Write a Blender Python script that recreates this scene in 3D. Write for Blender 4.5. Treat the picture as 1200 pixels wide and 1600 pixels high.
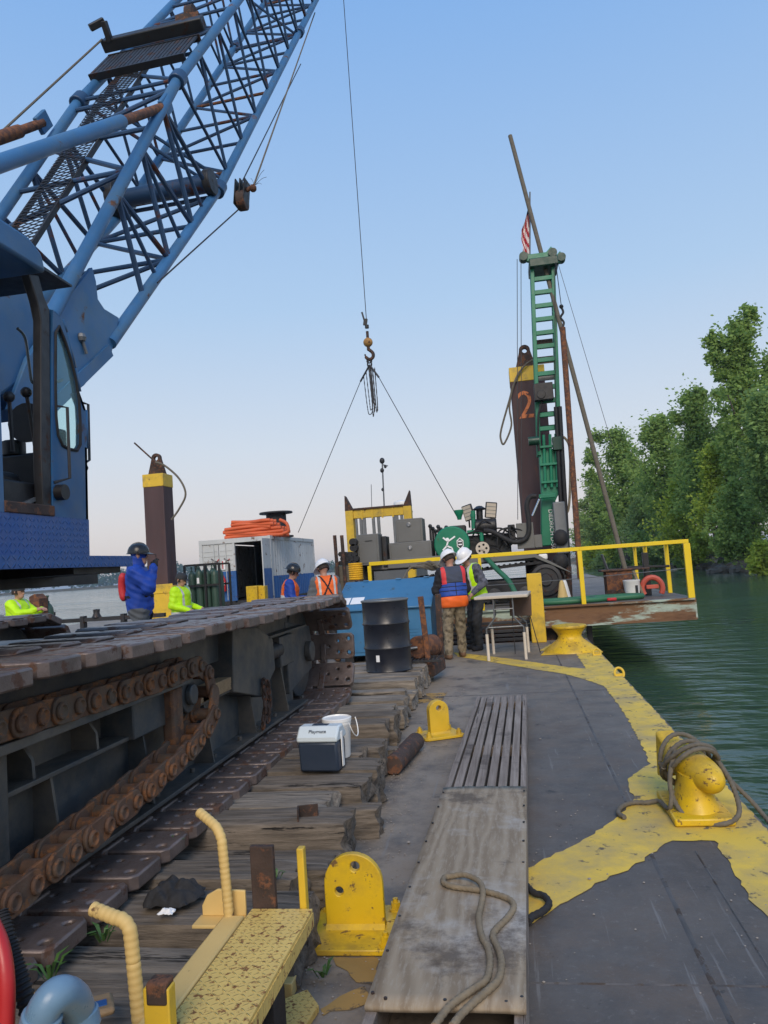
import bpy, bmesh, math, random
import numpy as np
from mathutils import Vector, Matrix, noise as mnoise
for o in list(bpy.data.objects): bpy.data.objects.remove(o)
S = bpy.context.scene
COL = S.collection
rnd = random.Random(7)
# ------------------------------------------------------------------ camera
FPX = 1190.0                       # focal length in pixels of a 1200x1600 frame
EYE = np.array([0.0, 0.0, 1.6])
def _n(v): return v/np.linalg.norm(v)
_Y = _n(np.array([197.0, -71.0, -FPX])); _d = _n(np.array([-460.0, -118.0, -FPX]))
_Z = _n(np.cross(_Y, _d)); _Z = _Z if _Z[1] > 0 else -_Z
_X = _n(np.cross(_Y, _Z))
CM = np.stack([_X, _Y, _Z], 1)     # world -> camera
cam = bpy.data.cameras.new('camera'); cam.sensor_fit = 'VERTICAL'; cam.sensor_height = 24.0
cam.lens = 24.0*FPX/1600.0; cam.clip_start = 0.05; cam.clip_end = 9000
camo = bpy.data.objects.new('camera', cam); COL.objects.link(camo)
camo.matrix_world = Matrix.Translation(Vector(EYE)) @ Matrix(CM.T.tolist()).to_4x4()
S.camera = camo
# ------------------------------------------------------------------ sky, sun, exposure
SUN_EL, SUN_AZ = 36.0, 172.0       # elevation; compass bearing of the sun, 0 = +Y, clockwise
W = bpy.data.worlds.new('World'); S.world = W; W.use_nodes = True
wt = W.node_tree; wt.nodes.clear()
sky = wt.nodes.new('ShaderNodeTexSky'); sky.sky_type = 'NISHITA'; sky.sun_disc = False
sky.sun_elevation = math.radians(SUN_EL); sky.sun_rotation = math.radians(SUN_AZ)
sky.air_density = 1.0; sky.dust_density = 2.5; sky.ozone_density = 1.5
tc = wt.nodes.new('ShaderNodeTexCoord'); sp = wt.nodes.new('ShaderNodeSeparateXYZ')
wt.links.new(tc.outputs['Generated'], sp.inputs[0])
rp = wt.nodes.new('ShaderNodeValToRGB'); wt.links.new(sp.outputs['Z'], rp.inputs[0])
els = rp.color_ramp.elements
stops = [(0.0, (.76, .665, .62)), (.07, (.73, .685, .69)), (.16, (.645, .70, .78)), (.33, (.44, .615, .84)), (.62, (.24, .46, .845)), (1.0, (.15, .34, .72))]
els[0].position = stops[0][0]; els[0].color = stops[0][1]+(1,)
els[1].position = stops[-1][0]; els[1].color = stops[-1][1]+(1,)
for p, c in stops[1:-1]:
    e = els.new(p); e.color = c+(1,)
b1 = wt.nodes.new('ShaderNodeBackground'); b1.inputs[1].default_value = 0.10
b2 = wt.nodes.new('ShaderNodeBackground'); b2.inputs[1].default_value = 0.69
mx = wt.nodes.new('ShaderNodeMixShader'); mx.inputs[0].default_value = 0.85
wo = wt.nodes.new('ShaderNodeOutputWorld')
wt.links.new(sky.outputs[0], b1.inputs[0]); wt.links.new(rp.outputs[0], b2.inputs[0])
wt.links.new(b1.outputs[0], mx.inputs[1]); wt.links.new(b2.outputs[0], mx.inputs[2]); wt.links.new(mx.outputs[0], wo.inputs[0])
sun = bpy.data.lights.new('sun', 'SUN'); sun.energy = 1.5; sun.angle = math.radians(26); sun.color = (1.0, .85, .68)
suno = bpy.data.objects.new('sun', sun); COL.objects.link(suno)
_az, _el = math.radians(SUN_AZ), math.radians(SUN_EL)
sdir = Vector((math.sin(_az)*math.cos(_el), math.cos(_az)*math.cos(_el), math.sin(_el)))
suno.rotation_euler = sdir.to_track_quat('Z', 'Y').to_euler(); suno.location = sdir*60
S.view_settings.view_transform = 'Standard'; S.view_settings.look = 'None'
S.view_settings.exposure = 0.62; S.view_settings.gamma = 1.0
# ------------------------------------------------------------------ pixel helpers (a pixel of the 1200x1600 frame at a known plane -> metres)
def _ray(x, y): return CM.T @ np.array([x-600.0, 800.0-y, -FPX])
def at(x, y, Y): d = _ray(x, y); return Vector((EYE+d*(Y/d[1])).tolist())
def atz(x, y, z=0.0): d = _ray(x, y); return Vector((EYE+d*((z-EYE[2])/d[2])).tolist())
def atx(x, y, X): d = _ray(x, y); return Vector((EYE+d*(X/d[0])).tolist())
# ------------------------------------------------------------------ materials
MAT = {}
def _nodes(name):
    m = bpy.data.materials.new(name); m.use_nodes = True; nt = m.node_tree
    return m, nt, nt.nodes['Principled BSDF']
def _noise(nt, vec, scale, detail=4, rough=.6, w=None):
    n = nt.nodes.new('ShaderNodeTexNoise'); n.inputs['Scale'].default_value = scale
    n.inputs['Detail'].default_value = detail; n.inputs['Roughness'].default_value = rough
    if w is not None: n.noise_dimensions = '4D'; nt.links.new(w, n.inputs['W'])
    nt.links.new(vec, n.inputs['Vector']); return n.outputs['Fac']
def _ramp(nt, fac, a, b, ca=(0, 0, 0), cb=(1, 1, 1)):
    r = nt.nodes.new('ShaderNodeValToRGB'); e = r.color_ramp.elements
    e[0].position = a; e[0].color = tuple(ca)+(1,); e[1].position = b; e[1].color = tuple(cb)+(1,)
    nt.links.new(fac, r.inputs[0]); return r.outputs[0]
def _mix(nt, fac, a, b, mode='MIX'):
    m = nt.nodes.new('ShaderNodeMix'); m.data_type = 'RGBA'; m.blend_type = mode
    for s, v in ((m.inputs[0], fac), (m.inputs[6], a), (m.inputs[7], b)):
        if hasattr(v, 'is_linked'): nt.links.new(v, s)
        elif isinstance(v, (int, float)): s.default_value = v
        else: s.default_value = tuple(v)+(1,)
    return m.outputs[2]
def _vec(nt, scale=(1, 1, 1), coord='Object'):
    t = nt.nodes.new('ShaderNodeTexCoord'); mp = nt.nodes.new('ShaderNodeMapping'); mp.inputs['Scale'].default_value = scale
    nt.links.new(t.outputs[coord], mp.inputs[0]); oi = nt.nodes.new('ShaderNodeObjectInfo')
    mu = nt.nodes.new('ShaderNodeMath'); mu.operation = 'MULTIPLY'; mu.inputs[1].default_value = 53.0
    nt.links.new(oi.outputs['Random'], mu.inputs[0]); return mp.outputs[0], mu.outputs[0]
def _bump(nt, bs, h, strength, dist=.01, prev=None):
    b = nt.nodes.new('ShaderNodeBump'); b.inputs['Strength'].default_value = strength; b.inputs['Distance'].default_value = dist
    nt.links.new(h, b.inputs['Height'])
    if prev: nt.links.new(prev, b.inputs['Normal'])
    nt.links.new(b.outputs[0], bs.inputs['Normal']); return b.outputs[0]
def TH(a): return .5+(.5-a)*.46       # share of the surface -> noise threshold
def mat(name, col, rough=.6, metal=0.0, var=.25, vscale=3.0, rust=0.0, rcol=(.10, .035, .015), rscale=5.0, bump=.15, bscale=60.0, dirt=0.0, dcol=(.09, .075, .06), dscale=1.6, stretch=(1, 1, 1)):
    """worn painted / bare surface: base colour, broad tone variation, patches of wear (rust) and of dust (dirt)"""
    m, nt, bs = _nodes(name); v, w = _vec(nt, stretch)
    n1 = _noise(nt, v, vscale, 5, .62, w)
    c = _mix(nt, _ramp(nt, n1, .25, .75), [x*(1-var) for x in col], [min(1, x*(1+var)) for x in col])
    rg = _ramp(nt, _noise(nt, v, vscale*4, 4, .6, w), .3, .7, [max(.05, rough-.12)]*3, [min(1, rough+.12)]*3)
    if dirt:
        c = _mix(nt, _ramp(nt, _noise(nt, v, dscale, 8, .7, w), TH(dirt)-.12, TH(dirt)+.10), c, dcol)
    if rust:
        f = _ramp(nt, _noise(nt, v, rscale, 9, .68, w), TH(rust)-.02, TH(rust)+.03)
        rc = _mix(nt, _noise(nt, v, rscale*6, 4, .7, w), [x*.45 for x in rcol], [min(1, x*1.7) for x in rcol])
        c = _mix(nt, f, c, rc); rg = _mix(nt, f, rg, (.85, .85, .85))
    nt.links.new(c, bs.inputs['Base Color']); nt.links.new(rg, bs.inputs['Roughness']); bs.inputs['Metallic'].default_value = metal
    if bump: _bump(nt, bs, _noise(nt, v, bscale, 6, .65, w), bump, .006)
    MAT[name] = m; return m
def wood(name, dark, light, axis=0, gs=22.0, rough=.85, bump=.5, stain=.0):
    m, nt, bs = _nodes(name); sc = [gs]*3; sc[axis] = gs*(.085 if axis == 0 else .035)
    v, w = _vec(nt, sc); v2, w2 = _vec(nt)
    g = _noise(nt, v, 1.0, 8, .7, w)
    big = _noise(nt, v2, 2.2, 6, .65, w2)
    c = _mix(nt, _ramp(nt, g, .32, .68), dark, light)
    c = _mix(nt, _ramp(nt, big, .42, .80), c, _mix(nt, .55, c, dark))
    c = _mix(nt, _ramp(nt, _noise(nt, v, .30, 6, .78, w), .585, .62), c, [x*.25 for x in dark])
    if stain: c = _mix(nt, _ramp(nt, _noise(nt, v2, 1.3, 7, .7, w2), TH(stain)-.04, TH(stain)+.08), c, [x*.5 for x in dark])
    nt.links.new(c, bs.inputs['Base Color']); bs.inputs['Roughness'].default_value = rough
    _bump(nt, bs, g, bump, .012); MAT[name] = m; return m
def diamond(name, col, pitch=.030, rough=.5, rust=0.0, rcol=(.12, .05, .02), plane='XY', amp=1.0):
    """raised-lozenge tread plate: short bars alternating at +-45 degrees on a square grid"""
    m = mat(name, col, rough, 0, .2, 3, rust, rcol, 14.0, 0.0); nt = m.node_tree; bs = nt.nodes['Principled BSDF']
    t = nt.nodes.new('ShaderNodeTexCoord'); sx = nt.nodes.new('ShaderNodeSeparateXYZ'); nt.links.new(t.outputs['Object'], sx.inputs[0])
    def mt(op, a, b_=None, c_=None):
        n = nt.nodes.new('ShaderNodeMath'); n.operation = op
        for i_, v_ in enumerate((a, b_, c_)):
            if v_ is None: continue
            if hasattr(v_, 'is_linked'): nt.links.new(v_, n.inputs[i_])
            else: n.inputs[i_].default_value = v_
        return n.outputs[0]
    k = 1.0/pitch; U_ = mt('MULTIPLY', sx.outputs[plane[0]], k); V_ = mt('MULTIPLY', sx.outputs[plane[1]], k)
    par = mt('FLOORED_MODULO', mt('ADD', mt('FLOOR', U_), mt('FLOOR', V_)), 2.0)
    fu = mt('SUBTRACT', mt('FRACT', U_), .5); fv = mt('SUBTRACT', mt('FRACT', V_), .5)
    a = mt('ADD', fu, fv); d = mt('SUBTRACT', fu, fv)
    al = mt('ADD', mt('MULTIPLY', a, par), mt('MULTIPLY', d, mt('SUBTRACT', 1.0, par))); ac = mt('ADD', mt('MULTIPLY', d, par), mt('MULTIPLY', a, mt('SUBTRACT', 1.0, par)))
    e = mt('ADD', mt('MULTIPLY', mt('POWER', mt('ABSOLUTE', al), 2.0), 2.2), mt('MULTIPLY', mt('POWER', mt('ABSOLUTE', ac), 2.0), 22.0))
    h = mt('MAXIMUM', 0.0, mt('SUBTRACT', 1.0, e)); _bump(nt, bs, h, amp, .004); return m
mat('deck', (.072, .070, .074), .60, .0, .35, .9, .0, bump=.45, bscale=60)
mat('black', (.012, .012, .014), .5, 0, .3)
mat('rubber', (.016, .016, .018), .75, 0, .3)
mat('steel_dark', (.035, .036, .040), .5, .3, .35, 4, .32, (.06, .03, .02))
mat('steel_grey', (.17, .18, .19), .45, .5, .2)
mat('chrome', (.75, .76, .78), .15, 1.0, .05, bump=0)
mat('wire', (.045, .045, .05), .55, .4, .2)
mat('rust', (.095, .045, .030), .85, .0, .55, 10, .46, (.19, .075, .03), 16, .5, 70)
mat('rust_dark', (.048, .030, .024), .8, 0, .6, 9, .40, (.13, .055, .028), 15, .5, 60)
mat('pad', (.150, .118, .108), .40, .30, .45, 7, .36, (.11, .06, .042), 9, .5, 55)
mat('chain', (.115, .060, .036), .8, 0, .6, 12, .42, (.20, .085, .034), 14, .5, 80, dirt=.36, dcol=(.11, .085, .06), dscale=5)
mat('frame', (.040, .050, .058), .5, 0, .4, 2.5, .0, dirt=.44, dcol=(.125, .108, .088), dscale=2.2)
mat('crane_blue', (.038, .135, .295), .45, 0, .3, 1.6, .22, (.12, .055, .03), 4.0, .08, 40, dirt=.30, dcol=(.075, .15, .23), dscale=2)
mat('crane_blue_deep', (.014, .092, .225), .4, 0, .3, 1.5, .24, (.10, .05, .03), 3.5, .08, 40, dirt=.30, dcol=(.05, .10, .17), dscale=2)
mat('lattice', (.022, .065, .150), .45, 0, .3, 2.0, .33, (.09, .03, .018), 2.0, .06, 40)
diamond('blue_plate', (.014, .080, .27), .034, .35, .1, plane='YZ')
mat('yellow', (.66, .43, .030), .45, 0, .14, 2.0, .20, (.16, .08, .03), 6, .08, 40, dirt=.26, dcol=(.30, .22, .06), dscale=3)
mat('yellow_new', (.72, .47, .014), .42, 0, .14, 2.0, .30, (.15, .085, .03), 22, .16, 30, dirt=.38, dcol=(.42, .27, .03), dscale=4)
mat('yellow_paint', (.72, .49, .06), .6, 0, .16, 1.3, .31, (.12, .10, .07), 7, .3, 60, dirt=.38, dcol=(.42, .31, .12), dscale=2.4)
mat('yellow_pale', (.66, .46, .17), .6, 0, .14, 2.0, .22, (.14, .07, .03), 9, .1, 40)
diamond('yellow_tread', (.64, .45, .13), .022, .55, .36, (.22, .10, .03))
for n_ in MAT['yellow_tread'].node_tree.nodes:
    if n_.type == 'TEX_NOISE' and abs(n_.inputs['Scale'].default_value-14) < .1: n_.inputs['Scale'].default_value = 40
mat('rail_yellow', (.78, .55, .01), .4, 0, .08, 3, .12, (.2, .1, .03), 9)
mat('green', (.006, .175, .092), .4, 0, .25, 2, .18, (.05, .05, .03), 6)
mat('green_dark', (.006, .045, .030), .45, 0, .3, 2)
mat('grey_paint', (.135, .135, .128), .5, 0, .12, 2, .14, (.08, .06, .05), 7)
mat('box_blue', (.036, .150, .290), .45, 0, .15, 1.5, .22, (.05, .10, .14), 5, .08)
mat('white', (.72, .72, .70), .5, 0, .1, 2, dirt=.2, dcol=(.4, .38, .35))
mat('plastic_white', (.80, .80, .78), .35, 0, .04, bump=.03)
mat('table_white', (.52, .455, .37), .55, 0, .12, 2, .2, (.3, .26, .2), 5)
mat('brown_box', (.090, .055, .040), .7, 0, .15)
mat('container_white', (.50, .52, .52), .55, 0, .14, 1.2, .28, (.16, .10, .07), 3.5, .08)
mat('container_blue', (.02, .10, .30), .5, 0, .2, 2, .2)
mat('orange', (.62, .115, .035), .6, 0, .16, 3)
mat('red', (.45, .018, .02), .45, 0, .15)
mat('red_vest', (.62, .035, .04), .6, 0, .15)
mat('rope', (.22, .175, .115), .9, 0, .3, 20, bump=.4, bscale=120)
mat('rope_dark', (.13, .115, .09), .9, 0, .3, 20, bump=.4, bscale=120)
mat('rope_black', (.02, .02, .022), .85, 0, .3, 20, bump=.4, bscale=120)
mat('rope_yellow', (.75, .40, .01), .7, 0, .15, 20)
mat('skin', (.42, .23, .16), .55, 0, .12, 8, bump=.05)
mat('pipe_blue', (.14, .24, .34), .35, 0, .15, 3)
mat('hose_green', (.03, .14, .07), .5, 0, .2)
mat('concrete', (.30, .27, .24), .9, 0, .25)
mat('paper', (.80, .81, .82), .7, 0, .03, bump=0)
mat('cooler_navy', (.028, .042, .070), .4, 0, .1, bump=.04)
mat('cable_reel', (.022, .022, .025), .7, 0, .3)
wood('timber', (.046, .037, .029), (.255, .212, .168), 0, 34, .92, 1.0)
wood('timber_grey', (.078, .065, .052), (.36, .312, .255), 0, 34, .92, 1.0)
wood('plank', (.16, .14, .115), (.34, .31, .265), 1, 26, .85, .35, .30)
wood('slat', (.13, .10, .08), (.36, .31, .27), 1, 40, .85, .35, .30)
wood('wood_new', (.22, .14, .07), (.42, .28, .15), 0, 24, .8, .3)
wood('handle_wood', (.36, .17, .06), (.58, .33, .13), 2, 24, .6, .2)
# ------------------------------------------------------------------ mesh building
class MB:
    def __init__(self): self.v = []; self.f = []; self.mi = []; self.m = 0
    def add(self, vs, fs):
        o = len(self.v); self.v += [tuple(p) for p in vs]
        for q in fs: self.f.append(tuple(i+o for i in q)); self.mi.append(self.m)
        return self
    def box(self, x0, x1, y0, y1, z0, z1):
        return self.add([(x0, y0, z0), (x1, y0, z0), (x1, y1, z0), (x0, y1, z0), (x0, y0, z1), (x1, y0, z1), (x1, y1, z1), (x0, y1, z1)],
                        [(3, 2, 1, 0), (4, 5, 6, 7), (0, 1, 5, 4), (1, 2, 6, 5), (2, 3, 7, 6), (3, 0, 4, 7)])
    def obox(self, c, s, R=None):
        R = R or Matrix.Identity(3); c = Vector(c); p = []
        for k in ((-1, -1, -1), (1, -1, -1), (1, 1, -1), (-1, 1, -1), (-1, -1, 1), (1, -1, 1), (1, 1, 1), (-1, 1, 1)):
            p.append(c + R @ Vector((k[0]*s[0]/2, k[1]*s[1]/2, k[2]*s[2]/2)))
        return self.add(p, [(3, 2, 1, 0), (4, 5, 6, 7), (0, 1, 5, 4), (1, 2, 6, 5), (2, 3, 7, 6), (3, 0, 4, 7)])
    def beam(self, p0, p1, w, h, up=(0, 0, 1)):
        p0 = Vector(p0); p1 = Vector(p1); d = (p1-p0); L = d.length; d.normalize(); u = Vector(up)
        s = d.cross(u)
        if s.length < 1e-4: s = d.cross(Vector((1, 0, 0)))
        s.normalize(); u = s.cross(d)
        return self.obox((p0+p1)/2, (w, L, h), Matrix((s, d, u)).transposed())
    def cyl(self, p0, p1, r0, r1=None, n=12, caps=True):
        r1 = r0 if r1 is None else r1; p0 = Vector(p0); p1 = Vector(p1); d = (p1-p0).normalized()
        a = d.orthogonal().normalized(); b = d.cross(a); vs = []
        for p, r in ((p0, r0), (p1, r1)):
            for i in range(n):
                t = 2*math.pi*i/n; vs.append(p + (a*math.cos(t)+b*math.sin(t))*r)
        fs = [(i, (i+1) % n, n+(i+1) % n, n+i) for i in range(n)]
        if caps: fs += [tuple(range(n-1, -1, -1)), tuple(range(n, 2*n))]
        return self.add(vs, fs)
    def tube(self, pts, r, n=8, closed=False, caps=True):
        P = [Vector(p) for p in pts]; N = len(P); vs = []; u = None
        rr = r if isinstance(r, (list, tuple)) else [r]*N
        for i in range(N):
            if closed: t = P[(i+1) % N]-P[i-1]
            else: t = P[min(i+1, N-1)]-P[max(i-1, 0)]
            t.normalize()
            if u is None: u = t.orthogonal().normalized()
            u = (u - t*u.dot(t)); u = u.normalized() if u.length > 1e-6 else t.orthogonal().normalized()
            w = t.cross(u)
            for k in range(n):
                a = 2*math.pi*k/n; vs.append(P[i]+(u*math.cos(a)+w*math.sin(a))*rr[i])
        fs = []
        for i in range(N if closed else N-1):
            j = (i+1) % N
            for k in range(n): fs.append((i*n+k, i*n+(k+1) % n, j*n+(k+1) % n, j*n+k))
        if caps and not closed: fs += [tuple(range(n-1, -1, -1)), tuple(range((N-1)*n, N*n))]
        return self.add(vs, fs)
    def lathe(self, prof, c=(0, 0, 0), R=None, n=24):
        R = R or Matrix.Identity(3); c = Vector(c); vs = []
        for r, z in prof:
            for i in range(n):
                t = 2*math.pi*i/n; vs.append(c + R @ Vector((r*math.cos(t), r*math.sin(t), z)))
        fs = []
        for j in range(len(prof)-1):
            for i in range(n): fs.append((j*n+i, j*n+(i+1) % n, (j+1)*n+(i+1) % n, (j+1)*n+i))
        if prof[0][0] > 1e-5: fs.append(tuple(range(n-1, -1, -1)))
        if prof[-1][0] > 1e-5: fs.append(tuple(range((len(prof)-1)*n, len(prof)*n)))
        return self.add(vs, fs)
    def prism(self, poly, ax, a0, a1):
        n = len(poly)
        def P(u, v, a): return (a, u, v) if ax == 'X' else (u, a, v) if ax == 'Y' else (u, v, a)
        vs = [P(u, v, a0) for u, v in poly]+[P(u, v, a1) for u, v in poly]
        return self.add(vs, [tuple(range(n-1, -1, -1)), tuple(range(n, 2*n))]+[(i, (i+1) % n, n+(i+1) % n, n+i) for i in range(n)])
    def holed(self, poly, holes, ax, a0, a1, n=16):
        """prism with round holes (u, v, r) through it"""
        bm = bmesh.new(); ed = []
        def ring(pts):
            vs = [bm.verts.new((u, v, 0)) for u, v in pts]
            return [bm.edges.new((vs[i], vs[(i+1) % len(vs)])) for i in range(len(vs))]
        ed += ring(poly)
        for u, v, r in holes: ed += ring([(u+r*math.cos(2*math.pi*i/n), v+r*math.sin(2*math.pi*i/n)) for i in range(n)])
        bmesh.ops.triangle_fill(bm, use_beauty=True, use_dissolve=False, edges=ed)
        bm.verts.index_update(); uv = [(v.co.x, v.co.y) for v in bm.verts]; tr = [[v.index for v in f.verts] for f in bm.faces]
        be = [(e.verts[0].index, e.verts[1].index) for e in bm.edges if len(e.link_faces) == 1]; bm.free(); m = len(uv)
        def P(u, v, a): return (a, u, v) if ax == 'X' else (u, a, v) if ax == 'Y' else (u, v, a)
        return self.add([P(u, v, a0) for u, v in uv]+[P(u, v, a1) for u, v in uv],
                        tr+[[i+m for i in reversed(t)] for t in tr]+[(i, j, j+m, i+m) for i, j in be])
    def ball(self, c, r, n=12, s=(1, 1, 1)):
        pr = [(max(0.0, math.sin(math.pi*j/(n//2)))*1.0, -math.cos(math.pi*j/(n//2))) for j in range(n//2+1)]
        pr[0] = (0, -1); pr[-1] = (0, 1); o = len(self.v); self.lathe(pr, (0, 0, 0), None, n)
        for i in range(o, len(self.v)):
            p = self.v[i]; self.v[i] = (c[0]+p[0]*r*s[0], c[1]+p[1]*r*s[1], c[2]+p[2]*r*s[2])
        return self
    def xf(self, Mx):
        self.v = [tuple(Mx @ Vector(p)) for p in self.v]; return self
    def mesh(self, name, mats, off=(0, 0, 0), smooth=40):
        me = bpy.data.meshes.new(name)
        me.from_pydata([(p[0]-off[0], p[1]-off[1], p[2]-off[2]) for p in self.v], [], self.f)
        for m in (mats if isinstance(mats, (list, tuple)) else [mats]): me.materials.append(MAT[m] if isinstance(m, str) else m)
        me.polygons.foreach_set('material_index', self.mi)
        bm = bmesh.new(); bm.from_mesh(me); bmesh.ops.recalc_face_normals(bm, faces=bm.faces); bm.to_mesh(me); bm.free()
        if smooth:
            me.polygons.foreach_set('use_smooth', [True]*len(me.polygons)); me.set_sharp_from_angle(angle=math.radians(smooth))
        me.update(); return me
    def build(self, name, mats, parent=None, bevel=0.0, smooth=40, loc=None):
        off = base(parent) if parent is not None else Vector(loc) if loc is not None else Vector((0, 0, 0))
        o = bpy.data.objects.new(name, self.mesh(name, mats, off, smooth)); COL.objects.link(o)
        if parent is not None: o.parent = parent
        else: o.location = off
        if bevel:
            b = o.modifiers.new('bevel', 'BEVEL'); b.width = bevel; b.segments = 2; b.limit_method = 'ANGLE'; b.angle_limit = math.radians(50)
        return o
def base(o):
    while o.parent is not None: o = o.parent
    return Vector(o.location)
def tag(o, label=None, cat=None, group=None, kind=None):
    if label: o['label'] = label
    if cat: o['category'] = cat
    if group: o['group'] = group
    if kind: o['kind'] = kind
    return o
def thing(name, label, cat, loc, group=None):
    o = bpy.data.objects.new(name, None); o.empty_display_size = .1; COL.objects.link(o); o.location = loc
    return tag(o, label, cat, group)
def inst(name, me, parent, Mx):
    """a piece sharing mesh data; Mx in world space, parent is translation-only"""
    o = bpy.data.objects.new(name, me); COL.objects.link(o); o.parent = parent
    o.matrix_local = Matrix.Translation(-base(parent)) @ Mx; return o
def copy_tree(o, parent=None):
    c = o.copy(); COL.objects.link(c); c.parent = parent
    for ch in list(o.children): copy_tree(ch, c)
    return c
def bez(pts, n=8):
    """smooth curve through the points (Catmull-Rom)"""
    P = [Vector(p) for p in pts]; out = []
    for i in range(len(P)-1):
        a, b, c, d = P[max(i-1, 0)], P[i], P[i+1], P[min(i+2, len(P)-1)]
        for k in range(n):
            t = k/n; out.append(.5*((2*b)+(c-a)*t+(2*a-5*b+4*c-d)*t*t+(3*b-a-3*c+d)*t**3))
    out.append(P[-1]); return out
def rope(pts, r, lay=3.2, n=10, strands=3):
    """laid rope: a tube whose section is a rotating three-lobed shape"""
    b = MB(); P = [Vector(p) for p in pts]; L = [0]
    for i in range(1, len(P)): L.append(L[-1]+(P[i]-P[i-1]).length)
    step = r*.55; m = max(4, int(L[-1]/step)); Q = []; j = 0
    for k in range(m+1):
        s = L[-1]*k/m
        while j < len(L)-2 and L[j+1] < s: j += 1
        t = (s-L[j])/max(1e-6, L[j+1]-L[j]); Q.append(P[j].lerp(P[j+1], t))
    vs = []; u = None; N = len(Q)
    for i in range(N):
        t = (Q[min(i+1, N-1)]-Q[max(i-1, 0)]).normalized()
        if u is None: u = t.orthogonal().normalized()
        u = u-t*u.dot(t); u.normalize(); w = t.cross(u); ph = i*step/(r*lay)*2*math.pi/2
        for k in range(n):
            a = 2*math.pi*k/n; rr = r*(.86+.2*abs(math.cos(strands*.5*(a-ph)))); vs.append(Q[i]+(u*math.cos(a)+w*math.sin(a))*rr)
    fs = [(i*n+k, i*n+(k+1) % n, (i+1)*n+(k+1) % n, (i+1)*n+k) for i in range(N-1) for k in range(n)]
    fs += [tuple(range(n-1, -1, -1)), tuple(range((N-1)*n, N*n))]
    return b.add(vs, fs)
def text_mesh(txt, size, depth=.004):
    c = bpy.data.curves.new('lettering', 'FONT'); c.body = txt; c.size = size; c.extrude = depth; c.align_x = 'CENTER'; c.align_y = 'CENTER'
    o = bpy.data.objects.new('lettering', c); COL.objects.link(o); bpy.context.view_layer.update()
    me = bpy.data.meshes.new_from_object(o.evaluated_get(bpy.context.evaluated_depsgraph_get()))
    bpy.data.objects.remove(o); bpy.data.curves.remove(c); return me
def lettering(txt, size, m, parent, pos, ux, uy, depth=.004, sx=1.0):
    """flat raised lettering at pos, reading along ux with up uy"""
    me = text_mesh(txt, size, depth); me.materials.clear(); me.materials.append(MAT[m])
    ux = Vector(ux).normalized(); uz = ux.cross(Vector(uy)).normalized(); uy = uz.cross(ux)
    Mx = Matrix.Translation(Vector(pos)) @ Matrix((ux*sx, uy, uz)).transposed().to_4x4()
    return inst('lettering', me, parent, Mx)
HAZE = 0.00028
# ================================================================== the setting: water, barge deck, far shore
WATER = -0.75
def water_mat():
    m, nt, bs = _nodes('water'); v, w = _vec(nt)
    bs.inputs['Base Color'].default_value = (.040, .080, .055, 1); bs.inputs['Roughness'].default_value = .06; bs.inputs['IOR'].default_value = 1.33
    mp = nt.nodes.new('ShaderNodeMapping'); mp.inputs['Scale'].default_value = (.75, 1.5, 1); mp.inputs['Rotation'].default_value = (0, 0, .15)
    nt.links.new(v, mp.inputs[0])
    h = _noise(nt, mp.outputs[0], 1.3, 3, .5); h2 = _noise(nt, mp.outputs[0], 4.5, 3, .55)
    n1 = _bump(nt, bs, h, .24, .35); _bump(nt, bs, h2, .16, .07, n1)
    MAT['water'] = m
    mp2 = nt.nodes.new('ShaderNodeMapping'); mp2.inputs['Scale'].default_value = (.25, 1, 1); nt.links.new(v, mp2.inputs[0])
    wr_ = _ramp(nt, _noise(nt, mp2.outputs[0], .09, 6, .6), .40, .62, (.03, .03, .03), (.22, .22, .22)); nt.links.new(wr_, bs.inputs['Roughness'])
water_mat()
b = MB(); b.add([(-6000, -300, WATER), (6000, -300, WATER), (6000, 7500, WATER), (-6000, 7500, WATER)], [(0, 1, 2, 3)])
tag(b.build('water', 'water'), kind='structure')
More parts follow.
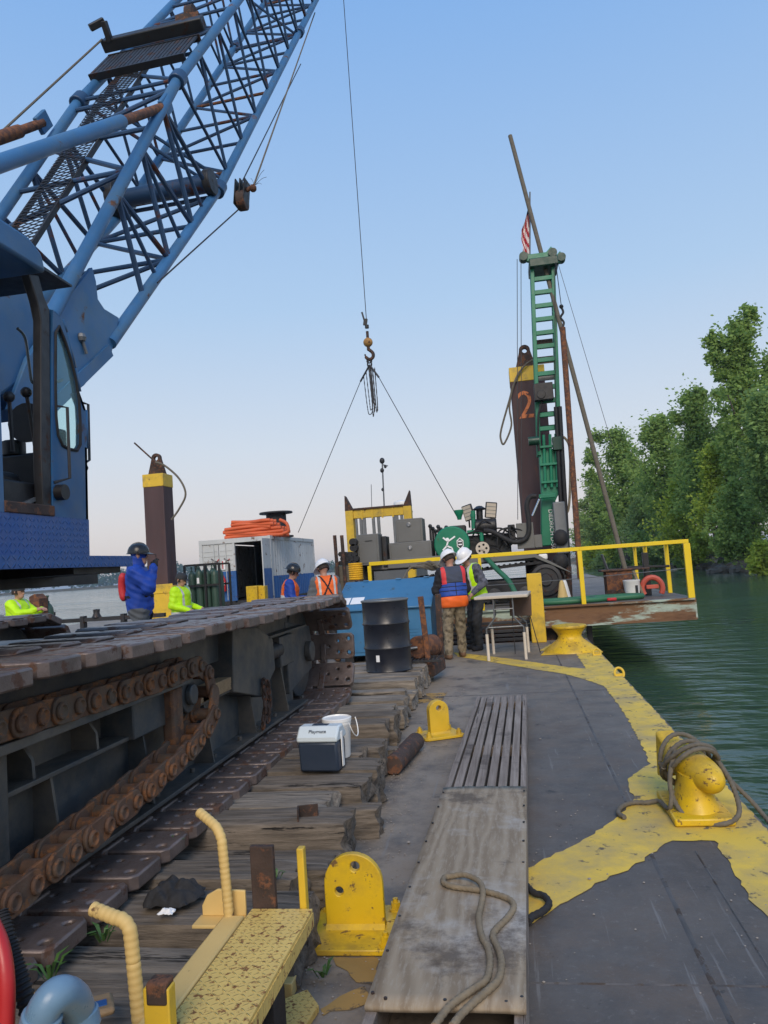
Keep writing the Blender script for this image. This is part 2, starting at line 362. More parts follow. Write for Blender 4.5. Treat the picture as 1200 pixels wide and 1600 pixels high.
# deck of the crane barge: plating with dust worked in toward the timbers
def deck_mat():
    m = MAT['deck']; nt = m.node_tree; bs = nt.nodes['Principled BSDF']; v, w = _vec(nt)
    def mul(a, k):
        n = nt.nodes.new('ShaderNodeMath'); n.operation = 'MULTIPLY'; nt.links.new(a, n.inputs[0])
        if hasattr(k, 'is_linked'): nt.links.new(k, n.inputs[1])
        else: n.inputs[1].default_value = k
        return n.outputs[0]
    c = _mix(nt, _ramp(nt, _noise(nt, v, .8, 6, .65), .38, .64), (.062, .057, .055), (.108, .097, .088))
    c = _mix(nt, mul(_ramp(nt, _noise(nt, v, 1.9, 9, .72), .47, .60), .9), c, (.105, .082, .066))
    c = _mix(nt, mul(_ramp(nt, _noise(nt, v, 13, 8, .75), .50, .68), .40), c, (.135, .125, .118))
    # trodden dust, thick along the timber ends and toward the far end
    sx = nt.nodes.new('ShaderNodeSeparateXYZ'); nt.links.new(v, sx.inputs[0])
    def mr(o, a, b_, hi):
        n = nt.nodes.new('ShaderNodeMapRange'); n.inputs[1].default_value = a; n.inputs[2].default_value = b_; n.inputs[3].default_value = .06; n.inputs[4].default_value = hi; nt.links.new(o, n.inputs[0]); return n.outputs[0]
    ad = nt.nodes.new('ShaderNodeMath'); ad.operation = 'ADD'; nt.links.new(mr(sx.outputs['X'], .0, -.85, 1.0), ad.inputs[0]); nt.links.new(mr(sx.outputs['Y'], 6.0, 12.0, .6), ad.inputs[1])
    c = _mix(nt, mul(_ramp(nt, _noise(nt, v, 2.4, 10, .72), .33, .56), ad.outputs[0]), c, (.255, .212, .165))
    c = _mix(nt, mul(_ramp(nt, _noise(nt, v, 30, 4, .7), .60, .68), .5), c, (.20, .185, .17))
    mp = nt.nodes.new('ShaderNodeMapping'); mp.inputs['Rotation'].default_value = (0, 0, .7); mp.inputs['Scale'].default_value = (22, .9, 1); nt.links.new(v, mp.inputs[0])
    c = _mix(nt, mul(_ramp(nt, _noise(nt, mp.outputs[0], 1, 5, .6), .625, .67), .55), c, (.21, .205, .20))
    mp = nt.nodes.new('ShaderNodeMapping'); mp.inputs['Rotation'].default_value = (0, 0, -.25); mp.inputs['Scale'].default_value = (.8, 26, 1); nt.links.new(v, mp.inputs[0])
    c = _mix(nt, mul(_ramp(nt, _noise(nt, mp.outputs[0], 1, 5, .6), .66, .70), .4), c, (.19, .18, .17))
    c = _mix(nt, mul(_ramp(nt, _noise(nt, v, 2.9, 9, .78), .595, .65), .8), c, (.014, .014, .016))
    nt.links.new(c, bs.inputs['Base Color'])
deck_mat()
b = MB(); b.box(-12, 1.30, -6, 14.75, -1.6, 0)
deck = tag(b.build('barge_deck', 'deck', bevel=.025), kind='structure')
# weld seams between the plates: thin raised beads
def seam(pts, w=.011):
    q = MB(); vs = []
    P = [Vector(p) for p in pts]
    for i in range(len(P)-1):
        d = (P[i+1]-P[i]).normalized(); s = Vector((-d.y, d.x, 0))*w
        a, c = P[i], P[i+1]
        q.add([a-s, a+s, c+s, c-s, a+Vector((0, 0, .004)), c+Vector((0, 0, .004))], [(0, 4, 5, 3), (4, 1, 2, 5)])
    q.build('weld_seam', 'seam', deck)
mat('seam', (.085, .08, .078), .6, .1, .6, 6, .4, (.06, .045, .035), 8)
seam([(.60, -2, 0), (.60, 14.5, 0)]); seam([(.82, 1.0, 0), (.83, 4.3, 0)], .006); seam([(-.55, 3.02, 0), (1.28, 3.02, 0)], .007); seam([(-.95, 9.2, 0), (1.28, 9.2, 0)], .007); seam([(-.2, 11.2, 0), (1.2, 11.2, 0)], .006)
# painted yellow safety markings
up = [(800, 1030), (841, 1036), (881, 1042), (916, 1045), (897, 1017), (843, 1017), (858, 1008), (886, 998)]
lo = [(820, 1451), (853, 1429), (922, 1388), (979, 1360), (1019, 1336), (1048, 1315), (1117, 1314), (1145, 1356), (1173, 1405), (1200, 1435)]
inn = [(825, 1358), (922, 1309), (968, 1275), (991, 1250), (979, 1220), (1016, 1194), (999, 1157), (979, 1120), (956, 1088), (944, 1072), (914, 1062), (881, 1053), (841, 1047), (800, 1040), (715, 1026)]
poly = [atz(x, y) for x, y in [(708, 1019)]+up]
edge = [Vector((1.275, y, 0)) for y in (13.9, 12, 10, 8, 6.5, 5, 4.2, 3, 1.5, 0)]
near = [Vector((.80, 0, 0)), Vector((.86, 2.0, 0)), Vector((.92, 2.9, 0))]
poly = poly+[Vector((1.0, 13.9, 0))]+edge+near+[atz(x, y) for x, y in reversed(lo)]+[atz(x, y) for x, y in inn]
def paint(name, pts, m, z=.004, jit=.012, parent=deck):
    P = []
    for i in range(len(pts)):
        a, c = pts[i], pts[(i+1) % len(pts)]; n = max(1, int((c-a).length/.05))
        for k in range(n):
            p = a.lerp(c, k/n); P.append((p.x+rnd.uniform(-jit, jit), p.y+rnd.uniform(-jit, jit)))
    bm = bmesh.new(); vs = [bm.verts.new((x, y, z)) for x, y in P]
    ed = [bm.edges.new((vs[i], vs[(i+1) % len(vs)])) for i in range(len(vs))]
    bmesh.ops.triangle_fill(bm, use_beauty=True, use_dissolve=False, edges=ed)
    for f in bm.faces:
        if f.normal.z < 0: f.normal_flip()
    me = bpy.data.meshes.new(name); bm.to_mesh(me); bm.free(); me.materials.append(MAT[m])
    o = bpy.data.objects.new(name, me); COL.objects.link(o); o.parent = parent; return o
paint('painted_marking', poly, 'yellow_paint')
mat('yellow_worn', (.36, .22, .065), .8, 0, .3, 3, .44, (.07, .06, .05), 6, .15, 50)
for pts in ([(520, 1495), (600, 1500), (585, 1540), (545, 1530)], [(500, 1575), (575, 1545), (590, 1560), (500, 1592)], [(655, 1085), (700, 1082), (690, 1095), (650, 1100)]):
    paint('worn_paint', [atz(x, y) for x, y in pts], 'yellow_worn', .003, .02)
# round bar along the deck edge and two mooring rings lying on it
for (x, y) in ((933, 1024), (968, 1056)):
    c = atz(x, y); q = MB(); q.tube([c+Vector((.035*math.cos(t)*1.6, .05*math.sin(t), .035+.06*math.sin(t))) for t in [i*math.pi/8 for i in range(16)]], .016, 8, True)
    q.box(c.x-.05, c.x+.05, c.y-.03, c.y+.03, .003, .03)
    o = q.build('mooring_ring', 'yellow', None, loc=(c.x, c.y, 0))
    tag(o, 'yellow steel mooring ring on the deck edge, %s' % ('beside the far mushroom bollard' if y < 1030 else 'nearer the roped bollard'), 'ring', 'rings on the deck edge')
# ================================================================== timber mats under the crane
def timber_mesh(L, w, h, seed, mt):
    """squared baulk along X from -L to 0 (right end at 0), checked and eroded"""
    r = random.Random(seed); nc = 60; xs_ = [.05*i for i in range(int(min(L, 1.5)/.05)+1)]; xs_ += [x for x in (1.8, 2.3, 3.2, 4.2) if x < L-.05]+[L]; nx = len(xs_)-1
    off = Vector((r.uniform(0, 90), r.uniform(0, 90), r.uniform(0, 90))); q = MB(); vs = []
    cracks = [(r.uniform(0, 1), r.uniform(.006, .020), r.uniform(.006, .011), r.uniform(0, 6)) for _ in range(7)]
    ring = []
    for k in range(nc):
        t = k/nc*4; s = int(t); f = t-s
        y, z = [(-.5+f, -.5), (.5, -.5+f), (.5-f, .5), (-.5, .5-f)][s]
        e = max(abs(y), abs(z)); rr = math.hypot(y, z); sc = 1-.05*max(0, (rr-.60)/.107); ring.append((y*w*sc, z*h*sc, k/nc))
    for i in range(nx+1):
        x = -xs_[i]; endf = max(0, 1-i/1.6)
        for y, z, u in ring:
            p = Vector((x*.8, y*2.2, z*2.2))+off; d = mnoise.noise(p)*.022+mnoise.noise(Vector((x*3, y*14, z*14))+off)*.006+mnoise.noise(Vector((x*1.2, y*70, z*70))+off)*.004
            for cu, cd, cw, cp in cracks:
                du = abs(((u-cu-.015*math.sin(x*1.5+cp))+.5) % 1-.5)
                if du < cw: d -= cd*(1-du/cw)*(.6+.4*math.sin(x*2.3+cp))
            d -= endf*.03*abs(mnoise.noise(Vector((0, y*20, z*20))+off))
            rr = math.hypot(y, z); k2 = 1+d/rr
            vs.append((x+(endf > .9)*.05*mnoise.noise(Vector((3, y*12, z*12))+off), y*k2, z*k2+h/2))
    fs = [(i*nc+k, i*nc+(k+1) % nc, (i+1)*nc+(k+1) % nc, (i+1)*nc+k) for i in range(nx) for k in range(nc)]
    fs.append(tuple(range(nx*nc, (nx+1)*nc)))
    c = len(vs); vs.append((.004, 0, h/2)); fs += [(k, c, (k+1) % nc) for k in range(nc)]
    q.add(vs, fs); return q.mesh('timber_baulk', mt, smooth=55)
tspots = []; y = 1.55; k = 0
ends = [-1.10, -.98, -1.12, -1.0, -.93, -1.06, -.97, -.96, -1.14, -1.01, -.99, -1.16, -1.06, -1.13, -1.15, -1.12, -1.2, -1.15, -1.17, -1.22, -1.18, -1.2, -1.18, -1.21, -1.19, -1.2, -1.2, -1.22]
while y < 10.55:
    w = [.30, .27, .33, .29, .35, .26][k % 6]; tspots.append((y+w/2, w, ends[k % len(ends)])); y += w+[.018, .05, .03, .085, .035][k % 5]; k += 1
ORD = 'first second third fourth fifth sixth seventh eighth ninth tenth eleventh twelfth thirteenth fourteenth fifteenth sixteenth seventeenth eighteenth nineteenth twentieth twenty-first twenty-second twenty-third twenty-fourth twenty-fifth twenty-sixth twenty-seventh twenty-eighth twenty-ninth thirtieth'.split()
for k, (yy, w, ex) in enumerate(tspots):
    h = .292-(0 if (4.8 < yy < 5.6 or 9.2 < yy < 10.1) else [0, .02, .085, .008, .10, .04, .012][(k*3) % 7]); L = 5.2
    me = timber_mesh(L, w, h, 11+k, 'timber_grey' if (yy > 6.9 or k % 5 == 3) else 'timber')
    o = bpy.data.objects.new('timber_baulk', me); COL.objects.link(o); o.location = (ex, yy, .004); o.rotation_euler = (rnd.uniform(-.03, .03), 0, rnd.uniform(-.006, .006))
    d = yy
    tag(o, '%s weathered timber baulk of the crane mat, counted from the black drum end' % ORD[len(tspots)-1-k], 'timber', 'timber mat baulks laid across the deck')
# loose short timber ends poking out low between the mats
for j, (x, yy, zz, L) in enumerate(((-.90, 4.62, .004, .5), (-1.02, 6.05, .004, .5))):
    me = timber_mesh(L, .16, .17, 70+j, 'timber'); o = bpy.data.objects.new('timber_offcut', me); COL.objects.link(o); o.location = (x, yy, zz); o.rotation_euler = (0, 0, .06*(1-2*j))
    tag(o, 'short low timber offcut poking out from the mats %s' % ('below the cooler' if j else 'near the small steel angle'), 'timber')
# ================================================================== crawler crane
crane = thing('crawler_crane', 'blue lattice boom crawler crane standing on timber mats', 'crane', (-3.7, 3.5, .3))
# ---- crawler track
PIT, TZ0, TZ1, TYF = .31, .272, 1.35, 7.47
TR = (TZ1-TZ0)/2; TZC = (TZ1+TZ0)/2
def pad_mesh():
    q = MB(); hw, hl = .445, .134
    poly = [(-hw+.03, -hl), (hw-.03, -hl), (hw, -hl+.03), (hw, hl-.03), (hw-.03, hl), (-hw+.03, hl), (-hw, hl-.03), (-hw, -hl+.03)]
    hl4 = [(hw-.055, -.075, .021), (hw-.055, .07, .023), (hw-.17, -.055, .016), (hw-.17, .06, .016), (hw-.27, 0, .014)]
    q.holed(poly, hl4, 'Z', -.073, -.006, 10)
    q.prism([(-hl+.03, -.006), (hl-.03, -.006), (hl-.06, .012), (-hl+.06, .012)], 'X', -hw+.03, hw-.36)
    for x in (hw-.30, hw-.42): q.cyl((x, hl+.018, -.055), (x-.07, hl+.018, -.055), .034, n=10)
    q.box(hw-.36, hw-.30, -.03, hl+.01, -.085, -.05)
    return q.mesh('track_pad', 'pad', smooth=35)
PADME = pad_mesh()
def track(xc, y0, mirror):
    fr = MB(); trk = None
    root = MB(); root.box(xc-.30, xc-.02, -1.0, 7.05, .62, 1.02)
    trk = root.build('crawler_track', 'frame', crane)
    # pads round the loop
    n = int((TYF-y0)/PIT); arc = math.pi*TR; na = int(round(arc/PIT)); seq = []
    for i in range(n): seq.append((TYF-.12-i*PIT, TZ1-.018*math.sin((i+.6)*.62)**2, 0.0))
    for i in range(na): a = math.pi/2-(i+.55)*math.pi/na; seq.append((TYF+TR*math.cos(a), TZC+TR*math.sin(a), a-math.pi/2))
    for i in range(n): seq.append((TYF-.16-i*PIT, TZ0, math.pi))
    for (yy, zz, a) in seq:
        Mx = Matrix.Translation((xc, yy, zz)) @ Matrix.Rotation(a, 4, 'X')
        if mirror: Mx = Mx @ Matrix.Rotation(math.pi, 4, 'Z')
        Mx = Mx @ Matrix.Rotation(rnd.uniform(-.012, .012), 4, 'Z') @ Matrix.Rotation(rnd.uniform(-.015, .015), 4, 'X')
        o = inst('track_pad', PADME, trk, Mx)
        bv = o.modifiers.new('bevel', 'BEVEL'); bv.width = .010; bv.segments = 2; bv.limit_method = 'ANGLE'; bv.angle_limit = math.radians(55)
    q = MB(); q.cyl((xc-.3, TYF, TZC), (xc-.02, TYF, TZC), TR-.10, n=28); q.build('idler_wheel', 'frame', trk, .01)
    return trk
trk = track(-2.145, .9, False)
xo = -2.03                                                   # outer face of the track frame
q = MB(); q.box(xo-.36, xo-.095, -.8, 7.05, .41, .80); q.build('frame_web', 'frame', trk)
q = MB(); q.box(xo-.4, xo+.065, -.8, 7.0, .395, .418); q.build('bottom_flange', 'frame', trk, .004)
q = MB(); q.box(xo-.4, xo+.02, -.8, 5.35, .80, .822); q.build('top_shelf', 'frame', trk, .004)
for i in range(7):
    yy = 1.4+i*.84
    q = MB(); q.prism([(xo-.096, .418), (xo+.04, .418), (xo-.01, .80), (xo-.096, .80)], 'Y', yy, yy+.018); q.build('gusset', 'frame', trk)
    for dy in (.14, .62):
        q = MB(); q.cyl((xo-.01, yy+dy, .418), (xo-.01, yy+dy, .445), .017, n=6); q.build('bolt', 'frame', trk)
for yy in (3.15, 4.95):
    q = MB(); q.lathe([(.05, 0), (.062, 0), (.062, .012), (.05, .012)], (xo-.096, yy, .62), Matrix.Rotation(math.pi/2, 3, 'Y'), 20); q.build('hole_rim', 'frame', trk)
    q = MB(); q.cyl((xo-.096, yy, .62), (xo-.092, yy, .62), .052, n=20); q.build('web_hole_shade', 'black', trk)  # black disc on the solid web, painted in for the shade inside a hole
for yy in (2.95, 3.45): # rounded ribs standing on the shelf under the chain rail
    q = MB(); q.prism([(xo-.25, .822), (xo+.0, .822), (xo-.005, .90), (xo-.04, .95), (xo-.25, .97)], 'Y', yy, yy+.02); q.build('rib', 'frame', trk)
q = MB(); q.box(xo-.06, xo+.055, 2.52, 2.72, .42, 1.03); q.build('stanchion', 'frame', trk, .01)
q = MB(); q.box(xo+.02, xo+.14, 2.0, 4.28, 1.005, 1.045); q.build('chain_rail', 'frame', trk, .004)
q = MB(); q.box(xo-.2, xo+.05, 3.72, 4.10, .80, 1.0); q.build('bracket_box', 'frame', trk, .008)
q = MB(); q.box(xo-.3, xo-.06, -.5, 6.9, 1.02, 1.22); q.build('upper_beam', 'frame', trk)
q = MB(); q.prism([(5.15, .80), (5.75, .66), (6.12, .82), (6.10, 1.07), (5.75, 1.20), (5.2, 1.24)], 'X', xo-.2, xo+.05); q.build('housing', 'frame', trk, .008)
q = MB(); q.box(xo-.2, xo+.03, 6.35, 6.75, .80, 1.06); q.build('adjuster_box', 'frame', trk, .01)
q = MB(); q.cyl((xo-.02, 6.1, .95), (xo-.02, 6.4, .95), .07, n=14); q.build('adjuster_ram', 'steel_dark', trk)
q = MB(); q.box(xo-.2, xo+.05, 6.0, 7.15, 1.08, 1.10); q.build('top_plate', 'frame', trk)
q = MB(); q.prism([(6.8, .50), (7.62, .62), (7.70, .82), (7.62, 1.05), (6.8, 1.16)], 'X', xo-.16, xo-.05); q.build('idler_fork', 'frame', trk, .01)
q = MB(); q.cyl((xo-.05, TYF, TZC), (xo+.01, TYF, TZC), .10, n=18); q.build('idler_hub', 'frame', trk, .008)
for (x0, y0, z0, L, w, h, m) in ((xo-.05, 4.62, .826, .50, .10, .085, 'wood_new'), (xo-.02, 4.42, .826, .30, .07, .045, 'wood_new')):
    q = MB(); q.box(x0, x0+w, y0, y0+L, z0, z0+h); o = q.build('wood_block', m, None, .004, loc=(x0, y0, z0))
    tag(o, '%s wooden block lying on the track frame shelf behind the drive chain' % ('thick weathered' if L > .4 else 'short pale'), 'wood block', 'wood blocks on the track frame')
# hanging chain
def oval_links(pts, name, parent, m, ln=.055, wd=.036, r=.008):
    q = MB(); q.tube([((wd/2-r)*math.cos(t), (ln/2-r)*math.sin(t)*1.0+.0, 0) for t in [i*math.pi/8 for i in range(16)]], r, 6, True); me = q.mesh(name, m)
    P = [Vector(p) for p in pts]; d = 0; out = []
    tot = sum((P[i+1]-P[i]).length for i in range(len(P)-1)); n = int(tot/(ln-2.2*r)); i = 0; acc = 0
    for k in range(n):
        s = tot*(k+.5)/n
        while i < len(P)-2 and acc+(P[i+1]-P[i]).length < s: acc += (P[i+1]-P[i]).length; i += 1
        t = (s-acc)/max(1e-6, (P[i+1]-P[i]).length); p = P[i].lerp(P[i+1], t); dv = (P[i+1]-P[i]).normalized()
        R = dv.to_track_quat('Y', 'Z').to_matrix().to_4x4() @ Matrix.Rotation(math.pi/2*(k % 2)+.4, 4, 'Y'); out.append(inst(name, me, parent, Matrix.Translation(p) @ R))
    return out
hc = thing('hanging_chain', 'short rusty chain hanging down from the track frame housing', 'chain', (xo+.06, 5.72, .42))
oval_links([(xo+.07, 5.75, .80), (xo+.08, 5.72, .6), (xo+.07, 5.66, .43)], 'chain_link', hc, 'rust_dark', .075, .05, .011)
oval_links([(xo+.09, 5.78, .78), (xo+.09, 5.80, .6), (xo+.08, 5.75, .46)], 'chain_link', hc, 'rust_dark', .075, .05, .011)
# ---- drive chain: thick roller chain links round a small sprocket
ch = MB(); ch.cyl((xo+.02, 4.30, .93), (xo+.10, 4.30, .93), .105, n=24); ch.cyl((xo+.1, 4.30, .93), (xo+.135, 4.30, .93), .06, n=16)
dch = ch.build('drive_chain', 'frame', crane, .006)
q = MB(); q.box(xo+.03, xo+.10, 4.08, 4.22, .62, 1.0); q.build('chain_guide', 'chain', dch, .015)
path = [(1.6, 1.13), (2.0, 1.125), (2.65, 1.112), (3.2, 1.097), (3.7, 1.085), (4.1, 1.085), (4.30, 1.09), (4.42, 1.05), (4.485, .96), (4.47, .86), (4.38, .76), (4.2, .69), (3.99, .65), (3.6, .60), (3.25, .57), (2.96, .545), (2.6, .52), (2.2, .49), (1.7, .46), (1.2, .44)]
cp = bez([(0, a, c) for a, c in path], 10); LN = [0]
for i in range(1, len(cp)): LN.append(LN[-1]+(cp[i]-cp[i-1]).length)
def link_mesh(outer):
    q = MB(); pit = .13; ow = .075 if outer else .058; th = .018
    for s in (-1, 1):
        x0 = s*ow-th/2; prof = []
        for cy, a0 in ((pit/2, -math.pi/2), (-pit/2, math.pi/2)):
            for k in range(7): a = a0+math.pi*k/6; prof.append((cy+.050*math.cos(a), .057*math.sin(a)))
        q.prism(prof, 'X', x0, x0+th)
        for cy in (pit/2, -pit/2):
            if outer: q.lathe([(.036, 0), (.036, .013), (.030, .018), (.022, .016), (.020, .008), (0, .008)], (s*(ow+.009), cy, 0), Matrix.Rotation(s*math.pi/2, 3, 'Y'), 14)
    for cy in (pit/2, -pit/2) if outer else ():
        q.cyl((-ow, cy, 0), (ow, cy, 0), .036, n=12)
    return q.mesh('link', 'chain', smooth=40)
LO, LI = link_mesh(True), link_mesh(False)
s = .07; k = 0; i = 0
while s < LN[-1]-.07:
    while LN[i+1] < s: i += 1
    p = cp[i].lerp(cp[i+1], (s-LN[i])/(LN[i+1]-LN[i])); d = (cp[i+1]-cp[i]).normalized()
    a = math.atan2(d.z, d.y); lower = LN[i] > 3.0
    Mx = Matrix.Translation((xo+.085+(.04 if lower else 0), p.y, p.z)) @ Matrix.Rotation(a, 4, 'X') @ Matrix.Rotation(rnd.uniform(-.03, .03), 4, 'Z')
    o = inst('link', LO if k % 2 == 0 else LI, dch, Mx); bv = o.modifiers.new('bevel', 'BEVEL'); bv.width = .004; bv.segments = 1
    s += .13; k += 1
# ---- far crawler track and the car body between them
trk2 = track(-5.35, 3.0, True)
q = MB(); q.box(-5.0, -2.45, 1.0, 5.2, .62, 1.25); q.cyl((-3.7, 3.2, 1.25), (-3.7, 3.2, 1.66), 1.0, n=32); q.build('car_body', 'frame', crane)
# ---- upper structure: bed, checker-plate skirt, walkway ledge
XS = -2.5
def YZ(x, y, X=XS): p = atx(x, y, X); return (p.y, p.z)
f0 = YZ(139, 868); f1 = YZ(138, 812)
q = MB(); q.box(-4.9, -2.42, -2.2, f0[0]-.05, 1.62, 1.735); q.build('upper_bed', 'black', crane)
q = MB(); q.box(-4.9, XS-.03, -2.2, f0[0]-.02, 1.735, f1[1]-.01); q.build('bed_side', 'crane_blue_deep', crane)
q = MB(); q.prism([(-2.2, f0[1]-.03), (f0[0], f0[1]-.03), (f1[0], f1[1]), (-2.2, f1[1])], 'X', XS-.03, XS+.004); q.build('skirt_plate', 'blue_plate', crane)
l0 = atx(207, 872, -2.0); l1 = atx(207, 886, -2.0)
q = MB(); q.box(-2.0-.035, -2.0, 1.0, l0.y, l1.z+.005, l0.z+.012); q.box(XS+.02, -2.03, 1.0, l0.y-.0, l0.z-.012, l0.z); q.build('walkway_ledge', 'blue_plate', crane)
for yy in (1.5, 2.6): q = MB(); q.beam((XS, yy, 1.66), (-2.05, yy, l1.z+.01), .06, .04); q.build('ledge_bracket', 'black', crane)
q = MB(); q.box(XS, -2.04, l0.y-.5, l0.y-.06, l1.z-.025, l1.z+.02); q.build('ledge_bracket', 'black', crane)
# ---- cab
cab_roof = 3.0
side = [YZ(*p) for p in ((138, 812), (136, 700), (134, 640), (124, 612), (117, 575), (104, 520), (97, 500))]
yb = side[0][0]
def plate(poly, holes, ax, a0, a1):
    bm = bmesh.new(); ed = []
    for pts in [poly]+holes:
        vs = [bm.verts.new((u, v, 0)) for u, v in pts]; ed += [bm.edges.new((vs[i], vs[(i+1) % len(vs)])) for i in range(len(vs))]
    bmesh.ops.triangle_fill(bm, use_beauty=True, use_dissolve=False, edges=ed)
    bm.verts.index_update(); uv = [(v.co.x, v.co.y) for v in bm.verts]; tr = [[v.index for v in f.verts] for f in bm.faces]
    be = [(e.verts[0].index, e.verts[1].index) for e in bm.edges if len(e.link_faces) == 1]; bm.free(); m = len(uv)
    def P(u, v, a): return (a, u, v) if ax == 'X' else (u, a, v) if ax == 'Y' else (u, v, a)
    q = MB(); q.add([P(u, v, a0) for u, v in uv]+[P(u, v, a1) for u, v in uv], tr+[[i+m for i in reversed(t)] for t in tr]+[(i, j, j+m, i+m) for i, j in be]); return q
XI = XS-.66                                                  # inner side of the cab, beside the boom foot
win = [YZ(*p) for p in ((86, 520), (92, 510), (100, 530), (110, 560), (118, 592), (123, 625), (125, 660), (125, 695), (120, 704), (108, 702), (97, 696), (90, 680), (87, 650), (86, 600))]
panel = [YZ(*p) for p in ((83, 812), (138, 812), (136, 700), (134, 640), (124, 612), (117, 575), (104, 520), (97, 500), (83, 484), (81, 560), (81, 700))]
cab = plate(panel, [win], 'X', XS-.03, XS).build('cab', 'crane_blue_deep', crane)
m, nt, bs = _nodes('cab_glass'); bs.inputs['Base Color'].default_value = (.72, .95, .90, 1); bs.inputs['Roughness'].default_value = .03; bs.inputs['Transmission Weight'].default_value = .9; bs.inputs['IOR'].default_value = 1.1; MAT['glass'] = m
q = MB(); q.prism(win, 'X', XS-.018, XS-.012); q.build('window_pane', 'glass', cab)
q = MB(); q.tube([(XS+.002, a, c) for a, c in win], .010, 6, True); q.build('window_gasket', 'rubber', cab)
# door opening: posts, sill, roof with visor
post = [YZ(*p) for p in ((47, 428), (60, 470), (66, 500), (66, 600), (66, 700), (70, 812), (82, 812), (80, 600), (79, 484), (70, 462), (62, 430))]
q = MB(); q.prism(post, 'X', XS-.06, XS-.005); q.build('door_post', 'steel_dark', cab, .006)
rear = YZ(6, 812)[0]; zs = YZ(82, 806)[1]
ztop = YZ(60, 420)[1]
q = MB(); q.box(XS-.06, XS+.005, .6, rear, f1[1], ztop); q.build('rear_panel', 'crane_blue', cab)
q = MB(); q.box(XS-.62, XS+.012, rear, YZ(84, 812)[0], f1[1], f1[1]+.06); q.build('door_sill', 'rust_dark', cab, .006)
ra = YZ(0, 345); rb = YZ(56, 396)
q = MB(); q.prism([(.6, ztop-.02), (rb[0]+.05, ztop-.02), (rb[0]+.02, rb[1]), (rb[0]-.10, rb[1]+.05), (.6, rb[1]+.07)], 'X', XI-.02, XS+.03); q.build('roof', 'crane_blue', cab, .02)
q = MB(); v0 = YZ(50, 408); v1 = YZ(108, 446)
q.add([(XI, v0[0], v0[1]), (XS+.02, v0[0], v0[1]), (XS+.02, v1[0], v1[1]), (XI, v1[0], v1[1]), (XI, v0[0], v0[1]-.02), (XS+.02, v0[0], v0[1]-.02), (XS+.02, v1[0], v1[1]-.012), (XI, v1[0], v1[1]-.012)], [(0, 1, 2, 3), (7, 6, 5, 4), (0, 4, 5, 1), (1, 5, 6, 2), (2, 6, 7, 3), (3, 7, 4, 0)])
q.build('visor', 'black', cab)
# front wall with windscreen opening and the inner side wall
fy, fz = zip(*side)
q = MB()
for i in range(len(side)-1):
    (a0, c0), (a1, c1) = side[i], side[i+1]
    if i in (0, 6) or i == 0: q.add([(XI, a0, c0), (XS, a0, c0), (XS, a1, c1), (XI, a1, c1)], [(0, 1, 2, 3)])
    else:
        for xa, xb in ((XI, XI+.05), (XS-.05, XS)): q.add([(xa, a0, c0), (xb, a0, c0), (xb, a1, c1), (xa, a1, c1)], [(0, 1, 2, 3)])
sd = q.build('front_frame', 'crane_blue_deep', cab); so = sd.modifiers.new('solid', 'SOLIDIFY'); so.thickness = .025
q = MB(); q.box(XI-.03, XI, rear, yb-.5, f1[1], 2.35); q.box(XI-.03, XI, yb-.6, yb-.45, 2.35, ztop); q.build('inner_wall', 'crane_blue_deep', cab)
q = MB(); q.box(XI, XS-.06, .6, rear-.05, f1[1], ztop-.02); q.build('rear_bulkhead', 'black', cab)
# seat, consoles, levers
q = MB(); q.box(XS-.55, XS-.12, rear-.05, rear+.34, 2.12, 2.26); q.box(XS-.55, XS-.12, rear-.04, rear+.08, 2.26, 2.85); q.build('seat', 'black', cab, .04)
q = MB(); q.box(XS-.60, XS-.08, rear+.62, rear+.85, f1[1]+.06, 2.42); q.box(XS-.2, XS-.07, rear+.1, rear+.62, f1[1]+.06, 2.2); q.cyl((XS-.15, rear+.7, 2.42), (XS-.15, rear+.7, 2.56), .07, n=12); q.cyl((XS-.42, rear+.7, 2.42), (XS-.42, rear+.7, 2.52), .07, n=12); q.build('console', 'black', cab, .012)
for p0, p1 in (((55, 700), (41, 613)), ((20, 705), (14, 620))):
    a = atx(*p0, XS-.15); c = atx(*p1, XS-.15); q = MB(); q.cyl(a, c, .011, n=8); q.ball(c, .032, 10); q.build('lever', 'steel_dark', cab)
q = MB(); a = atx(18, 792, XS-.1); c = atx(60, 774, XS-.1); q.beam(a, c, .1, .02); q.cyl(a+Vector((0, .1, -.01)), a+Vector((0, .1, -.18)), .012); q.build('pedal', 'steel_grey', cab)
a = YZ(137, 628); q = MB(); q.tube([(XS-.04, *YZ(137, 628)), (XS-.04, *YZ(147, 631)), (XS-.04, *YZ(149, 718)), (XS-.04, *YZ(139, 724))], .009, 8); q.ball(Vector((XS-.04, *YZ(142, 730))), .022, 8); q.build('grab_handle', 'steel_dark', cab)
q = MB(); q.tube([(XS, *YZ(87, 634)), (XS+.045, *YZ(94, 638)), (XS+.045, *YZ(98, 748)), (XS, *YZ(84, 754))], .009, 8); q.build('grab_handle', 'steel_dark', cab)
q = MB(); c = YZ(90, 770); q.cyl((XS, *c), (XS+.05, *c), .045, n=14); q.build('latch', 'black', cab)
for x0 in (98, 105):
    pts = [YZ(x0-10, 505), YZ(x0+1, 520), YZ(x0+7, 560), YZ(x0+12, 590), YZ(x0+22, 590)]
    q = MB(); q.tube(bez([(XS-.25+.12*(x0 == 105), *p) for p in pts], 5), .009, 6); q.build('cable_conduit', 'steel_grey', cab)
q = MB(); q.lathe([(0, 0), (.12, 0), (.12, .02), (.05, .05), (0, .05)], (XS-.3, *YZ(112, 652)), Matrix.Rotation(-math.pi/2, 3, 'X'), 18); q.build('fan', 'black', cab)
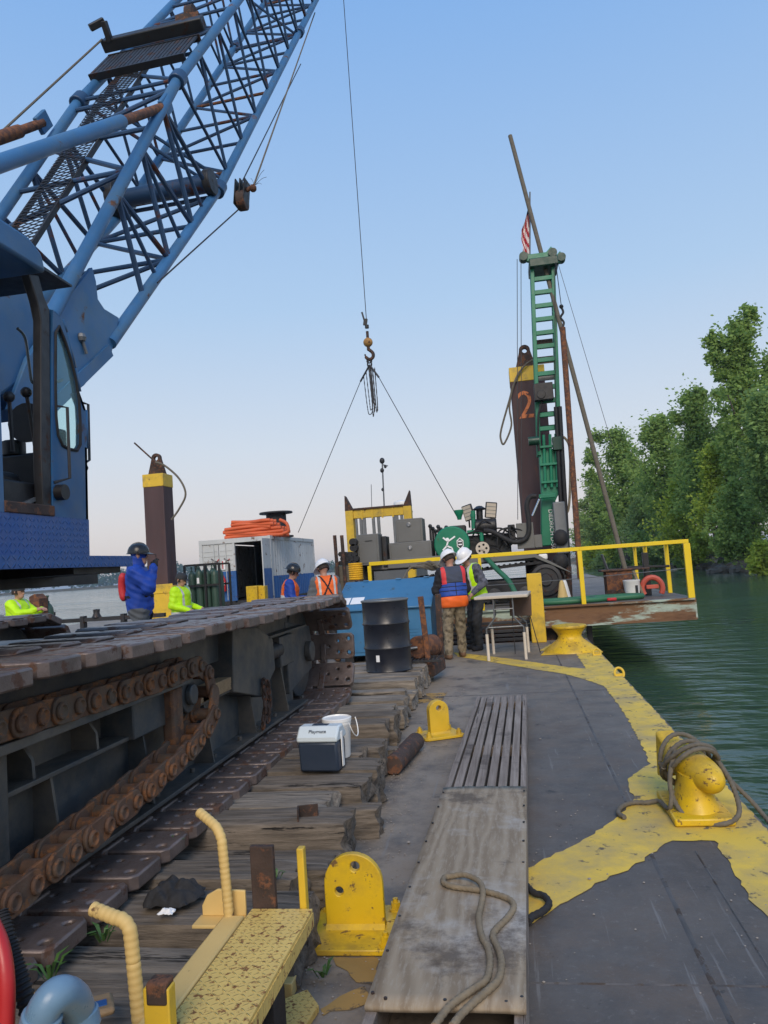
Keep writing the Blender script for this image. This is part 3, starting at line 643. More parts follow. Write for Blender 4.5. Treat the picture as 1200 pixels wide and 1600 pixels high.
# ---- boom
SB = .05; Eb = Vector((1, -SB, 0)).normalized(); BA = math.radians(50.3)
hb = Vector((SB, 1, 0)).normalized(); U = hb*math.cos(BA)+Vector((0, 0, math.sin(BA))); Nb = -hb*math.sin(BA)+Vector((0, 0, math.cos(BA)))
JC = Vector((-3.7, 8.0, 6.63)); HW, HD = .60, .61
def plane_pt(x, y, ex):
    """pixel on the vertical plane through the boom side at lateral offset ex"""
    P0 = JC+Eb*ex; d = Vector(_ray(x, y).tolist()); t = (P0-Vector(EYE.tolist())).dot(Eb)/d.dot(Eb); return Vector(EYE.tolist())+d*t
def node(sv, e, n): # e, n = +-1; the foot section narrows toward the pins
    hd = HD if sv >= 0 else HD+(.24-HD)*(-sv/4.6)
    hw = HW; up = 1.0
    if sv > 12: k = (sv-12)/5; hd = HD*(1-.75*k); hw = HW*(1-.45*k)
    sh = 0.0 if sv >= 0 else -.02*sv
    return JC+U*sv+Eb*(hw*e)+Nb*(hd*n)
q = MB(); q.cyl(JC+U*16.6-Eb*.5, JC+U*16.6+Eb*.5, .32, n=24); boom = q.build('boom', 'lattice', crane, .01)
for e in (-1, 1):
    for n in (-1, 1):
        q = MB(); q.tube([node(-4.1 if n > 0 else -3.6, e, n), node(0, e, n), node(12, e, n), node(16.8, e, n)], .056, 14); q.build('chord', 'crane_blue', boom)
        q = MB(); c = node(0, e, n); q.cyl(c-U*.09, c+U*.09, .088, n=14); q.beam(c-Eb*.05, c+Eb*.05, .12, .16, U); q.build('pin_joint', 'lattice', boom, .01)
        q = MB(); c = node(6.2, e, n); q.cyl(c-U*.09, c+U*.09, .086, n=14); q.build('pin_joint', 'lattice', boom, .01)
def lac(a, c, r, m='lattice'):
    q = MB(); q.cyl(a, c, r*.9, n=8); q.build('lacing', m, boom)
st = [i*.93 for i in range(0, 14)]
for e in (-1, 1):
    for i in range(len(st)-1):
        a, c, h = st[i], st[i+1], (st[i]+st[i+1])/2
        lac(node(a, e, 1), node(h, e, -1), .0225); lac(node(h, e, -1), node(c, e, 1), .0225)
for n in (-1, 1):
    for i in range(len(st)-1):
        a, c, h = st[i], st[i+1], (st[i]+st[i+1])/2
        if n == 1: lac(node(a, -1, n), node(a, 1, n), .024); lac(node(a, -1 if i % 2 else 1, n), node(c, 1 if i % 2 else -1, n), .024)
        else: lac(node(h, -1, n), node(h, 1, n), .024, 'rust' if i % 3 == 0 else 'lattice'); lac(node(h, -1 if i % 2 else 1, n), node(h+.93, 1 if i % 2 else -1, n), .024)
for sv in (0, .25, 6.0): lac(node(sv, -1, 1), node(sv, 1, -1), .024); lac(node(sv, -1, -1), node(sv, 1, -1), .03)
sb = [-.25, -1.1, -1.95, -2.75]
for e in (-1, 1):
    for i in range(len(sb)-1):
        a, c, h = sb[i], sb[i+1], (sb[i]+sb[i+1])/2
        lac(node(a, e, -1), node(h, e, 1), .030); lac(node(h, e, 1), node(c, e, -1), .030)
        lac(node(h, e, 1), node(h, e, -1), .024)
for n in (-1, 1):
    for i in range(len(sb)-1):
        lac(node(sb[i], -1, n), node(sb[i], 1, n), .028); lac(node(sb[i], -1 if i % 2 else 1, n), node(sb[i+1], 1 if i % 2 else -1, n), .028)
# plated foot
for e in (-1, 1):
    pts = [plane_pt(*p, HW) for p in ((141, 418), (147, 440), (150, 468), (160, 483), (183, 497), (172, 550), (128, 603), (70, 646), (10, 640), (40, 560), (92, 478))]
    off = Eb*(HW*(e-1)); q = MB(); m_ = len(pts); vs = [p+off-Eb*.02 for p in pts]+[p+off+Eb*.02 for p in pts]
    q.add(vs, [tuple(range(m_)), tuple(range(2*m_-1, m_-1, -1))]+[(i, (i+1) % m_, m_+(i+1) % m_, m_+i) for i in range(m_)]); q.build('foot_plate', 'crane_blue', boom, .006)
a, c = plane_pt(118, 470, HW), plane_pt(158, 537, HW)
q = MB(); d = (c-a).normalized(); q.beam(a-Eb*1.18, c-Eb*1.18, .02, .02); q.obox((a+c)/2-Eb*.6, (1.16, .03, (c-a).length), Matrix((Eb, d.cross(Eb), d)).transposed()); q.build('foot_diaphragm', 'crane_blue', boom)
a, c = plane_pt(168, 548, HW), plane_pt(70, 642, HW)
q = MB(); d = (c-a).normalized(); q.obox((a+c)/2-Eb*.6, (1.27, .10, (c-a).length), Matrix((Eb, d.cross(Eb), d)).transposed()); q.build('foot_bottom', 'crane_blue', boom)
q = MB(); a = plane_pt(60, 560, HW); q.obox(a-Eb*.6+Vector((0, -.35, .05)), (1.15, 1.0, .6), Matrix.Rotation(.6, 3, 'X')); q.build('foot_housing', 'crane_blue', boom, .03)
q = MB(); c = plane_pt(122, 528, HW)+Eb*.03; q.ball(c, .04, 8); q.cyl(c, c+Vector((.01, .05, -.12)), .012); q.build('work_light', 'steel_grey', boom)
# back-stay tubes to the gantry
for e, (pa, pb, pc) in ((1, ((258, 166), (190, 190), (-60, 276))), (-1, ((66, 192), (30, 205), (-60, 235)))):
    a, bb, c = (plane_pt(*p, HW*e) for p in (pa, pb, pc))
    q = MB(); q.cyl(a, bb, .045, n=14); q.build('backstop_rod', 'rust', boom); q = MB(); q.cyl(bb, c, .062, n=14); q.build('backstop_tube', 'crane_blue' if e > 0 else 'rust', boom)
    q = MB(); q.beam(a+U*.14+Nb*.0, a-U*.10, .05, .17, Nb); q.build('backstop_lug', 'crane_blue', boom, .01)
# walkway of expanded metal along the top face, platform and cross bar
def topf(sv, ev, nv=1.0): hd = HD if sv >= 0 else HD+(.24-HD)*(-sv/4.6); return JC+U*sv+Eb*ev+Nb*(hd*nv+.03)
q = MB(); w0, w1 = -.32, .02
for k in range(84):
    s0 = -4.2+k*.060
    for sg in (1, -1):
        a = topf(s0, w0 if sg > 0 else w1); c = topf(s0+.16, w1 if sg > 0 else w0); q.beam(a, c, .010, .006, Nb)
q.build('walkway_grating', 'steel_dark', boom)
for ev in (w0, w1): q = MB(); q.beam(topf(-4.2, ev), topf(.9, ev), .02, .05, Nb); q.build('walkway_rail', 'steel_dark', boom)
pf = [topf(.55, -.64), topf(.55, .56), topf(1.25, .56), topf(1.25, -.64)]
for k in range(22):
    t0 = k/22; q = MB(); a = pf[0].lerp(pf[1], t0+.01); c = pf[3].lerp(pf[2], t0+.01); q.beam(a+Nb*.06, c+Nb*.06, .042, .02, Nb); q.build('platform_slat', 'steel_dark', boom)
q = MB(); q.beam(pf[0]+Nb*.04, pf[1]+Nb*.04, .03, .08, Nb); q.beam(pf[3]+Nb*.04, pf[2]+Nb*.04, .03, .08, Nb); q.build('platform_frame', 'steel_dark', boom)
q = MB(); q.beam(topf(1.55, -.78)+Nb*.12, topf(1.55, .56)+Nb*.12, .16, .14, Nb); q.build('cross_bar', 'steel_dark', boom, .015)
c = topf(1.5, -.66)+Nb*.15; q = MB(); q.beam(c, c+Nb*.22+U*.05, .08, .07, Eb); q.beam(c+Nb*.22+U*.07, c+Nb*.2-Eb*.16-U*.05, .07, .08, Nb); q.build('roller_bracket', 'steel_dark', boom, .01)
c = topf(1.95, .3)+Nb*.12; q = MB(); q.cyl(c-Eb*.05, c+Eb*.05, .14, n=16); q.obox(c-U*.15, (.3, .15, .1)); q.build('deflector_sheave', 'rust_dark', boom)
# fairlead roller across the lower chords
a, c = plane_pt(158, 300, -HW*.3), plane_pt(348, 290, HW)
a = JC+U*-.25-Eb*.55+Nb*-.42; c = JC+U*-.25+Eb*.62+Nb*-.42
q = MB(); q.cyl(a, c, .10, n=18); q.build('fairlead_roller', 'lattice', boom, .01)
q = MB(); q.cyl(a-Eb*.06, a+Eb*.06, .24, n=24); q.cyl(a-Eb*.07, a+Eb*.07, .1, n=16); q.build('sheave', 'black', boom, .015)
q = MB(); q.cyl(c-Eb*.04, c+Eb*.05, .15, n=18); q.build('sheave', 'steel_dark', boom, .015)
# pendant lines over the back of the boom
a = topf(1.5, -.75)+Nb*.2; c = plane_pt(-40, 245, -HW-.1); q = MB(); q.cyl(a, c, .012, n=6); q.build('pendant_cable', 'rope_dark', boom)
# ================================================================== idle block hanging under the boom
bp = at(378, 306, 8.3)
blk = thing('cable_block', 'black sheave block hanging on cables beside the lower boom chord', 'pulley block', bp)
q = MB(); R = Matrix.Rotation(.12, 3, 'Y')
for dx in (-.055, 0, .055): q.obox(bp+Vector((dx, 0, .02)), (.018, .20, .30), R)
q.build('cheek_plates', 'black', blk, .02)
q = MB(); q.cyl(bp+Vector((-.05, 0, -.06)), bp+Vector((.05, 0, -.06)), .115, n=20); q.build('sheave', 'rust_dark', blk, .01)
q = MB(); q.ball(bp+Vector((.14, 0, .07)), .045, 10); q.cyl(bp+Vector((.05, 0, .05)), bp+Vector((.16, 0, .1)), .025); q.build('wedge_socket', 'rust', blk)
q = MB(); tp = at(492, 20, 13.6); q.cyl(bp+Vector((.15, 0, .1)), tp, .011, n=6); q.build('cable', 'rope_dark', blk)
q = MB(); q.cyl(bp+Vector((-.03, 0, .1)), at(470, 100, 12.0), .008, n=6); q.build('cable', 'wire', blk)
q = MB(); q.cyl(bp+Vector((-.04, 0, -.15)), at(246, 442, 6.6), .008, n=6); q.build('cable', 'wire', blk)
q = MB()
for k in range(6):
    d = Vector((.16*math.cos(k*.7-.9), rnd.uniform(-.05, .05), .12*math.sin(k*.8-.6)+.05)); q.tube(bez([bp+Vector((.16, 0, .1)), bp+Vector((.16, 0, .1))+d*.6+Vector((0, 0, .02)), bp+Vector((.16, 0, .1))+d], 3), .0025, 4)
q.build('frayed_wires', 'wire', blk)
# ================================================================== things on the near deck
V = Vector
# ---- gangplank: slatted timber walkway half covered with plywood
gz = .14
g00, g10, g01, g11 = atz(572, 1600, gz), atz(814, 1600, gz), atz(745, 1088, gz), atz(823, 1085, gz)
gax = ((g01+g11)/2-(g00+g10)/2); GL = gax.length; gax.normalize(); gsd = V((gax.y, -gax.x, 0))
g0 = (g00+g10)/2; GWn = .275; GWf = .275
def gp(u, v, z): return g0+gax*v+gsd*u+V((0, 0, z-gz))
gang = thing('gangplank', 'long weathered timber gangplank, slats at the far end, plywood on the near half', 'gangplank', (g0.x, g0.y, 0))
def gbox(u0, u1, v0, v1, z0, z1, name, m, bev=.003):
    q = MB(); q.add([gp(u0, v0, z0), gp(u1, v0, z0), gp(u1, v1, z0), gp(u0, v1, z0), gp(u0, v0, z1), gp(u1, v0, z1), gp(u1, v1, z1), gp(u0, v1, z1)], [(3, 2, 1, 0), (4, 5, 6, 7), (0, 1, 5, 4), (1, 2, 6, 5), (2, 3, 7, 6), (3, 0, 4, 7)])
    return q.build(name, m, gang, bev)
for s in (-1, 1): gbox(s*.243-.019, s*.243+.019, -.25, GL, .004, gz, 'side_rail', 'slat'); 
vs_ = 2.46
for k in range(6):
    u = -.182+k*.0728; gbox(u-.027, u+.027, vs_, GL-.03, gz-.032+.003*((k*5) % 3), gz-.004+.003*((k*5) % 3), 'slat', 'slat', .002)
for v in (vs_+.15, vs_+1.3, GL-.2): gbox(-.223, .223, v-.04, v+.04, .03, gz-.036, 'cross_batten', 'slat')
for v in (-.1, .9, 1.8): gbox(-.223, .223, v-.04, v+.04, .03, gz-.002, 'cross_batten', 'slat')
for u in (-.09, .09): gbox(u-.03, u+.03, -.25, .02, .02, gz-.02, 'inner_rail', 'slat')
# plywood sheet, slightly bowed, ragged far edge
def ply_mat():
    m, nt, bs = _nodes('plywood'); v, w = _vec(nt)
    mp = nt.nodes.new('ShaderNodeMapping'); mp.inputs['Scale'].default_value = (5.5, .9, 1); nt.links.new(v, mp.inputs[0])
    wv = nt.nodes.new('ShaderNodeTexWave'); wv.inputs['Scale'].default_value = .8; wv.inputs['Distortion'].default_value = 16; wv.inputs['Detail'].default_value = 3; wv.inputs['Detail Scale'].default_value = 1.1
    wv.bands_direction = 'X'; nt.links.new(mp.outputs[0], wv.inputs[0])
    g = _noise(nt, mp.outputs[0], 14, 6, .7)
    c = _mix(nt, wv.outputs['Fac'], (.235, .180, .120), (.325, .262, .185))
    c = _mix(nt, _ramp(nt, g, .50, .75), c, (.37, .325, .26))
    c = _mix(nt, _ramp(nt, _noise(nt, v, 1.5, 6, .65), .52, .66), c, (.42, .395, .36))
    st = nt.nodes.new('ShaderNodeMath'); st.operation = 'MULTIPLY'; st.inputs[1].default_value = .8
    nt.links.new(_ramp(nt, _noise(nt, v, 2.2, 9, .72), .54, .64), st.inputs[0])
    c = _mix(nt, st.outputs[0], c, (.085, .065, .05))
    nt.links.new(c, bs.inputs['Base Color']); bs.inputs['Roughness'].default_value = .85
    _bump(nt, bs, _mix(nt, .75, wv.outputs['Fac'], g), .22, .005); MAT['plywood'] = m
ply_mat()
q = MB(); nu, nv = 12, 30; vs = []
for j in range(nv+1):
    for i in range(nu+1):
        u = -.264+.528*i/nu; v = .05+(vs_+.03-.05)*j/nv+(j == nv)*rnd.uniform(-.014, .012)
        vs.append(gp(u, v, gz+.022+.006*math.sin(v*2.1)+.004*math.sin(u*9+v)))
q.add(vs, [(j*(nu+1)+i, j*(nu+1)+i+1, (j+1)*(nu+1)+i+1, (j+1)*(nu+1)+i) for j in range(nv) for i in range(nu)])
pl = q.build('plywood_sheet', 'plywood', gang); so = pl.modifiers.new('solid', 'SOLIDIFY'); so.thickness = .018; so.offset = -1
q = MB()
for j in range(9):
    for u in (-.25, .25): q.cyl(gp(u, .12+j*.28, gz+.02), gp(u, .12+j*.28, gz+.027), .006, n=8)
for u in (-.2, 0, .2): q.cyl(gp(u, .09, gz+.02), gp(u, .09, gz+.027), .006, n=8)
q.build('screw_heads', 'steel_dark', gang)
# ---- rope lying on the plywood
rz = gz+.045
rp1 = [(520, 1612), (590, 1520), (700, 1440), (755, 1400), (772, 1330), (765, 1260), (735, 1200), (722, 1120), (733, 1060), (742, 1010), (722, 965), (660, 937), (600, 928), (566, 935), (562, 957), (600, 975), (680, 986), (760, 1000), (830, 1020), (872, 1042), (880, 1075), (850, 1120), (800, 1170), (786, 1205), (815, 1270), (826, 1330), (810, 1400), (760, 1450), (690, 1510), (640, 1560), (600, 1612)]
pts = [atz(500+a*.3436, 1050+c*.3436, rz) for a, c in rp1]
for i in range(9, 12): pts[i].z += .014
q = rope(bez(pts, 6), .0125); c = pts[9]
tag(q.build('rope', 'rope', None, loc=(c.x, c.y, gz+.02)), 'tan laid rope looped on the plywood of the gangplank', 'rope')
# ---- black hose end lying beside the gangplank
pts = [atz(x, y, .03) for x, y in ((822, 1383), (834, 1395), (850, 1400), (858, 1412), (848, 1424), (832, 1432), (826, 1440))]
q = rope(bez(pts, 6), .016); tag(q.build('rope', 'rope_black', None, loc=pts[3]), 'short black rope end curling out from under the gangplank onto yellow paint', 'rope')
# ---- padeyes
def padeye(cx, cy, rot, w, d, up_w, up_h, holes, label, m, bolts=True, th=.035):
    t = thing('padeye', label, 'padeye', (cx, cy, 0)); R = Matrix.Rotation(rot, 4, 'Z'); X = Matrix.Translation((cx, cy, 0)) @ R
    q = MB(); c = .03; q.prism([(-w/2+c, -d/2), (w/2-c, -d/2), (w/2, -d/2+c), (w/2, d/2-c), (w/2-c, d/2), (-w/2+c, d/2), (-w/2, d/2-c), (-w/2, -d/2+c)], 'Z', .004, .028); q.xf(X); q.build('base_plate', m, t, .004)
    r = up_w/2; poly = [(-r, .028), (r, .028)]+[(r*math.cos(a), up_h-r+r*math.sin(a)) for a in [i*math.pi/16 for i in range(17)]]
    q = MB(); q.holed(poly, holes, 'Y', -th/2, th/2, 18); q.xf(X); q.build('upright_plate', m, t, .004)
    q = MB(); q.prism([(-.02-th/2, .028), (.02+th/2, .028), (th/2, .046), (-th/2, .046)], 'X', -r, r); q.xf(X); q.build('weld_bead', m, t)
    if bolts:
        for sx in (-1, 1):
            for sy in (-1, 1):
                q = MB(); a = V((sx*(w/2-.045), sy*(d/2-.05), .028)); q.cyl(a, a+V((0, 0, .006)), .030, n=14); q.cyl(a+V((0, 0, .006)), a+V((0, 0, .034)), .023, n=6); q.cyl(a+V((0, 0, .034)), a+V((0, 0, .05)), .012, n=10); q.xf(X); q.build('bolt', m, t)
    return t
padeye(-.80, 3.40, .02, .40, .42, .262, .345, [(.012, .29, .022), (-.065, .185, .020)], 'large bright yellow rounded padeye with two holes beside the near gangplank end', 'yellow_new')
padeye(-.78, 7.16, .45, .38, .36, .19, .33, [(.0, .26, .025)], 'smaller faded yellow padeye with rust streaks near the black drum', 'yellow', th=.08)
q = MB(); a, c = atz(614, 1196, .078), atz(650, 1158, .078); q.lathe([(.058, 0), (.074, 0), (.074, (c-a).length), (.058, (c-a).length)], a, (c-a).to_track_quat('Z', 'Y').to_matrix(), 20); q.cyl(a+(c-a)*.02, c, .06, n=16)
tag(q.build('roller_pipe', 'rust_dark', None, .004, loc=(a.x, a.y, 0)), 'short rusty brown pipe lying on deck against the timber ends', 'pipe')
# ---- roped horn bollard at the deck edge
bc = V((.965, 4.9, 0)); bol = thing('horn_bollard', 'yellow horn bollard with rope wound round it at the deck edge', 'bollard', (bc.x, bc.y, 0))
q = MB(); q.prism([(bc.x-.165, bc.y-.26), (bc.x+.165, bc.y-.26), (bc.x+.165, bc.y+.30), (bc.x-.165, bc.y+.30)], 'Z', .006, .05); q.build('base_plate', 'yellow_new', bol, .01)
def loft(secs, n=20):
    """closed rings (centre, half width vector, half height vector)"""
    q = MB(); vs = []
    for c, a, h in secs:
        for i in range(n): t = 2*math.pi*i/n; vs.append(V(c)+V(a)*math.cos(t)+V(h)*math.sin(t))
    m_ = len(secs); fs = [(j*n+i, j*n+(i+1) % n, (j+1)*n+(i+1) % n, (j+1)*n+i) for j in range(m_-1) for i in range(n)]
    fs += [tuple(range(n-1, -1, -1)), tuple(range((m_-1)*n, m_*n))]; return q.add(vs, fs)
q = loft([((bc.x, bc.y, .05), (.135, 0, 0), (0, .20, 0)), ((bc.x, bc.y, .10), (.115, 0, 0), (0, .17, 0)), ((bc.x+.01, bc.y, .18), (.10, 0, 0), (0, .16, 0)), ((bc.x+.02, bc.y, .245), (.10, 0, 0), (0, .17, 0))]); q.build('pedestal', 'yellow_new', bol, smooth=60)
ax = V((.10, -.40, -.05)).normalized()       # the barrel points toward the near end, a little outboard
hc_ = V((bc.x+.02, bc.y+.05, .262)); sdv = ax.cross(V((0, 0, 1))).normalized(); upv = sdv.cross(ax)
secs = []
for d, r in ((-.22, .03), (-.21, .075), (-.17, .105), (-.1, .108), (0, .108), (.12, .102), (.20, .090), (.26, .068), (.29, .042), (.30, .015)): secs.append((hc_+ax*d, sdv*r, upv*r*.95))
loft(secs).build('horn', 'yellow_new', bol, smooth=60)
q = MB(); a = hc_-ax*.16
pp = [a+upv*.04-sdv*.06, a-ax*.20+upv*.11-sdv*.06, a-ax*.20-upv*.2-sdv*.06, a-upv*.12-sdv*.06]
q.add(pp+[p+sdv*.13 for p in pp], [(0, 1, 2, 3), (7, 6, 5, 4), (0, 4, 5, 1), (1, 5, 6, 2), (2, 6, 7, 3), (3, 7, 4, 0)]); q.build('stop_fin', 'yellow_new', bol, .02)
rp_ = thing('mooring_rope', 'grey mooring rope wound round the near yellow horn bollard', 'rope', hc_)
for k, (d, tilt, rr) in enumerate(((.02, .30, .145), (-.07, .1, .14), (-.13, -.12, .142), (-.05, .42, .158))):
    pts = []
    for i in range(25):
        t = 2*math.pi*i/24; pts.append(hc_+ax*(d+tilt*.3*math.sin(t)+.01*math.sin(3*t))+sdv*(rr*math.cos(t))+upv*((rr*.98)*math.sin(t)-.012*(math.sin(t) < 0)))
    rope(pts, .0145).build('turn', 'rope_dark', rp_)
rt_ = -sdv
low = [hc_-rt_*.10+upv*.11, hc_+ax*.05-rt_*.165-upv*.02, hc_+ax*.10-rt_*.175-upv*.14, hc_+ax*.22-rt_*.14-upv*.215, hc_+ax*.34-rt_*.02-upv*.205, hc_+ax*.33+rt_*.10-upv*.16, hc_+ax*.18+rt_*.15-upv*.06, hc_+ax*.05+rt_*.13+upv*.05]
rope(bez(low, 8), .0145).build('slack_loop', 'rope_dark', rp_)
low = [hc_+ax*.08-rt_*.17-upv*.10, hc_+ax*.10-rt_*.20-upv*.20, atz(1030, 1252, .03), atz(1010, 1254, .022), atz(990, 1254, .02), atz(972, 1260, .02), atz(966, 1270, .02), atz(976, 1277, .02)]
rope(bez(low, 8), .0145).build('tail', 'rope_dark', rp_)
low = [hc_+ax*.1+rt_*.12, hc_+ax*.06+rt_*.2-upv*.08, V((1.31, 4.82, .03)), V((1.35, 4.6, -.1)), V((1.42, 4.2, -.6)), V((1.45, 4.0, -.9))]
rope(bez(low, 8), .0135).build('line_overboard', 'rope_dark', rp_)
# ---- far mushroom bollard
c = V((.86, 12.95, 0)); bm2 = thing('mushroom_bollard', 'yellow mushroom bollard with wide flat head and flared base at the far corner', 'bollard', c)
q = MB(); q.lathe([(0, .36), (.20, .365), (.27, .375), (.285, .40), (.275, .425), (.20, .435), (0, .438)][::1], c, None, 32); q.build('head', 'yellow_new', bm2, smooth=60)
q = MB(); q.lathe([(.44, .004), (.43, .03), (.30, .13), (.21, .20), (.185, .25), (.21, .31), (.262, .372), (.1, .37)], c, None, 32); q.build('flared_base', 'yellow_new', bm2, smooth=60)
q = MB(); q.prism([(c.x-.50, c.y-.40), (c.x+.46, c.y-.42), (c.x+.44, c.y+.40), (c.x-.36, c.y+.40)], 'Z', .006, .014); q.build('base_plate', 'yellow', bm2)
# ---- yellow boarding step with rung-wrapped grab bars
stp = thing('boarding_step', 'yellow steel boarding step with tread plate and bent taped grab bars', 'step', (-.88, 2.3, .0))
q = MB(); q.box(-.985, -.768, 1.2, 2.62, .438, .446); q.build('tread', 'yellow_tread', stp)
q = MB(); q.box(-.778, -.764, 1.2, 2.615, .392, .436); q.build('tread_skirt', 'yellow_tread', stp)
q = MB(); q.box(-1.065, -.990, 1.2, 2.56, .36, .452); q.build('side_channel', 'yellow_pale', stp, .006)
for x0, x1, y0, y1, z0, z1, m in ((-.985, -.90, 2.625, 2.65, .30, .655, 'rust_dark'), (-.815, -.790, 2.625, 2.66, .38, .645, 'yellow'), (-1.0, -.93, 1.86, 1.90, .30, .585, 'yellow')):
    q = MB(); q.box(x0, x1, y0, y1, z0, z1); q.build('upright', m, stp, .004)
q = MB(); q.box(-.99, -.935, 1.855, 1.905, .545, .60); q.build('rusty_tip', 'rust_dark', stp, .006)
for y_ in (1.3, 2.2): q = MB(); q.box(-.96, -.78, y_, y_+.11, .004, .43); q.build('support_foot', 'black', stp)
def wrapbar(pts, r, name, m):
    P = bez(pts, 10); q = MB(); L = [0]
    for i in range(1, len(P)): L.append(L[-1]+(P[i]-P[i-1]).length)
    n = int(L[-1]/.0045); Q = []; R = []; j = 0
    for k in range(n+1):
        s_ = L[-1]*k/n
        while j < len(L)-2 and L[j+1] < s_: j += 1
        Q.append(P[j].lerp(P[j+1], (s_-L[j])/max(1e-6, L[j+1]-L[j]))); R.append(r*(.96+.17*abs(math.sin(math.pi*s_/.019))**.5-.06))
    q.tube(Q, R, 14); return q.build(name, m, stp, smooth=50)
wrapbar([(-1.045, 2.56, .40), (-1.05, 2.56, .55), (-1.056, 2.56, .67), (-1.060, 2.563, .705), (-1.078, 2.575, .735), (-1.10, 2.59, .748), (-1.165, 2.63, .775)], .0165, 'grab_bar', 'yellow_pale')
wrapbar([(-1.075, 1.98, .38), (-1.083, 1.98, .52), (-1.090, 1.98, .645), (-1.094, 1.98, .675), (-1.112, 1.984, .695), (-1.14, 1.99, .70), (-1.215, 2.01, .714)], .0185, 'grab_bar', 'yellow_pale')
q = MB(); q.prism([(-1.16, .43), (-1.0, .43), (-1.0, .515), (-1.10, .52), (-1.14, .50), (-1.16, .465)], 'Y', 2.60, 2.612); q.box(-1.17, -1.0, 2.53, 2.612, .418, .43); q.build('gusset_plate', 'yellow_pale', stp, .003)
P = [atz(x, y, .03) for x, y in ((398, 1592), (415, 1572), (480, 1545), (498, 1570), (470, 1612), (400, 1612))]
q = MB(); q.prism([(p.x, p.y) for p in P], 'Z', .006, .028); q.xf(Matrix.Translation((0, 0, .0))); tag(q.build('tread_plate', 'yellow_tread', None, loc=(P[0].x, P[0].y, 0)), 'loose bent yellow tread plate scrap lying on deck under the boarding step', 'plate')
q = MB(); a = atz(445, 1532, .05); q.box(a.x-.03, a.x+.04, a.y-.04, a.y+.04, .004, .06); tag(q.build('wood_wedge', 'yellow_pale', None, .004, loc=(a.x, a.y, 0)), 'small yellow painted wedge on deck beside the boarding step', 'wedge')
# ---- hose, pipe elbow and tools in the near left corner
q = MB(); pe = bez([at(52, 1640, 1.45), at(62, 1602, 1.45), at(72, 1572, 1.45), at(92, 1553, 1.47), at(114, 1560, 1.52), at(124, 1586, 1.56), at(134, 1640, 1.56)], 6)
el = thing('pipe_elbow', 'blue grey plastic pipe elbow in the near left corner', 'pipe', pe[0]); q.tube(pe, .034, 18); q.build('bend', 'pipe_blue', el, smooth=60)
for i_ in (7, 31): d = (pe[i_+1]-pe[i_]).normalized(); q = MB(); q.cyl(pe[i_]-d*.018, pe[i_]+d*.018, .040, n=20); q.build('collar', 'pipe_blue', el, .004)
q = MB(); q.tube(bez([at(-14, 1440, 1.5), at(2, 1480, 1.48), at(10, 1540, 1.46), at(8, 1640, 1.45)], 8), .017, 12); q.tube(bez([at(-24, 1450, 1.52), at(-6, 1500, 1.5), at(0, 1560, 1.48), at(-2, 1640, 1.47)], 8), .017, 12)
tag(q.build('red_hose', 'red', None, loc=at(8, 1560, 1.46)), 'red rubber hose at the near left picture edge', 'hose')
P = bez([at(-2, 1425, 1.6), at(14, 1480, 1.58), at(34, 1540, 1.56), at(62, 1640, 1.54)], 40); q = MB(); q.tube(P, [.021 if (i//2) % 2 else .0175 for i in range(len(P))], 12)
tag(q.build('corrugated_hose', 'rubber', None, loc=P[60]), 'black corrugated hose beside the red hose in the near left corner', 'hose')
q = MB(); q.beam(at(8, 1468, 1.72), at(62, 1590, 1.66), .022, .012); tag(q.build('broomstick', 'handle_wood', None, .004, loc=at(40, 1530, 1.7)), 'orange varnished wooden tool handle behind the corrugated hose', 'tool')
a = atz(150, 1592, .36); q = MB(); R = Matrix.Rotation(.55, 3, 'Z') @ Matrix.Rotation(-.25, 3, 'X'); q.obox(a+V((0, .03, .02)), (.07, .20, .022), R); pd = q.build('wooden_paddle', 'wood_new', None, .01, loc=a)
tag(pd, 'worn wooden paddle end with a blue label near the pipe elbow', 'paddle'); q = MB(); q.obox(a+R @ V((0, -.03, .0125))+V((0, .03, .02)), (.03, .07, .002), R); q.build('label_sticker', 'container_blue', pd)
# ---- crumpled black rag, white scrap, steel angle
def crumple(c, rx, ry, h, seed, m, name, label, cat):
    r = random.Random(seed); q = MB(); n = 26; vs = []; o_ = V((r.uniform(0, 50), r.uniform(0, 50), 0))
    for j in range(n+1):
        for i in range(n+1):
            u, v = i/n*2-1, j/n*2-1; rr = max(abs(u), abs(v)); e = 1+.25*mnoise.noise(V((u*2, v*2, seed)))
            z = h*max(0, 1-rr**2.2)*(.5+1.1*abs(mnoise.noise(V((u*1.4, v*1.4, 7))+o_)))+.22*h*abs(mnoise.noise(V((u*2.8, v*2.8, 3))+o_))
            vs.append((c[0]+u*rx*e*(.8+.2*(1-abs(v))), c[1]+v*ry*e, c[2]+z+.003))
    q.add(vs, [(j*(n+1)+i, j*(n+1)+i+1, (j+1)*(n+1)+i+1, (j+1)*(n+1)+i) for j in range(n) for i in range(n)])
    o = q.build(name, m, None, loc=c, smooth=70); so = o.modifiers.new('solid', 'SOLIDIFY'); so.thickness = .004; o.modifiers.new('sub', 'SUBSURF').levels = 1; return tag(o, label, cat)
crumple((-1.50, 3.10, .275), .12, .10, .10, 3, 'rope_black', 'black_rag', 'crumpled black rag lying on the timbers beside the bottom track pads', 'rag')
crumple((-1.47, 2.96, .28), .035, .025, .02, 5, 'paper', 'paper_scrap', 'white paper scrap in front of the black rag', 'paper')
a = V((-1.17, 4.04, .285)); q = MB(); R = Matrix.Rotation(.25, 4, 'Z'); q.box(-.06, .05, 0, .008, 0, .075); q.box(-.06, -.052, -.07, 0, 0, .075); q.xf(Matrix.Translation(a) @ R); tag(q.build('steel_angle', 'rust_dark', None, .002, loc=a), 'small rusty steel angle piece standing on a timber end', 'angle iron')
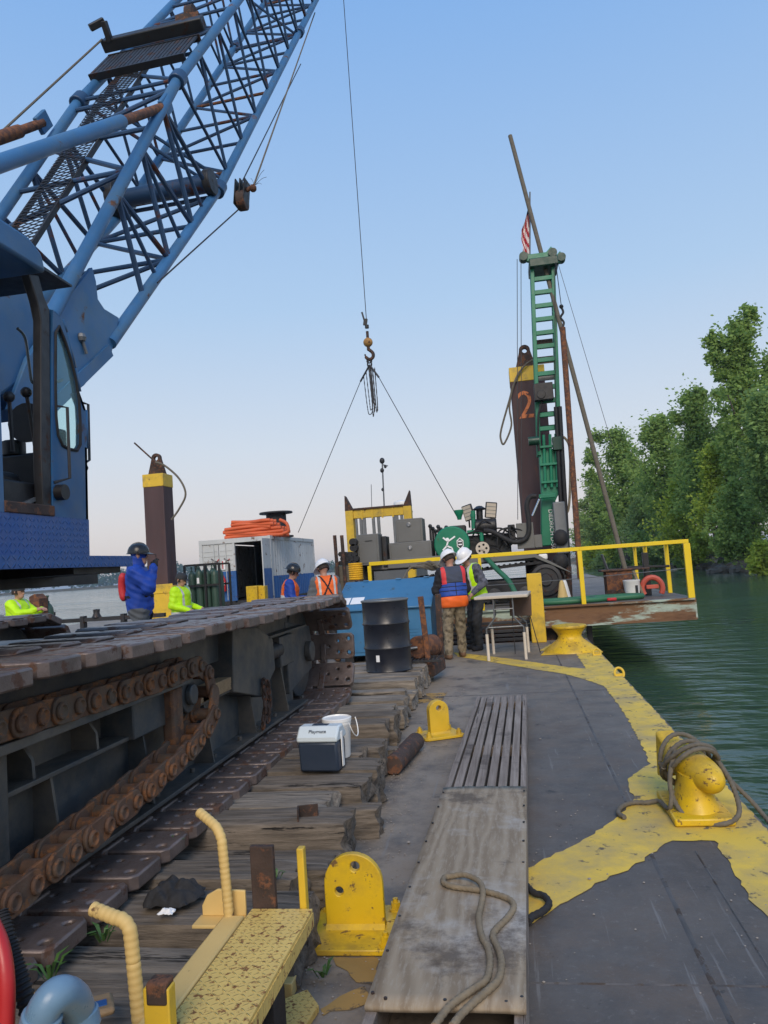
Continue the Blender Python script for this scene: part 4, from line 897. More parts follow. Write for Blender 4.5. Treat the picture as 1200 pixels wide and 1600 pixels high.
# ---- cooler and bucket
a = V((-1.335, 5.02, .292)); co = thing('cooler', 'small lunch cooler with navy body and white lid on the timbers', 'cooler', a); X = Matrix.Translation(a) @ Matrix.Rotation(-.08, 4, 'Z') @ Matrix.Scale(.94, 4)
q = MB(); q.prism([(-.09, .0), (.09, .0), (.105, .205), (-.105, .205)], 'X', -.142, .142); q.xf(X); q.build('body', 'cooler_navy', co, .015)
q = MB(); q.prism([(-.112, .205), (.112, .205), (.110, .240), (.045, .305), (-.045, .305), (-.110, .240)], 'X', -.15, .15); q.xf(X); mat('cooler_lid', (.60, .68, .72), .4, 0, .05, bump=.03); q.build('lid', 'cooler_lid', co, .012)
q = MB(); q.obox((0, 0, .3065), (.115, .045, .006)); q.xf(X); q.build('lid_button', 'cooler_navy', co)
for s in (-1, 1): q = MB(); q.box(s*.151-.004, s*.151+.004, -.02, .02, .02, .26); q.xf(X); q.build('handle_arm', 'plastic_white', co, .003)
nrm = V((0, -.08, .065)).normalized(); R3 = X.to_3x3().normalized(); lettering('Playmate', .034, 'cooler_navy', co, X @ V((.0, -.0805, .2745)), R3 @ V((1, 0, 0)), R3 @ V((0, .065, .08)), .001)
a = V((-1.30, 5.33, .292)); bk = thing('white_bucket', 'white plastic bucket with lid behind the lunch cooler', 'bucket', a)
q = MB(); q.lathe([(.080, 0), (.084, .01), (.097, .22), (.101, .225), (.101, .25), (.097, .255)], a, None, 28); q.build('pail', 'plastic_white', bk, smooth=50)
q = MB(); q.lathe([(.105, .248), (.105, .27), (.098, .274), (.094, .266), (0, .265)], a, None, 28); q.build('lid', 'plastic_white', bk)
q = MB(); q.tube([a+V((.112, 0, .25))+V((.03*math.sin(t), .105*math.cos(t)*-1+.0, -.11*math.sin(t))) for t in [i*math.pi/14 for i in range(15)]], .004, 6); q.build('bail_handle', 'plastic_white', bk)
# ---- black steel drum
a = V((-1.62, 9.62, .292)); dr = thing('steel_drum', 'black steel drum standing on the timber mats', 'drum', a)
pr = [(.29, 0), (.297, .012), (.29, .025), (.29, .27), (.296, .28), (.301, .295), (.296, .31), (.29, .32), (.29, .57), (.296, .58), (.301, .595), (.296, .61), (.29, .62), (.29, .85), (.297, .868), (.297, .885), (.285, .89)]
q = MB(); q.lathe(pr, a, None, 48); m = mat('drum_black', (.012, .014, .022), .35, 0, .25, 3, .2, (.04, .04, .042), 8, .05); q.build('shell', 'drum_black', dr, smooth=50)
q = MB(); q.lathe([(.28, .878), (0, .878)], a, None, 40); q.build('top', 'drum_black', dr)
q = MB(); q.lathe([(.303, .872), (.306, .88), (.303, .892), (.29, .894), (.288, .886)], a, None, 48); q.build('lid_ring', 'steel_grey', dr)
for t in (.297, .597): q = MB(); q.tube([a+V((.302*math.cos(i*math.pi/24), .302*math.sin(i*math.pi/24), t)) for i in range(48)], .004, 5, True); q.build('hoop', 'steel_dark', dr)
q = MB(); q.add([a+V((.2925*math.cos(t), .2925*math.sin(t), z)) for z in (.14, .22) for t in (-1.95, -1.87, -1.79)], [(0, 1, 4, 3), (1, 2, 5, 4)]); q.build('label_sticker', 'paper', dr)
# ---- rusty fork frame with a roller between drum and workers
a = V((-1.25, 10.5, 0)); wr = thing('winch_stand', 'rusty upright fork frame with a steel roller behind the black drum', 'winch frame', a)
for p0, p1, w, m in (((657, 932), (670, 1040), .075, 'rust'), ((684, 928), (690, 1035), .085, 'rust_dark')):
    q = MB(); q.beam(at(*p0, 10.3 if m == 'rust' else 10.9), at(*p1, 10.3 if m == 'rust' else 10.9), w, .06, (0, 1, 0)); q.build('fork_arm', m, wr, .01)
q = MB(); q.beam(at(672, 1048, 10.25), at(690, 1036, 10.9), .12, .16); q.build('fork_foot', 'rust_dark', wr, .015)
c0, c1 = at(652, 1012, 10.35), at(676, 1008, 10.8); q = MB(); q.cyl(c0, c1, .155, n=28); q.build('roller', 'rust', wr, .02)
q = MB(); d = (c0-c1).normalized(); q.cyl(c0, c0+d*.05+V((-.22, 0, -.02)), .022, n=10); q.build('axle', 'steel_grey', wr)
q = MB()
for i in range(14): q.box(-1.72+i*.05, -1.70+i*.05, 10.05, 10.5, .31, .335)
q.box(-1.74, -1.0, 10.04, 10.06, .31, .34); q.box(-1.74, -1.0, 10.49, 10.51, .31, .34); tag(q.build('floor_grating', 'steel_dark', None, loc=(-1.4, 10.3, .31)), 'small steel floor grating behind the black drum', 'grating')
# ---- blue steel job box with sloping lid
Y0, Y1 = 12.75, 13.9; xr = at(672, 945, Y0).x; xl = at(524, 950, Y0).x; zf = at(672, 945, Y0).z; zb = at(672, 902, Y1).z
jb = thing('job_box', 'large blue steel job box with a sloping lid behind the drum', 'box', ((xl+xr)/2, Y0, 0))
q = MB(); q.prism([(Y0, .12), (Y1, .12), (Y1, zb-.03), (Y0, zf-.03)], 'X', xl, xr); q.build('body', 'box_blue', jb, .012)
q = MB(); q.prism([(Y0-.05, zf-.035), (Y0-.05, zf+.0), (Y1+.02, zb+.012), (Y1+.02, zb-.025)], 'X', xl-.04, xr+.03); q.build('lid', 'box_blue', jb, .01)
sl = (zb-zf)/(Y1-Y0+.07)
def onlid(x, y, h=.0): return V((x, y, zf+(y-(Y0-.05))*(zb+.012-zf)/(Y1+.07-Y0)+h))
xm = xr-.72; q = MB(); q.tube([onlid(xm-.07, Y0+.1, .0), onlid(xm-.07, Y0+.1, .03), onlid(xm+.09, Y0+.1, .03), onlid(xm+.09, Y0+.1, 0)], .008, 6); q.build('lid_handle', 'steel_dark', jb)
q = MB(); q.box(xl+.02, xr-.02, Y0-.012, Y0-.002, .18, .24); q.box(xr-.55, xr-.53, Y0-.010, Y0-.002, .26, zf-.06); q.box(xr-.12, xr-.09, Y0-.010, Y0-.002, .26, zf-.06); q.build('door_trim', 'box_blue', jb, .003)
for x in (xl+.1, xr-.25): q = MB(); q.box(x, x+.15, Y0+.05, Y1-.05, .004, .12); q.build('skid', 'black', jb)
for i in range(3): q = MB(); q.box(xr-.45, xr-.2, Y0-.008, Y0-.001, .42+.05*i, .44+.05*i); q.build('louvre', 'box_blue', jb)
for x in (xl+.35, xm+.05, xr-.15):
    q = MB(); q.cyl(onlid(x-.05, Y1-.02, .012), onlid(x+.05, Y1-.02, .012), .016, n=8); q.build('hinge', 'box_blue', jb)
for k, (x, w_) in enumerate(((xl+.10, .2), (xl+.33, .22))):
    q = MB(); y_ = Y0+.30; n_ = V((0, -sl, 1)).normalized(); dy = V((0, 1, sl)).normalized(); c = onlid(x, y_, .004)
    q.add([c-V((w_/2, 0, 0))-dy*.15, c+V((w_/2, .0, 0))-dy*.15, c+V((w_/2, 0, 0))+dy*.15, c-V((w_/2, 0, 0))+dy*.15], [(0, 1, 2, 3)]); tag(q.build('paper_sheet', 'paper', None, loc=c), '%s white paper sheet lying on the blue job box lid' % ('left' if k == 0 else 'right'), 'paper', 'papers on the job box')
# ---- folding table on leg extenders, brown case, yellow post
a = V((-.15, 12.55, 0)); ft = thing('folding_table', 'cream folding table on pale leg extenders next to the workers', 'table', a)
tz = .97; q = MB(); q.prism([(-.62, 12.18), (.22, 12.14), (.30, 13.3), (-.50, 13.32)], 'Z', tz-.005, tz+.045); q.build('tabletop', 'table_white', ft, .012)
mat('leg_white', (.62, .55, .45), .6, 0, .15)
for x, y in ((-.46, 12.21), (.12, 12.22), (-.40, 13.1), (.18, 13.1)):
    q = MB(); q.cyl((x, y, .0), (x+.0, y, .42), .024, n=12); q.build('leg_extender', 'leg_white', ft)
    xi = -.32 if x < 0 else -.02; q = MB(); q.tube([(x, y, .40), (x, y, .50), (xi, y, .66), (xi, y, tz)], .013, 8); q.build('leg', 'steel_grey', ft)
for y in (12.215, 13.1): q = MB(); q.cyl((-.44, y, .52), (.10, y, .52), .010, n=8); q.cyl((-.32, y, .80), (-.02, y, .80), .010, n=8); q.build('brace', 'steel_grey', ft)
q = MB(); q.box(-.25, -.05, 12.3, 12.36, tz-.07, tz-.006); q.box(-.45, .1, 12.4, 13.1, tz-.03, tz-.006); q.build('hinge_block', 'black', ft)
c = at(804, 950, 13.0); q = MB(); q.obox((c.x+.10, 13.0, .80), (.36, .12, .36), Matrix.Rotation(.05, 3, 'Y')); o = tag(q.build('brown_case', 'brown_box', None, .01, loc=(c.x+.1, 13.0, .62)), 'brown boxy case held up on thin legs beside the yellow post', 'case')
for dx in (-.05, .24): q = MB(); q.cyl((c.x+dx, 13.0, .63), (c.x+dx+.12*(dx > 0), 12.95, .0), .008, n=6); q.build('stand_leg', 'steel_dark', o)
q = MB(); q.box(.27, .54, 14.42, 14.62, 0, 1.275); tag(q.build('square_post', 'yellow', None, .012, loc=(.4, 14.5, 0)), 'thick square yellow post at the deck end beside the folding table', 'post')
# ---- weeds growing between timbers, grit along the timber ends
mat('weed', (.055, .13, .028), .6, 0, .3)
for k, (x, y, z, n_, h_) in enumerate(((-1.59, 2.69, .30, 12, .07), (-1.74, 3.61, .30, 14, .05), (-1.11, 3.26, .29, 10, .05), (-.86, 3.02, .01, 9, .06), (-1.64, 2.43, .30, 8, .09))):
    q = MB()
    for i in range(n_):
        t = rnd.uniform(0, 6.28); l = h_*rnd.uniform(.6, 1.2); d = V((math.cos(t), math.sin(t), 0)); s_ = V((-d.y, d.x, 0))*.008; p = V((x, y, z))+d*rnd.uniform(0, .02)
        q.add([p-s_*.4, p+s_*.4, p+d*l*.4+V((0, 0, l*.7))+s_, p+d*l*.9+V((0, 0, l*.8)), p+d*l*.4+V((0, 0, l*.7))-s_], [(0, 1, 2, 4), (4, 2, 3)])
    tag(q.build('weed', 'weed', None, loc=(x, y, z)), ['small green weed on the timber left of the taped grab bar', 'tiny green weed by the track pads behind the rag', 'small weed by the rusty step upright', 'weed at the timber foot beside the near padeye', 'thin grassy weed near the pipe elbow'][k], 'plant', 'weeds in the timbers')
q = MB()
for i in range(1500):
    y = rnd.uniform(2.2, 9.8); x = -1.02+abs(rnd.gauss(0, .16))+.0*y
    if rnd.random() < .25: x = rnd.uniform(-.95, 1.2)
    r_ = rnd.uniform(.002, .007)*(1.8 if rnd.random() < .04 else 1); q.ball((x, y, r_*.5+.002), r_, 4, (1, rnd.uniform(.7, 1.3), .6))
tag(q.build('grit', 'concrete', None), 'fine grit and debris scattered on the deck along the timber ends', 'debris', kind='stuff')
# ================================================================== people
def surface_nets(vol, org, h):
    nx, ny, nz = vol.shape; ins = vol < 0; idx = -np.ones((nx-1, ny-1, nz-1), np.int32)
    cs = [(a, b_, c) for a in (0, 1) for b_ in (0, 1) for c in (0, 1)]
    sl_ = lambda a, n: slice(a, n-1+a)
    cnt = sum(ins[sl_(a, nx), sl_(b_, ny), sl_(c, nz)].astype(np.int8) for a, b_, c in cs)
    act = (cnt > 0) & (cnt < 8); I = np.argwhere(act); idx[act] = np.arange(len(I))
    acc = np.zeros((len(I), 3)); num = np.zeros(len(I))
    for a in cs:
        for ax in range(3):
            if a[ax]: continue
            b_ = list(a); b_[ax] = 1; v0 = vol[I[:, 0]+a[0], I[:, 1]+a[1], I[:, 2]+a[2]]; v1 = vol[I[:, 0]+b_[0], I[:, 1]+b_[1], I[:, 2]+b_[2]]
            m_ = (v0 < 0) != (v1 < 0); t = np.where(m_, v0/np.where(m_, v0-v1, 1), 0); p = np.array(a, float)[None].repeat(len(I), 0); p[:, ax] += t
            acc += p*m_[:, None]; num += m_
    P = (I+acc/num[:, None])*h+org; F = []
    for ax in range(3):
        u, w = (ax+1) % 3, (ax+2) % 3; s0 = [slice(None)]*3; s1 = [slice(None)]*3; s0[ax] = slice(0, -1); s1[ax] = slice(1, None)
        E_ = np.argwhere(ins[tuple(s0)] != ins[tuple(s1)]); E_ = E_[(E_[:, u] > 0) & (E_[:, w] > 0) & (E_[:, u] < vol.shape[u]-1) & (E_[:, w] < vol.shape[w]-1)]
        q = []
        for du, dw in ((-1, -1), (0, -1), (0, 0), (-1, 0)):
            e = E_.copy(); e[:, u] += du; e[:, w] += dw; q.append(idx[e[:, 0], e[:, 1], e[:, 2]])
        F.append(np.stack(q, 1))
    return P, np.concatenate(F)
def grid(lo, hi, h):
    ax = [np.arange(lo[i], hi[i]+h, h) for i in range(3)]; return np.stack(np.meshgrid(*ax, indexing='ij'), -1)
def cap_d(G, a, b_, ra, rb, fl=None):
    a = np.array(a, float); b_ = np.array(b_, float); pa = G-a; ba = b_-a
    t = np.clip((pa @ ba)/max(1e-9, ba @ ba), 0, 1); d = pa-t[..., None]*ba
    if fl is not None: d = d*np.array(fl)
    return np.sqrt((d*d).sum(-1))-(ra+(rb-ra)*t)
def smin(a, b_, k):
    h_ = np.clip(.5+.5*(b_-a)/k, 0, 1); return b_*(1-h_)+a*h_-k*h_*(1-h_)
def np_mesh(name, P, F, mats, mi=None):
    me = bpy.data.meshes.new(name); me.from_pydata(P.tolist(), [], F.tolist())
    for m_ in mats: me.materials.append(MAT[m_])
    if mi is not None: me.polygons.foreach_set('material_index', mi.astype(np.int32))
    bm = bmesh.new(); bm.from_mesh(me); bmesh.ops.recalc_face_normals(bm, faces=bm.faces); bm.to_mesh(me); bm.free()
    me.polygons.foreach_set('use_smooth', [True]*len(me.polygons)); me.update(); return me
def wrinkle(G, amp, seed):
    x, y, z = G[..., 0], G[..., 1], G[..., 2]
    return amp*(np.sin(z*38+x*17+seed+2*np.sin(x*21+seed))*np.sin(y*26+z*13+seed*2)+.6*np.sin(z*71+y*33+x*25+seed*3))
mat('cloth_blue', (.008, .055, .36), .65, 0, .25, 6, bump=.25, bscale=25)
mat('cloth_black', (.012, .012, .015), .85, 0, .3, 6)
mat('cloth_navy', (.045, .055, .085), .75, 0, .2, 6)
mat('cloth_khaki', (.20, .165, .11), .85, 0, .45, 16, .38, (.075, .06, .04), 14, .2, 40)
mat('cloth_camo', (.085, .09, .115), .85, 0, .5, 18, .40, (.03, .032, .045), 16, .2, 40)
mat('cloth_grey', (.13, .14, .15), .8, 0, .2, 6)
mat('cloth_charcoal', (.028, .030, .034), .8, 0, .3, 6)
mat('hivis', (.50, .85, .0), .6, 0, .12, 5)
mat('hivis_orange', (.85, .14, .015), .6, 0, .12, 5)
mat('reflective', (.50, .51, .50), .35, 0, .15, 8)
mat('vest_blue', (.015, .065, .34), .6, 0, .2, 6)
mat('leather', (.14, .075, .04), .7, 0, .3, 8)
mat('helmet_white', (.80, .80, .80), .25, 0, .03, bump=0)
mat('helmet_black', (.02, .02, .022), .25, 0, .1, bump=0)
mat('hair', (.03, .02, .014), .8, 0, .3, 30)
mat('eye', (.02, .015, .012), .2, 0, .1, bump=0)
def person(label, loc, face, H, top, pants, boots, J=None, lean=0.0, headrot=(0, 0), hat=None, bulk=.0, vest=None, seed=1, hood=False, hem=None, gloves=False, group='workers on the barges'):
    s = H/1.78; base_ = dict(pel=(0, 0, .96), wai=(0, 0, 1.12), che=(0, .0, 1.33), nek=(0, -.015, 1.49), hed=(0, .02, 1.64), shl=(-.19, -.01, 1.43), shr=(.19, -.01, 1.43), ell=(-.25, -.03, 1.15), elr=(.25, -.03, 1.15), wrl=(-.26, .09, .92), wrr=(.26, .09, .92), hpl=(-.095, 0, .93), hpr=(.095, 0, .93), knl=(-.12, .03, .50), knr=(.12, .03, .50), anl=(-.13, -.02, .09), anr=(.13, -.02, .09))
    base_.update(J or {}); j = {k_: V(p) for k_, p in base_.items()}
    Rl = Matrix.Rotation(-lean, 3, 'X'); piv = V((0, 0, .95))
    def LN_(p): return piv+Rl @ (V(p)-piv)
    raw = {k_: p.copy() for k_, p in j.items()}
    for k_ in ('wai', 'che', 'nek', 'hed', 'shl', 'shr', 'ell', 'elr', 'wrl', 'wrr'):
        if not (J and k_ in J and k_ in ('wrl', 'wrr', 'ell', 'elr')): j[k_] = LN_(j[k_])
    pr = []; g = bulk
    def C_(a, b_, ra, rb, lab, fl=None): pr.append((a, b_, ra, rb, lab, fl))
    def torso(jj, tr):
        o = []
        for sx in (-1, 1): o.append((tr(V((sx*.075, 0, .98))), tr(V((sx*.085, 0, 1.34))), .105+g, .112+g))
        o.append((tr(V((0, .01, 1.0))), tr(V((0, .015, 1.3))), .118+g*1.4, .118+g)); o.append((tr(V((-.165, -.012, 1.425))), tr(V((.165, -.012, 1.425))), .066+g*.6, .066+g*.6)); return o
    for a, b_, ra, rb in torso(j, LN_): C_(a, b_, ra, rb, 1)
    C_(j['hpl'], j['hpr'], .108+g*.5, .108+g*.5, 2)
    for sd in 'lr':
        C_(j['hp'+sd], j['kn'+sd], .100, .084, 2); C_(j['kn'+sd], j['an'+sd]+V((0, 0, .05)), .080, .074, 2)
        C_(j['an'+sd]+V((0, 0, .04)), j['an'+sd]+V((0, .0, -.035)), .052, .05, 3); C_(j['an'+sd]+V((0, -.03, -.045)), j['an'+sd]+V((.02*(1 if sd == 'r' else -1), .15, -.045)), .045, .042, 3)
        C_(j['sh'+sd], j['el'+sd], .062+g*.7, .052+g*.7, 1); C_(j['el'+sd], j['wr'+sd], .050+g*.6, .038+g*.4, 1)
        d = (j['wr'+sd]-j['el'+sd]).normalized(); C_(j['wr'+sd], j['wr'+sd]+d*.075, .030, .034, 4 if gloves else 0)
    C_(j['nek']-V((0, 0, .04)), j['hed']-V((0, 0, .05)), .055, .052, 1 if hood else 0)
    Rh = Rl @ Matrix.Rotation(headrot[1], 3, 'Z') @ Matrix.Rotation(-headrot[0], 3, 'X'); hc2 = j['hed']
    def HD_(x, y, z): return hc2+Rh @ V((x, y, z))
    C_(HD_(0, -.012, .035), HD_(0, .012, .03), .098, .092, 1 if hood else 0); C_(HD_(0, .02, -.03), HD_(0, .055, -.075), .070, .050, 0); C_(HD_(0, .098, .0), HD_(0, .115, -.03), .012, .017, 0)
    for sx in (-1, 1): C_(HD_(sx*.094, .0, .01), HD_(sx*.094, .0, -.03), .018, .013, 0)
    A = np.array([p[0] for p in pr]+[p[1] for p in pr]); lo = A.min(0)-.16; hi = A.max(0)+.16; h_ = .0155; G = grid(lo, hi, h_); vol = None
    for a, b_, ra, rb, lab, fl in pr:
        d = cap_d(G, a, b_, ra, rb); k_ = .05 if lab in (1, 2) else .022; vol = d if vol is None else smin(vol, d, k_)
    body = (G[..., 2] < j['nek'].z-.02) & (G[..., 2] > .14); vol = vol+np.where(body, wrinkle(G, .0065, seed), 0); vol = np.maximum(vol, -(G[..., 2]-.003))
    P, F = surface_nets(vol, lo, h_); best = None; lb = None
    for a, b_, ra, rb, lab, fl in pr:
        d = cap_d(P, a, b_, ra, rb)
        if best is None: best = d; lb = np.full(len(P), lab)
        else: m_ = d < best; best = np.where(m_, d, best); lb = np.where(m_, lab, lb)
    fl_ = lb[F]; mi = np.sort(fl_, 1)[:, 1]
    X = Matrix.Translation(loc) @ Matrix.Rotation(face, 4, 'Z') @ Matrix.Scale(s, 4)
    t = thing('person', label, 'person', loc, group)
    # fingers: four unequal curled fingers and a thumb on each palm
    q = MB(); q.v = [tuple(p) for p in P]; q.f = [tuple(f) for f in F]; q.mi = list(mi)
    for sd in 'lr':
        sg = 1 if sd == 'r' else -1; d = (j['wr'+sd]-j['el'+sd]).normalized(); up_ = V((0, 0, 1)); sdv_ = d.cross(up_); sdv_ = sdv_.normalized() if sdv_.length > .1 else V((0, 1, 0)); nv_ = sdv_.cross(d); p0 = j['wr'+sd]+d*.085; q.m = 4 if gloves else 0
        for k_, l_ in ((-1.5, .062), (-.5, .074), (.5, .08), (1.5, .07)):
            a = p0+sdv_*(k_*.0175); q.tube([a-d*.01, a+d*l_*.45-nv_*.006, a+d*l_*.8-nv_*.028, a+d*l_*.86-nv_*.05], [.0095, .009, .0085, .007], 7)
        a = j['wr'+sd]+d*.035-sdv_*(.03*sg); q.tube([a, a+d*.035-sdv_*(.02*sg), a+d*.065-sdv_*(.022*sg)-nv_*.015], [.011, .0105, .008], 7)
    q.m = 5
    for sx in (-1, 1): q.ball(HD_(sx*.034, .098, .012), .011, 8)
    q.xf(X); q.build('body', ['skin', top, pants, boots, 'cloth_black', 'eye'], t, smooth=80)
    # vest or jacket shell over the torso
    def shell(name, clip, infl, mats, matf, arm=.105):
        lo2 = np.array([-.34, -.30, .80]); hi2 = np.array([.34, .30, 1.56]); G2 = grid(lo2, hi2, .0135); vv = None
        for a, b_, ra, rb in torso(raw, lambda p: p): d = cap_d(G2, a, b_, ra, rb); vv = d if vv is None else smin(vv, d, .05)
        d = cap_d(G2, raw['hpl'], raw['hpr'], .108+g*.5, .108+g*.5); vv = smin(vv, d, .05)-infl+wrinkle(G2, .003, seed+4)
        x, y, z = G2[..., 0], G2[..., 1], G2[..., 2]; vv = np.maximum(vv, clip[0]-z); vv = np.maximum(vv, z-clip[1])
        if arm:
            for sx in (-1, 1): vv = np.maximum(vv, -(cap_d(G2, (sx*.235, 0, 1.25), (sx*.27, 0, 1.6), arm, arm)))
            vv = np.maximum(vv, -(cap_d(G2, (0, .06, 1.46), (0, -.01, 1.7), .085, .1)))
        P2, F2 = surface_nets(vv, lo2, .0135); c2 = P2[F2].mean(1); mi2 = np.array([matf(*p) for p in c2])
        P2 = np.array([(X @ LN_(p))[:] for p in P2]); me = np_mesh(name, P2-np.array(loc), F2, mats, mi2); o = bpy.data.objects.new(name, me); COL.objects.link(o); o.parent = t; return o
    if vest: shell('vest', *vest)
    if hem: shell('shirt_hem', (.84, 1.02), .028, [hem], lambda x, y, z: 0, 0)
    if hood:
        lo2 = np.array([-.22, -.22, 1.38]); G2 = grid(lo2, np.array([.22, .22, 1.66]), .013); vv = smin(cap_d(G2, (0, -.03, 1.46), (0, -.02, 1.60), .12, .11), cap_d(G2, (-.1, -.03, 1.43), (.1, -.03, 1.43), .07, .07), .06)+wrinkle(G2, .004, 2)
        vv = np.maximum(vv, G2[..., 2]-1.645); P2, F2 = surface_nets(vv, lo2, .013); P2 = np.array([(X @ LN_(p))[:] for p in P2]); me = np_mesh('hood', P2-np.array(loc), F2, [top]); o = bpy.data.objects.new('hood', me); COL.objects.link(o); o.parent = t
    XH = X @ Matrix.Translation(hc2) @ Rh.to_4x4()
    if hat and hat[0] == 'helmet':
        q = MB(); prf = [(.128, .045), (.127, .06), (.122, .09), (.108, .125), (.085, .152), (.05, .170), (0, .176)]; q.lathe(prf, (0, 0, 0), None, 28)
        q.v = [(x, y*1.14-.006, z) for x, y, z in q.v]
        q.xf(XH); he = q.build('helmet', hat[1], t, smooth=60)
        q = MB(); n = 28; vs = []
        for rr, z_ in ((.120, .052), (.124, .044), (1, 1), (1, 1)):
            for i in range(n):
                a = 2*math.pi*i/n; fr = max(0, math.sin(a))**1.5; full = len(hat) > 2
                ex = .052 if full else .012+.058*fr
                if rr == 1: r_ = .128+ex; zz = .036-.012*fr-(.0 if len(vs) < 3*n else .006)
                else: r_ = rr; zz = z_
                vs.append((r_*math.cos(a), r_*math.sin(a)*1.14-.006, zz))
        q.add(vs, [(b_*n+i, b_*n+(i+1) % n, ((b_+1) % 4)*n+(i+1) % n, ((b_+1) % 4)*n+i) for b_ in range(4) for i in range(n)]); q.xf(XH); q.build('brim', hat[1], he, smooth=60)
        q = MB(); q.tube([(0, .135*math.cos(a)-.006, .05+.135*math.sin(a)) for a in [math.pi*(i+1)/12 for i in range(11)]], .009, 6); q.xf(XH); q.build('crown_ridge', hat[1], he)
    elif hat and hat[0] == 'cap':
        q = MB(); q.lathe([(.108, .03), (.108, .06), (.10, .10), (.07, .13), (0, .142)], (0, 0, 0), None, 24); q.v = [(x, y*1.08, z) for x, y, z in q.v]; q.prism([(-.07, .09), (.07, .09), (.065, .15), (.03, .185), (-.03, .185), (-.065, .15)], 'Z', .034, .042); q.xf(XH); q.build('cap', hat[1], t, smooth=60)
    if not hood:
        q = MB(); q.lathe([(.104, -.035), (.107, -.01), (.106, .03), (.10, .06), (.06, .10)], (0, -.008, 0), None, 20); q.v = [(x, min(y, .045), z) for x, y, z in q.v]; q.xf(XH); q.build('hair', 'hair', t, smooth=70)
    return t, X, LN_
def ppos(x, y_feet_Y, z): p = at(x, 900, y_feet_Y); return (p.x, y_feet_Y, z)
R90 = -math.pi/2
# the man in blue with the black helmet, hand raised to his face
pA, XA, LA = person('person in blue hooded jacket and black hard hat, hand at face, beside the crane', ppos(216, 9.75, .32), -1.25, 1.80, 'cloth_blue', 'cloth_grey', 'leather',
    J=dict(elr=(.27, .17, 1.20), wrr=(.13, .22, 1.47), ell=(-.28, .0, 1.14), wrl=(-.24, .08, .92)), hat=('helmet', 'helmet_black'), bulk=.045, hood=True, gloves=True, seed=3, headrot=(.05, 0))
q = MB(); pv = []
for i in range(9):
    a = i/8; z_ = 1.42-.36*a; pv.append(V((.06-.05*math.sin(a*3.0), -.185-.03*math.sin(a*3.1), z_)))
q.tube(pv, [.03]+[.052]*7+[.03], 10); q.xf(XA); q.build('life_vest', 'red_vest', pA, smooth=70)
q = MB(); q.lathe([(.215, 1.07), (.222, 1.075), (.222, 1.115), (.215, 1.12)], (0, 0, 0), None, 28); q.v = [(x, y*.86, z) for x, y, z in q.v]; q.xf(XA); q.build('belt_strap', 'cloth_black', pA)
q = MB(); a = XA @ V((.13, .26, 1.53)); q.obox(a, (.04, .03, .09)); q.cyl(a+V((0, 0, .04)), a+V((0, 0, .12)), .005); o = q.build('hand_radio', 'black', None, .005, loc=a); tag(o, 'small black hand radio held at the face of the person in blue', 'radio')
# hi-vis jackets
hv = ((.86, 1.53), .012, ['hivis', 'reflective', 'cloth_charcoal'], lambda x, y, z: 1 if (1.08 < z < 1.13 or .98 < z < 1.02 or (abs(abs(x)-.13) < .022 and z > 1.13)) else 0, 0)
person('person in yellow-green high visibility jacket and dark cap by the gas cylinders', ppos(281, 14.0, 0), -1.75, 1.76, 'hivis', 'cloth_charcoal', 'leather', J=dict(wrl=(-.2, .3, 1.05), wrr=(.2, .3, 1.05)), hat=('cap', 'cloth_charcoal'), bulk=.03, vest=hv, seed=5, headrot=(.35, 0))
person('person in yellow-green jacket mostly hidden behind the crane bed at the left edge', ppos(26, 12.4, 0), -1.6, 1.74, 'hivis', 'cloth_charcoal', 'leather', J=dict(wrr=(.1, .42, 1.3), elr=(.24, .18, 1.25), wrl=(-.1, .42, 1.3), ell=(-.24, .18, 1.25)), hat=('cap', 'cloth_charcoal'), bulk=.03, vest=hv, seed=6)
# man in blue with dark full-brim hat, paper in hand
ov = ((.98, 1.50), .022, ['hivis_orange', 'reflective', 'cloth_charcoal', 'cloth_blue'], lambda x, y, z: 1 if 1.15 < z < 1.20 else (2 if abs(y) < .03 else 0), .115)
pD, XD, LD = person('person in blue jacket and dark wide-brim hard hat, reaching right over papers', ppos(447, 13.9, 0), -1.35, 1.76, 'cloth_blue', 'cloth_charcoal', 'leather', J=dict(elr=(.25, .12, 1.10), wrr=(.16, .36, 1.12), ell=(-.22, .14, 1.12), wrl=(-.08, .38, 1.12)), lean=.16, headrot=(.2, 0), hat=('helmet', 'helmet_black', 'full'), bulk=.02, vest=ov, seed=8)
# man in orange vest, back to us
ov2 = ((.90, 1.52), .016, ['hivis_orange', 'reflective', 'cloth_black'], lambda x, y, z: 2 if (y < 0 and (abs(x-(z-1.3)*.55) < .018 or abs(x+(z-1.3)*.55) < .018) and z > 1.16) or 1.02 < z < 1.05 else (1 if (1.06 < z < 1.14 or (abs(abs(x)-.135) < .02 and z > 1.14)) else 0), .105)
person('person in orange reflective vest and white hard hat, back turned, left of the job box', ppos(508, 13.1, 0), .55, 1.78, 'cloth_grey', 'cloth_charcoal', 'leather', J=dict(wrl=(-.2, .33, 1.1), ell=(-.27, .1, 1.12), wrr=(.2, .33, 1.1), elr=(.27, .1, 1.12)), lean=.1, headrot=(.45, .3), hat=('helmet', 'helmet_white'), bulk=.02, vest=ov2, seed=9)
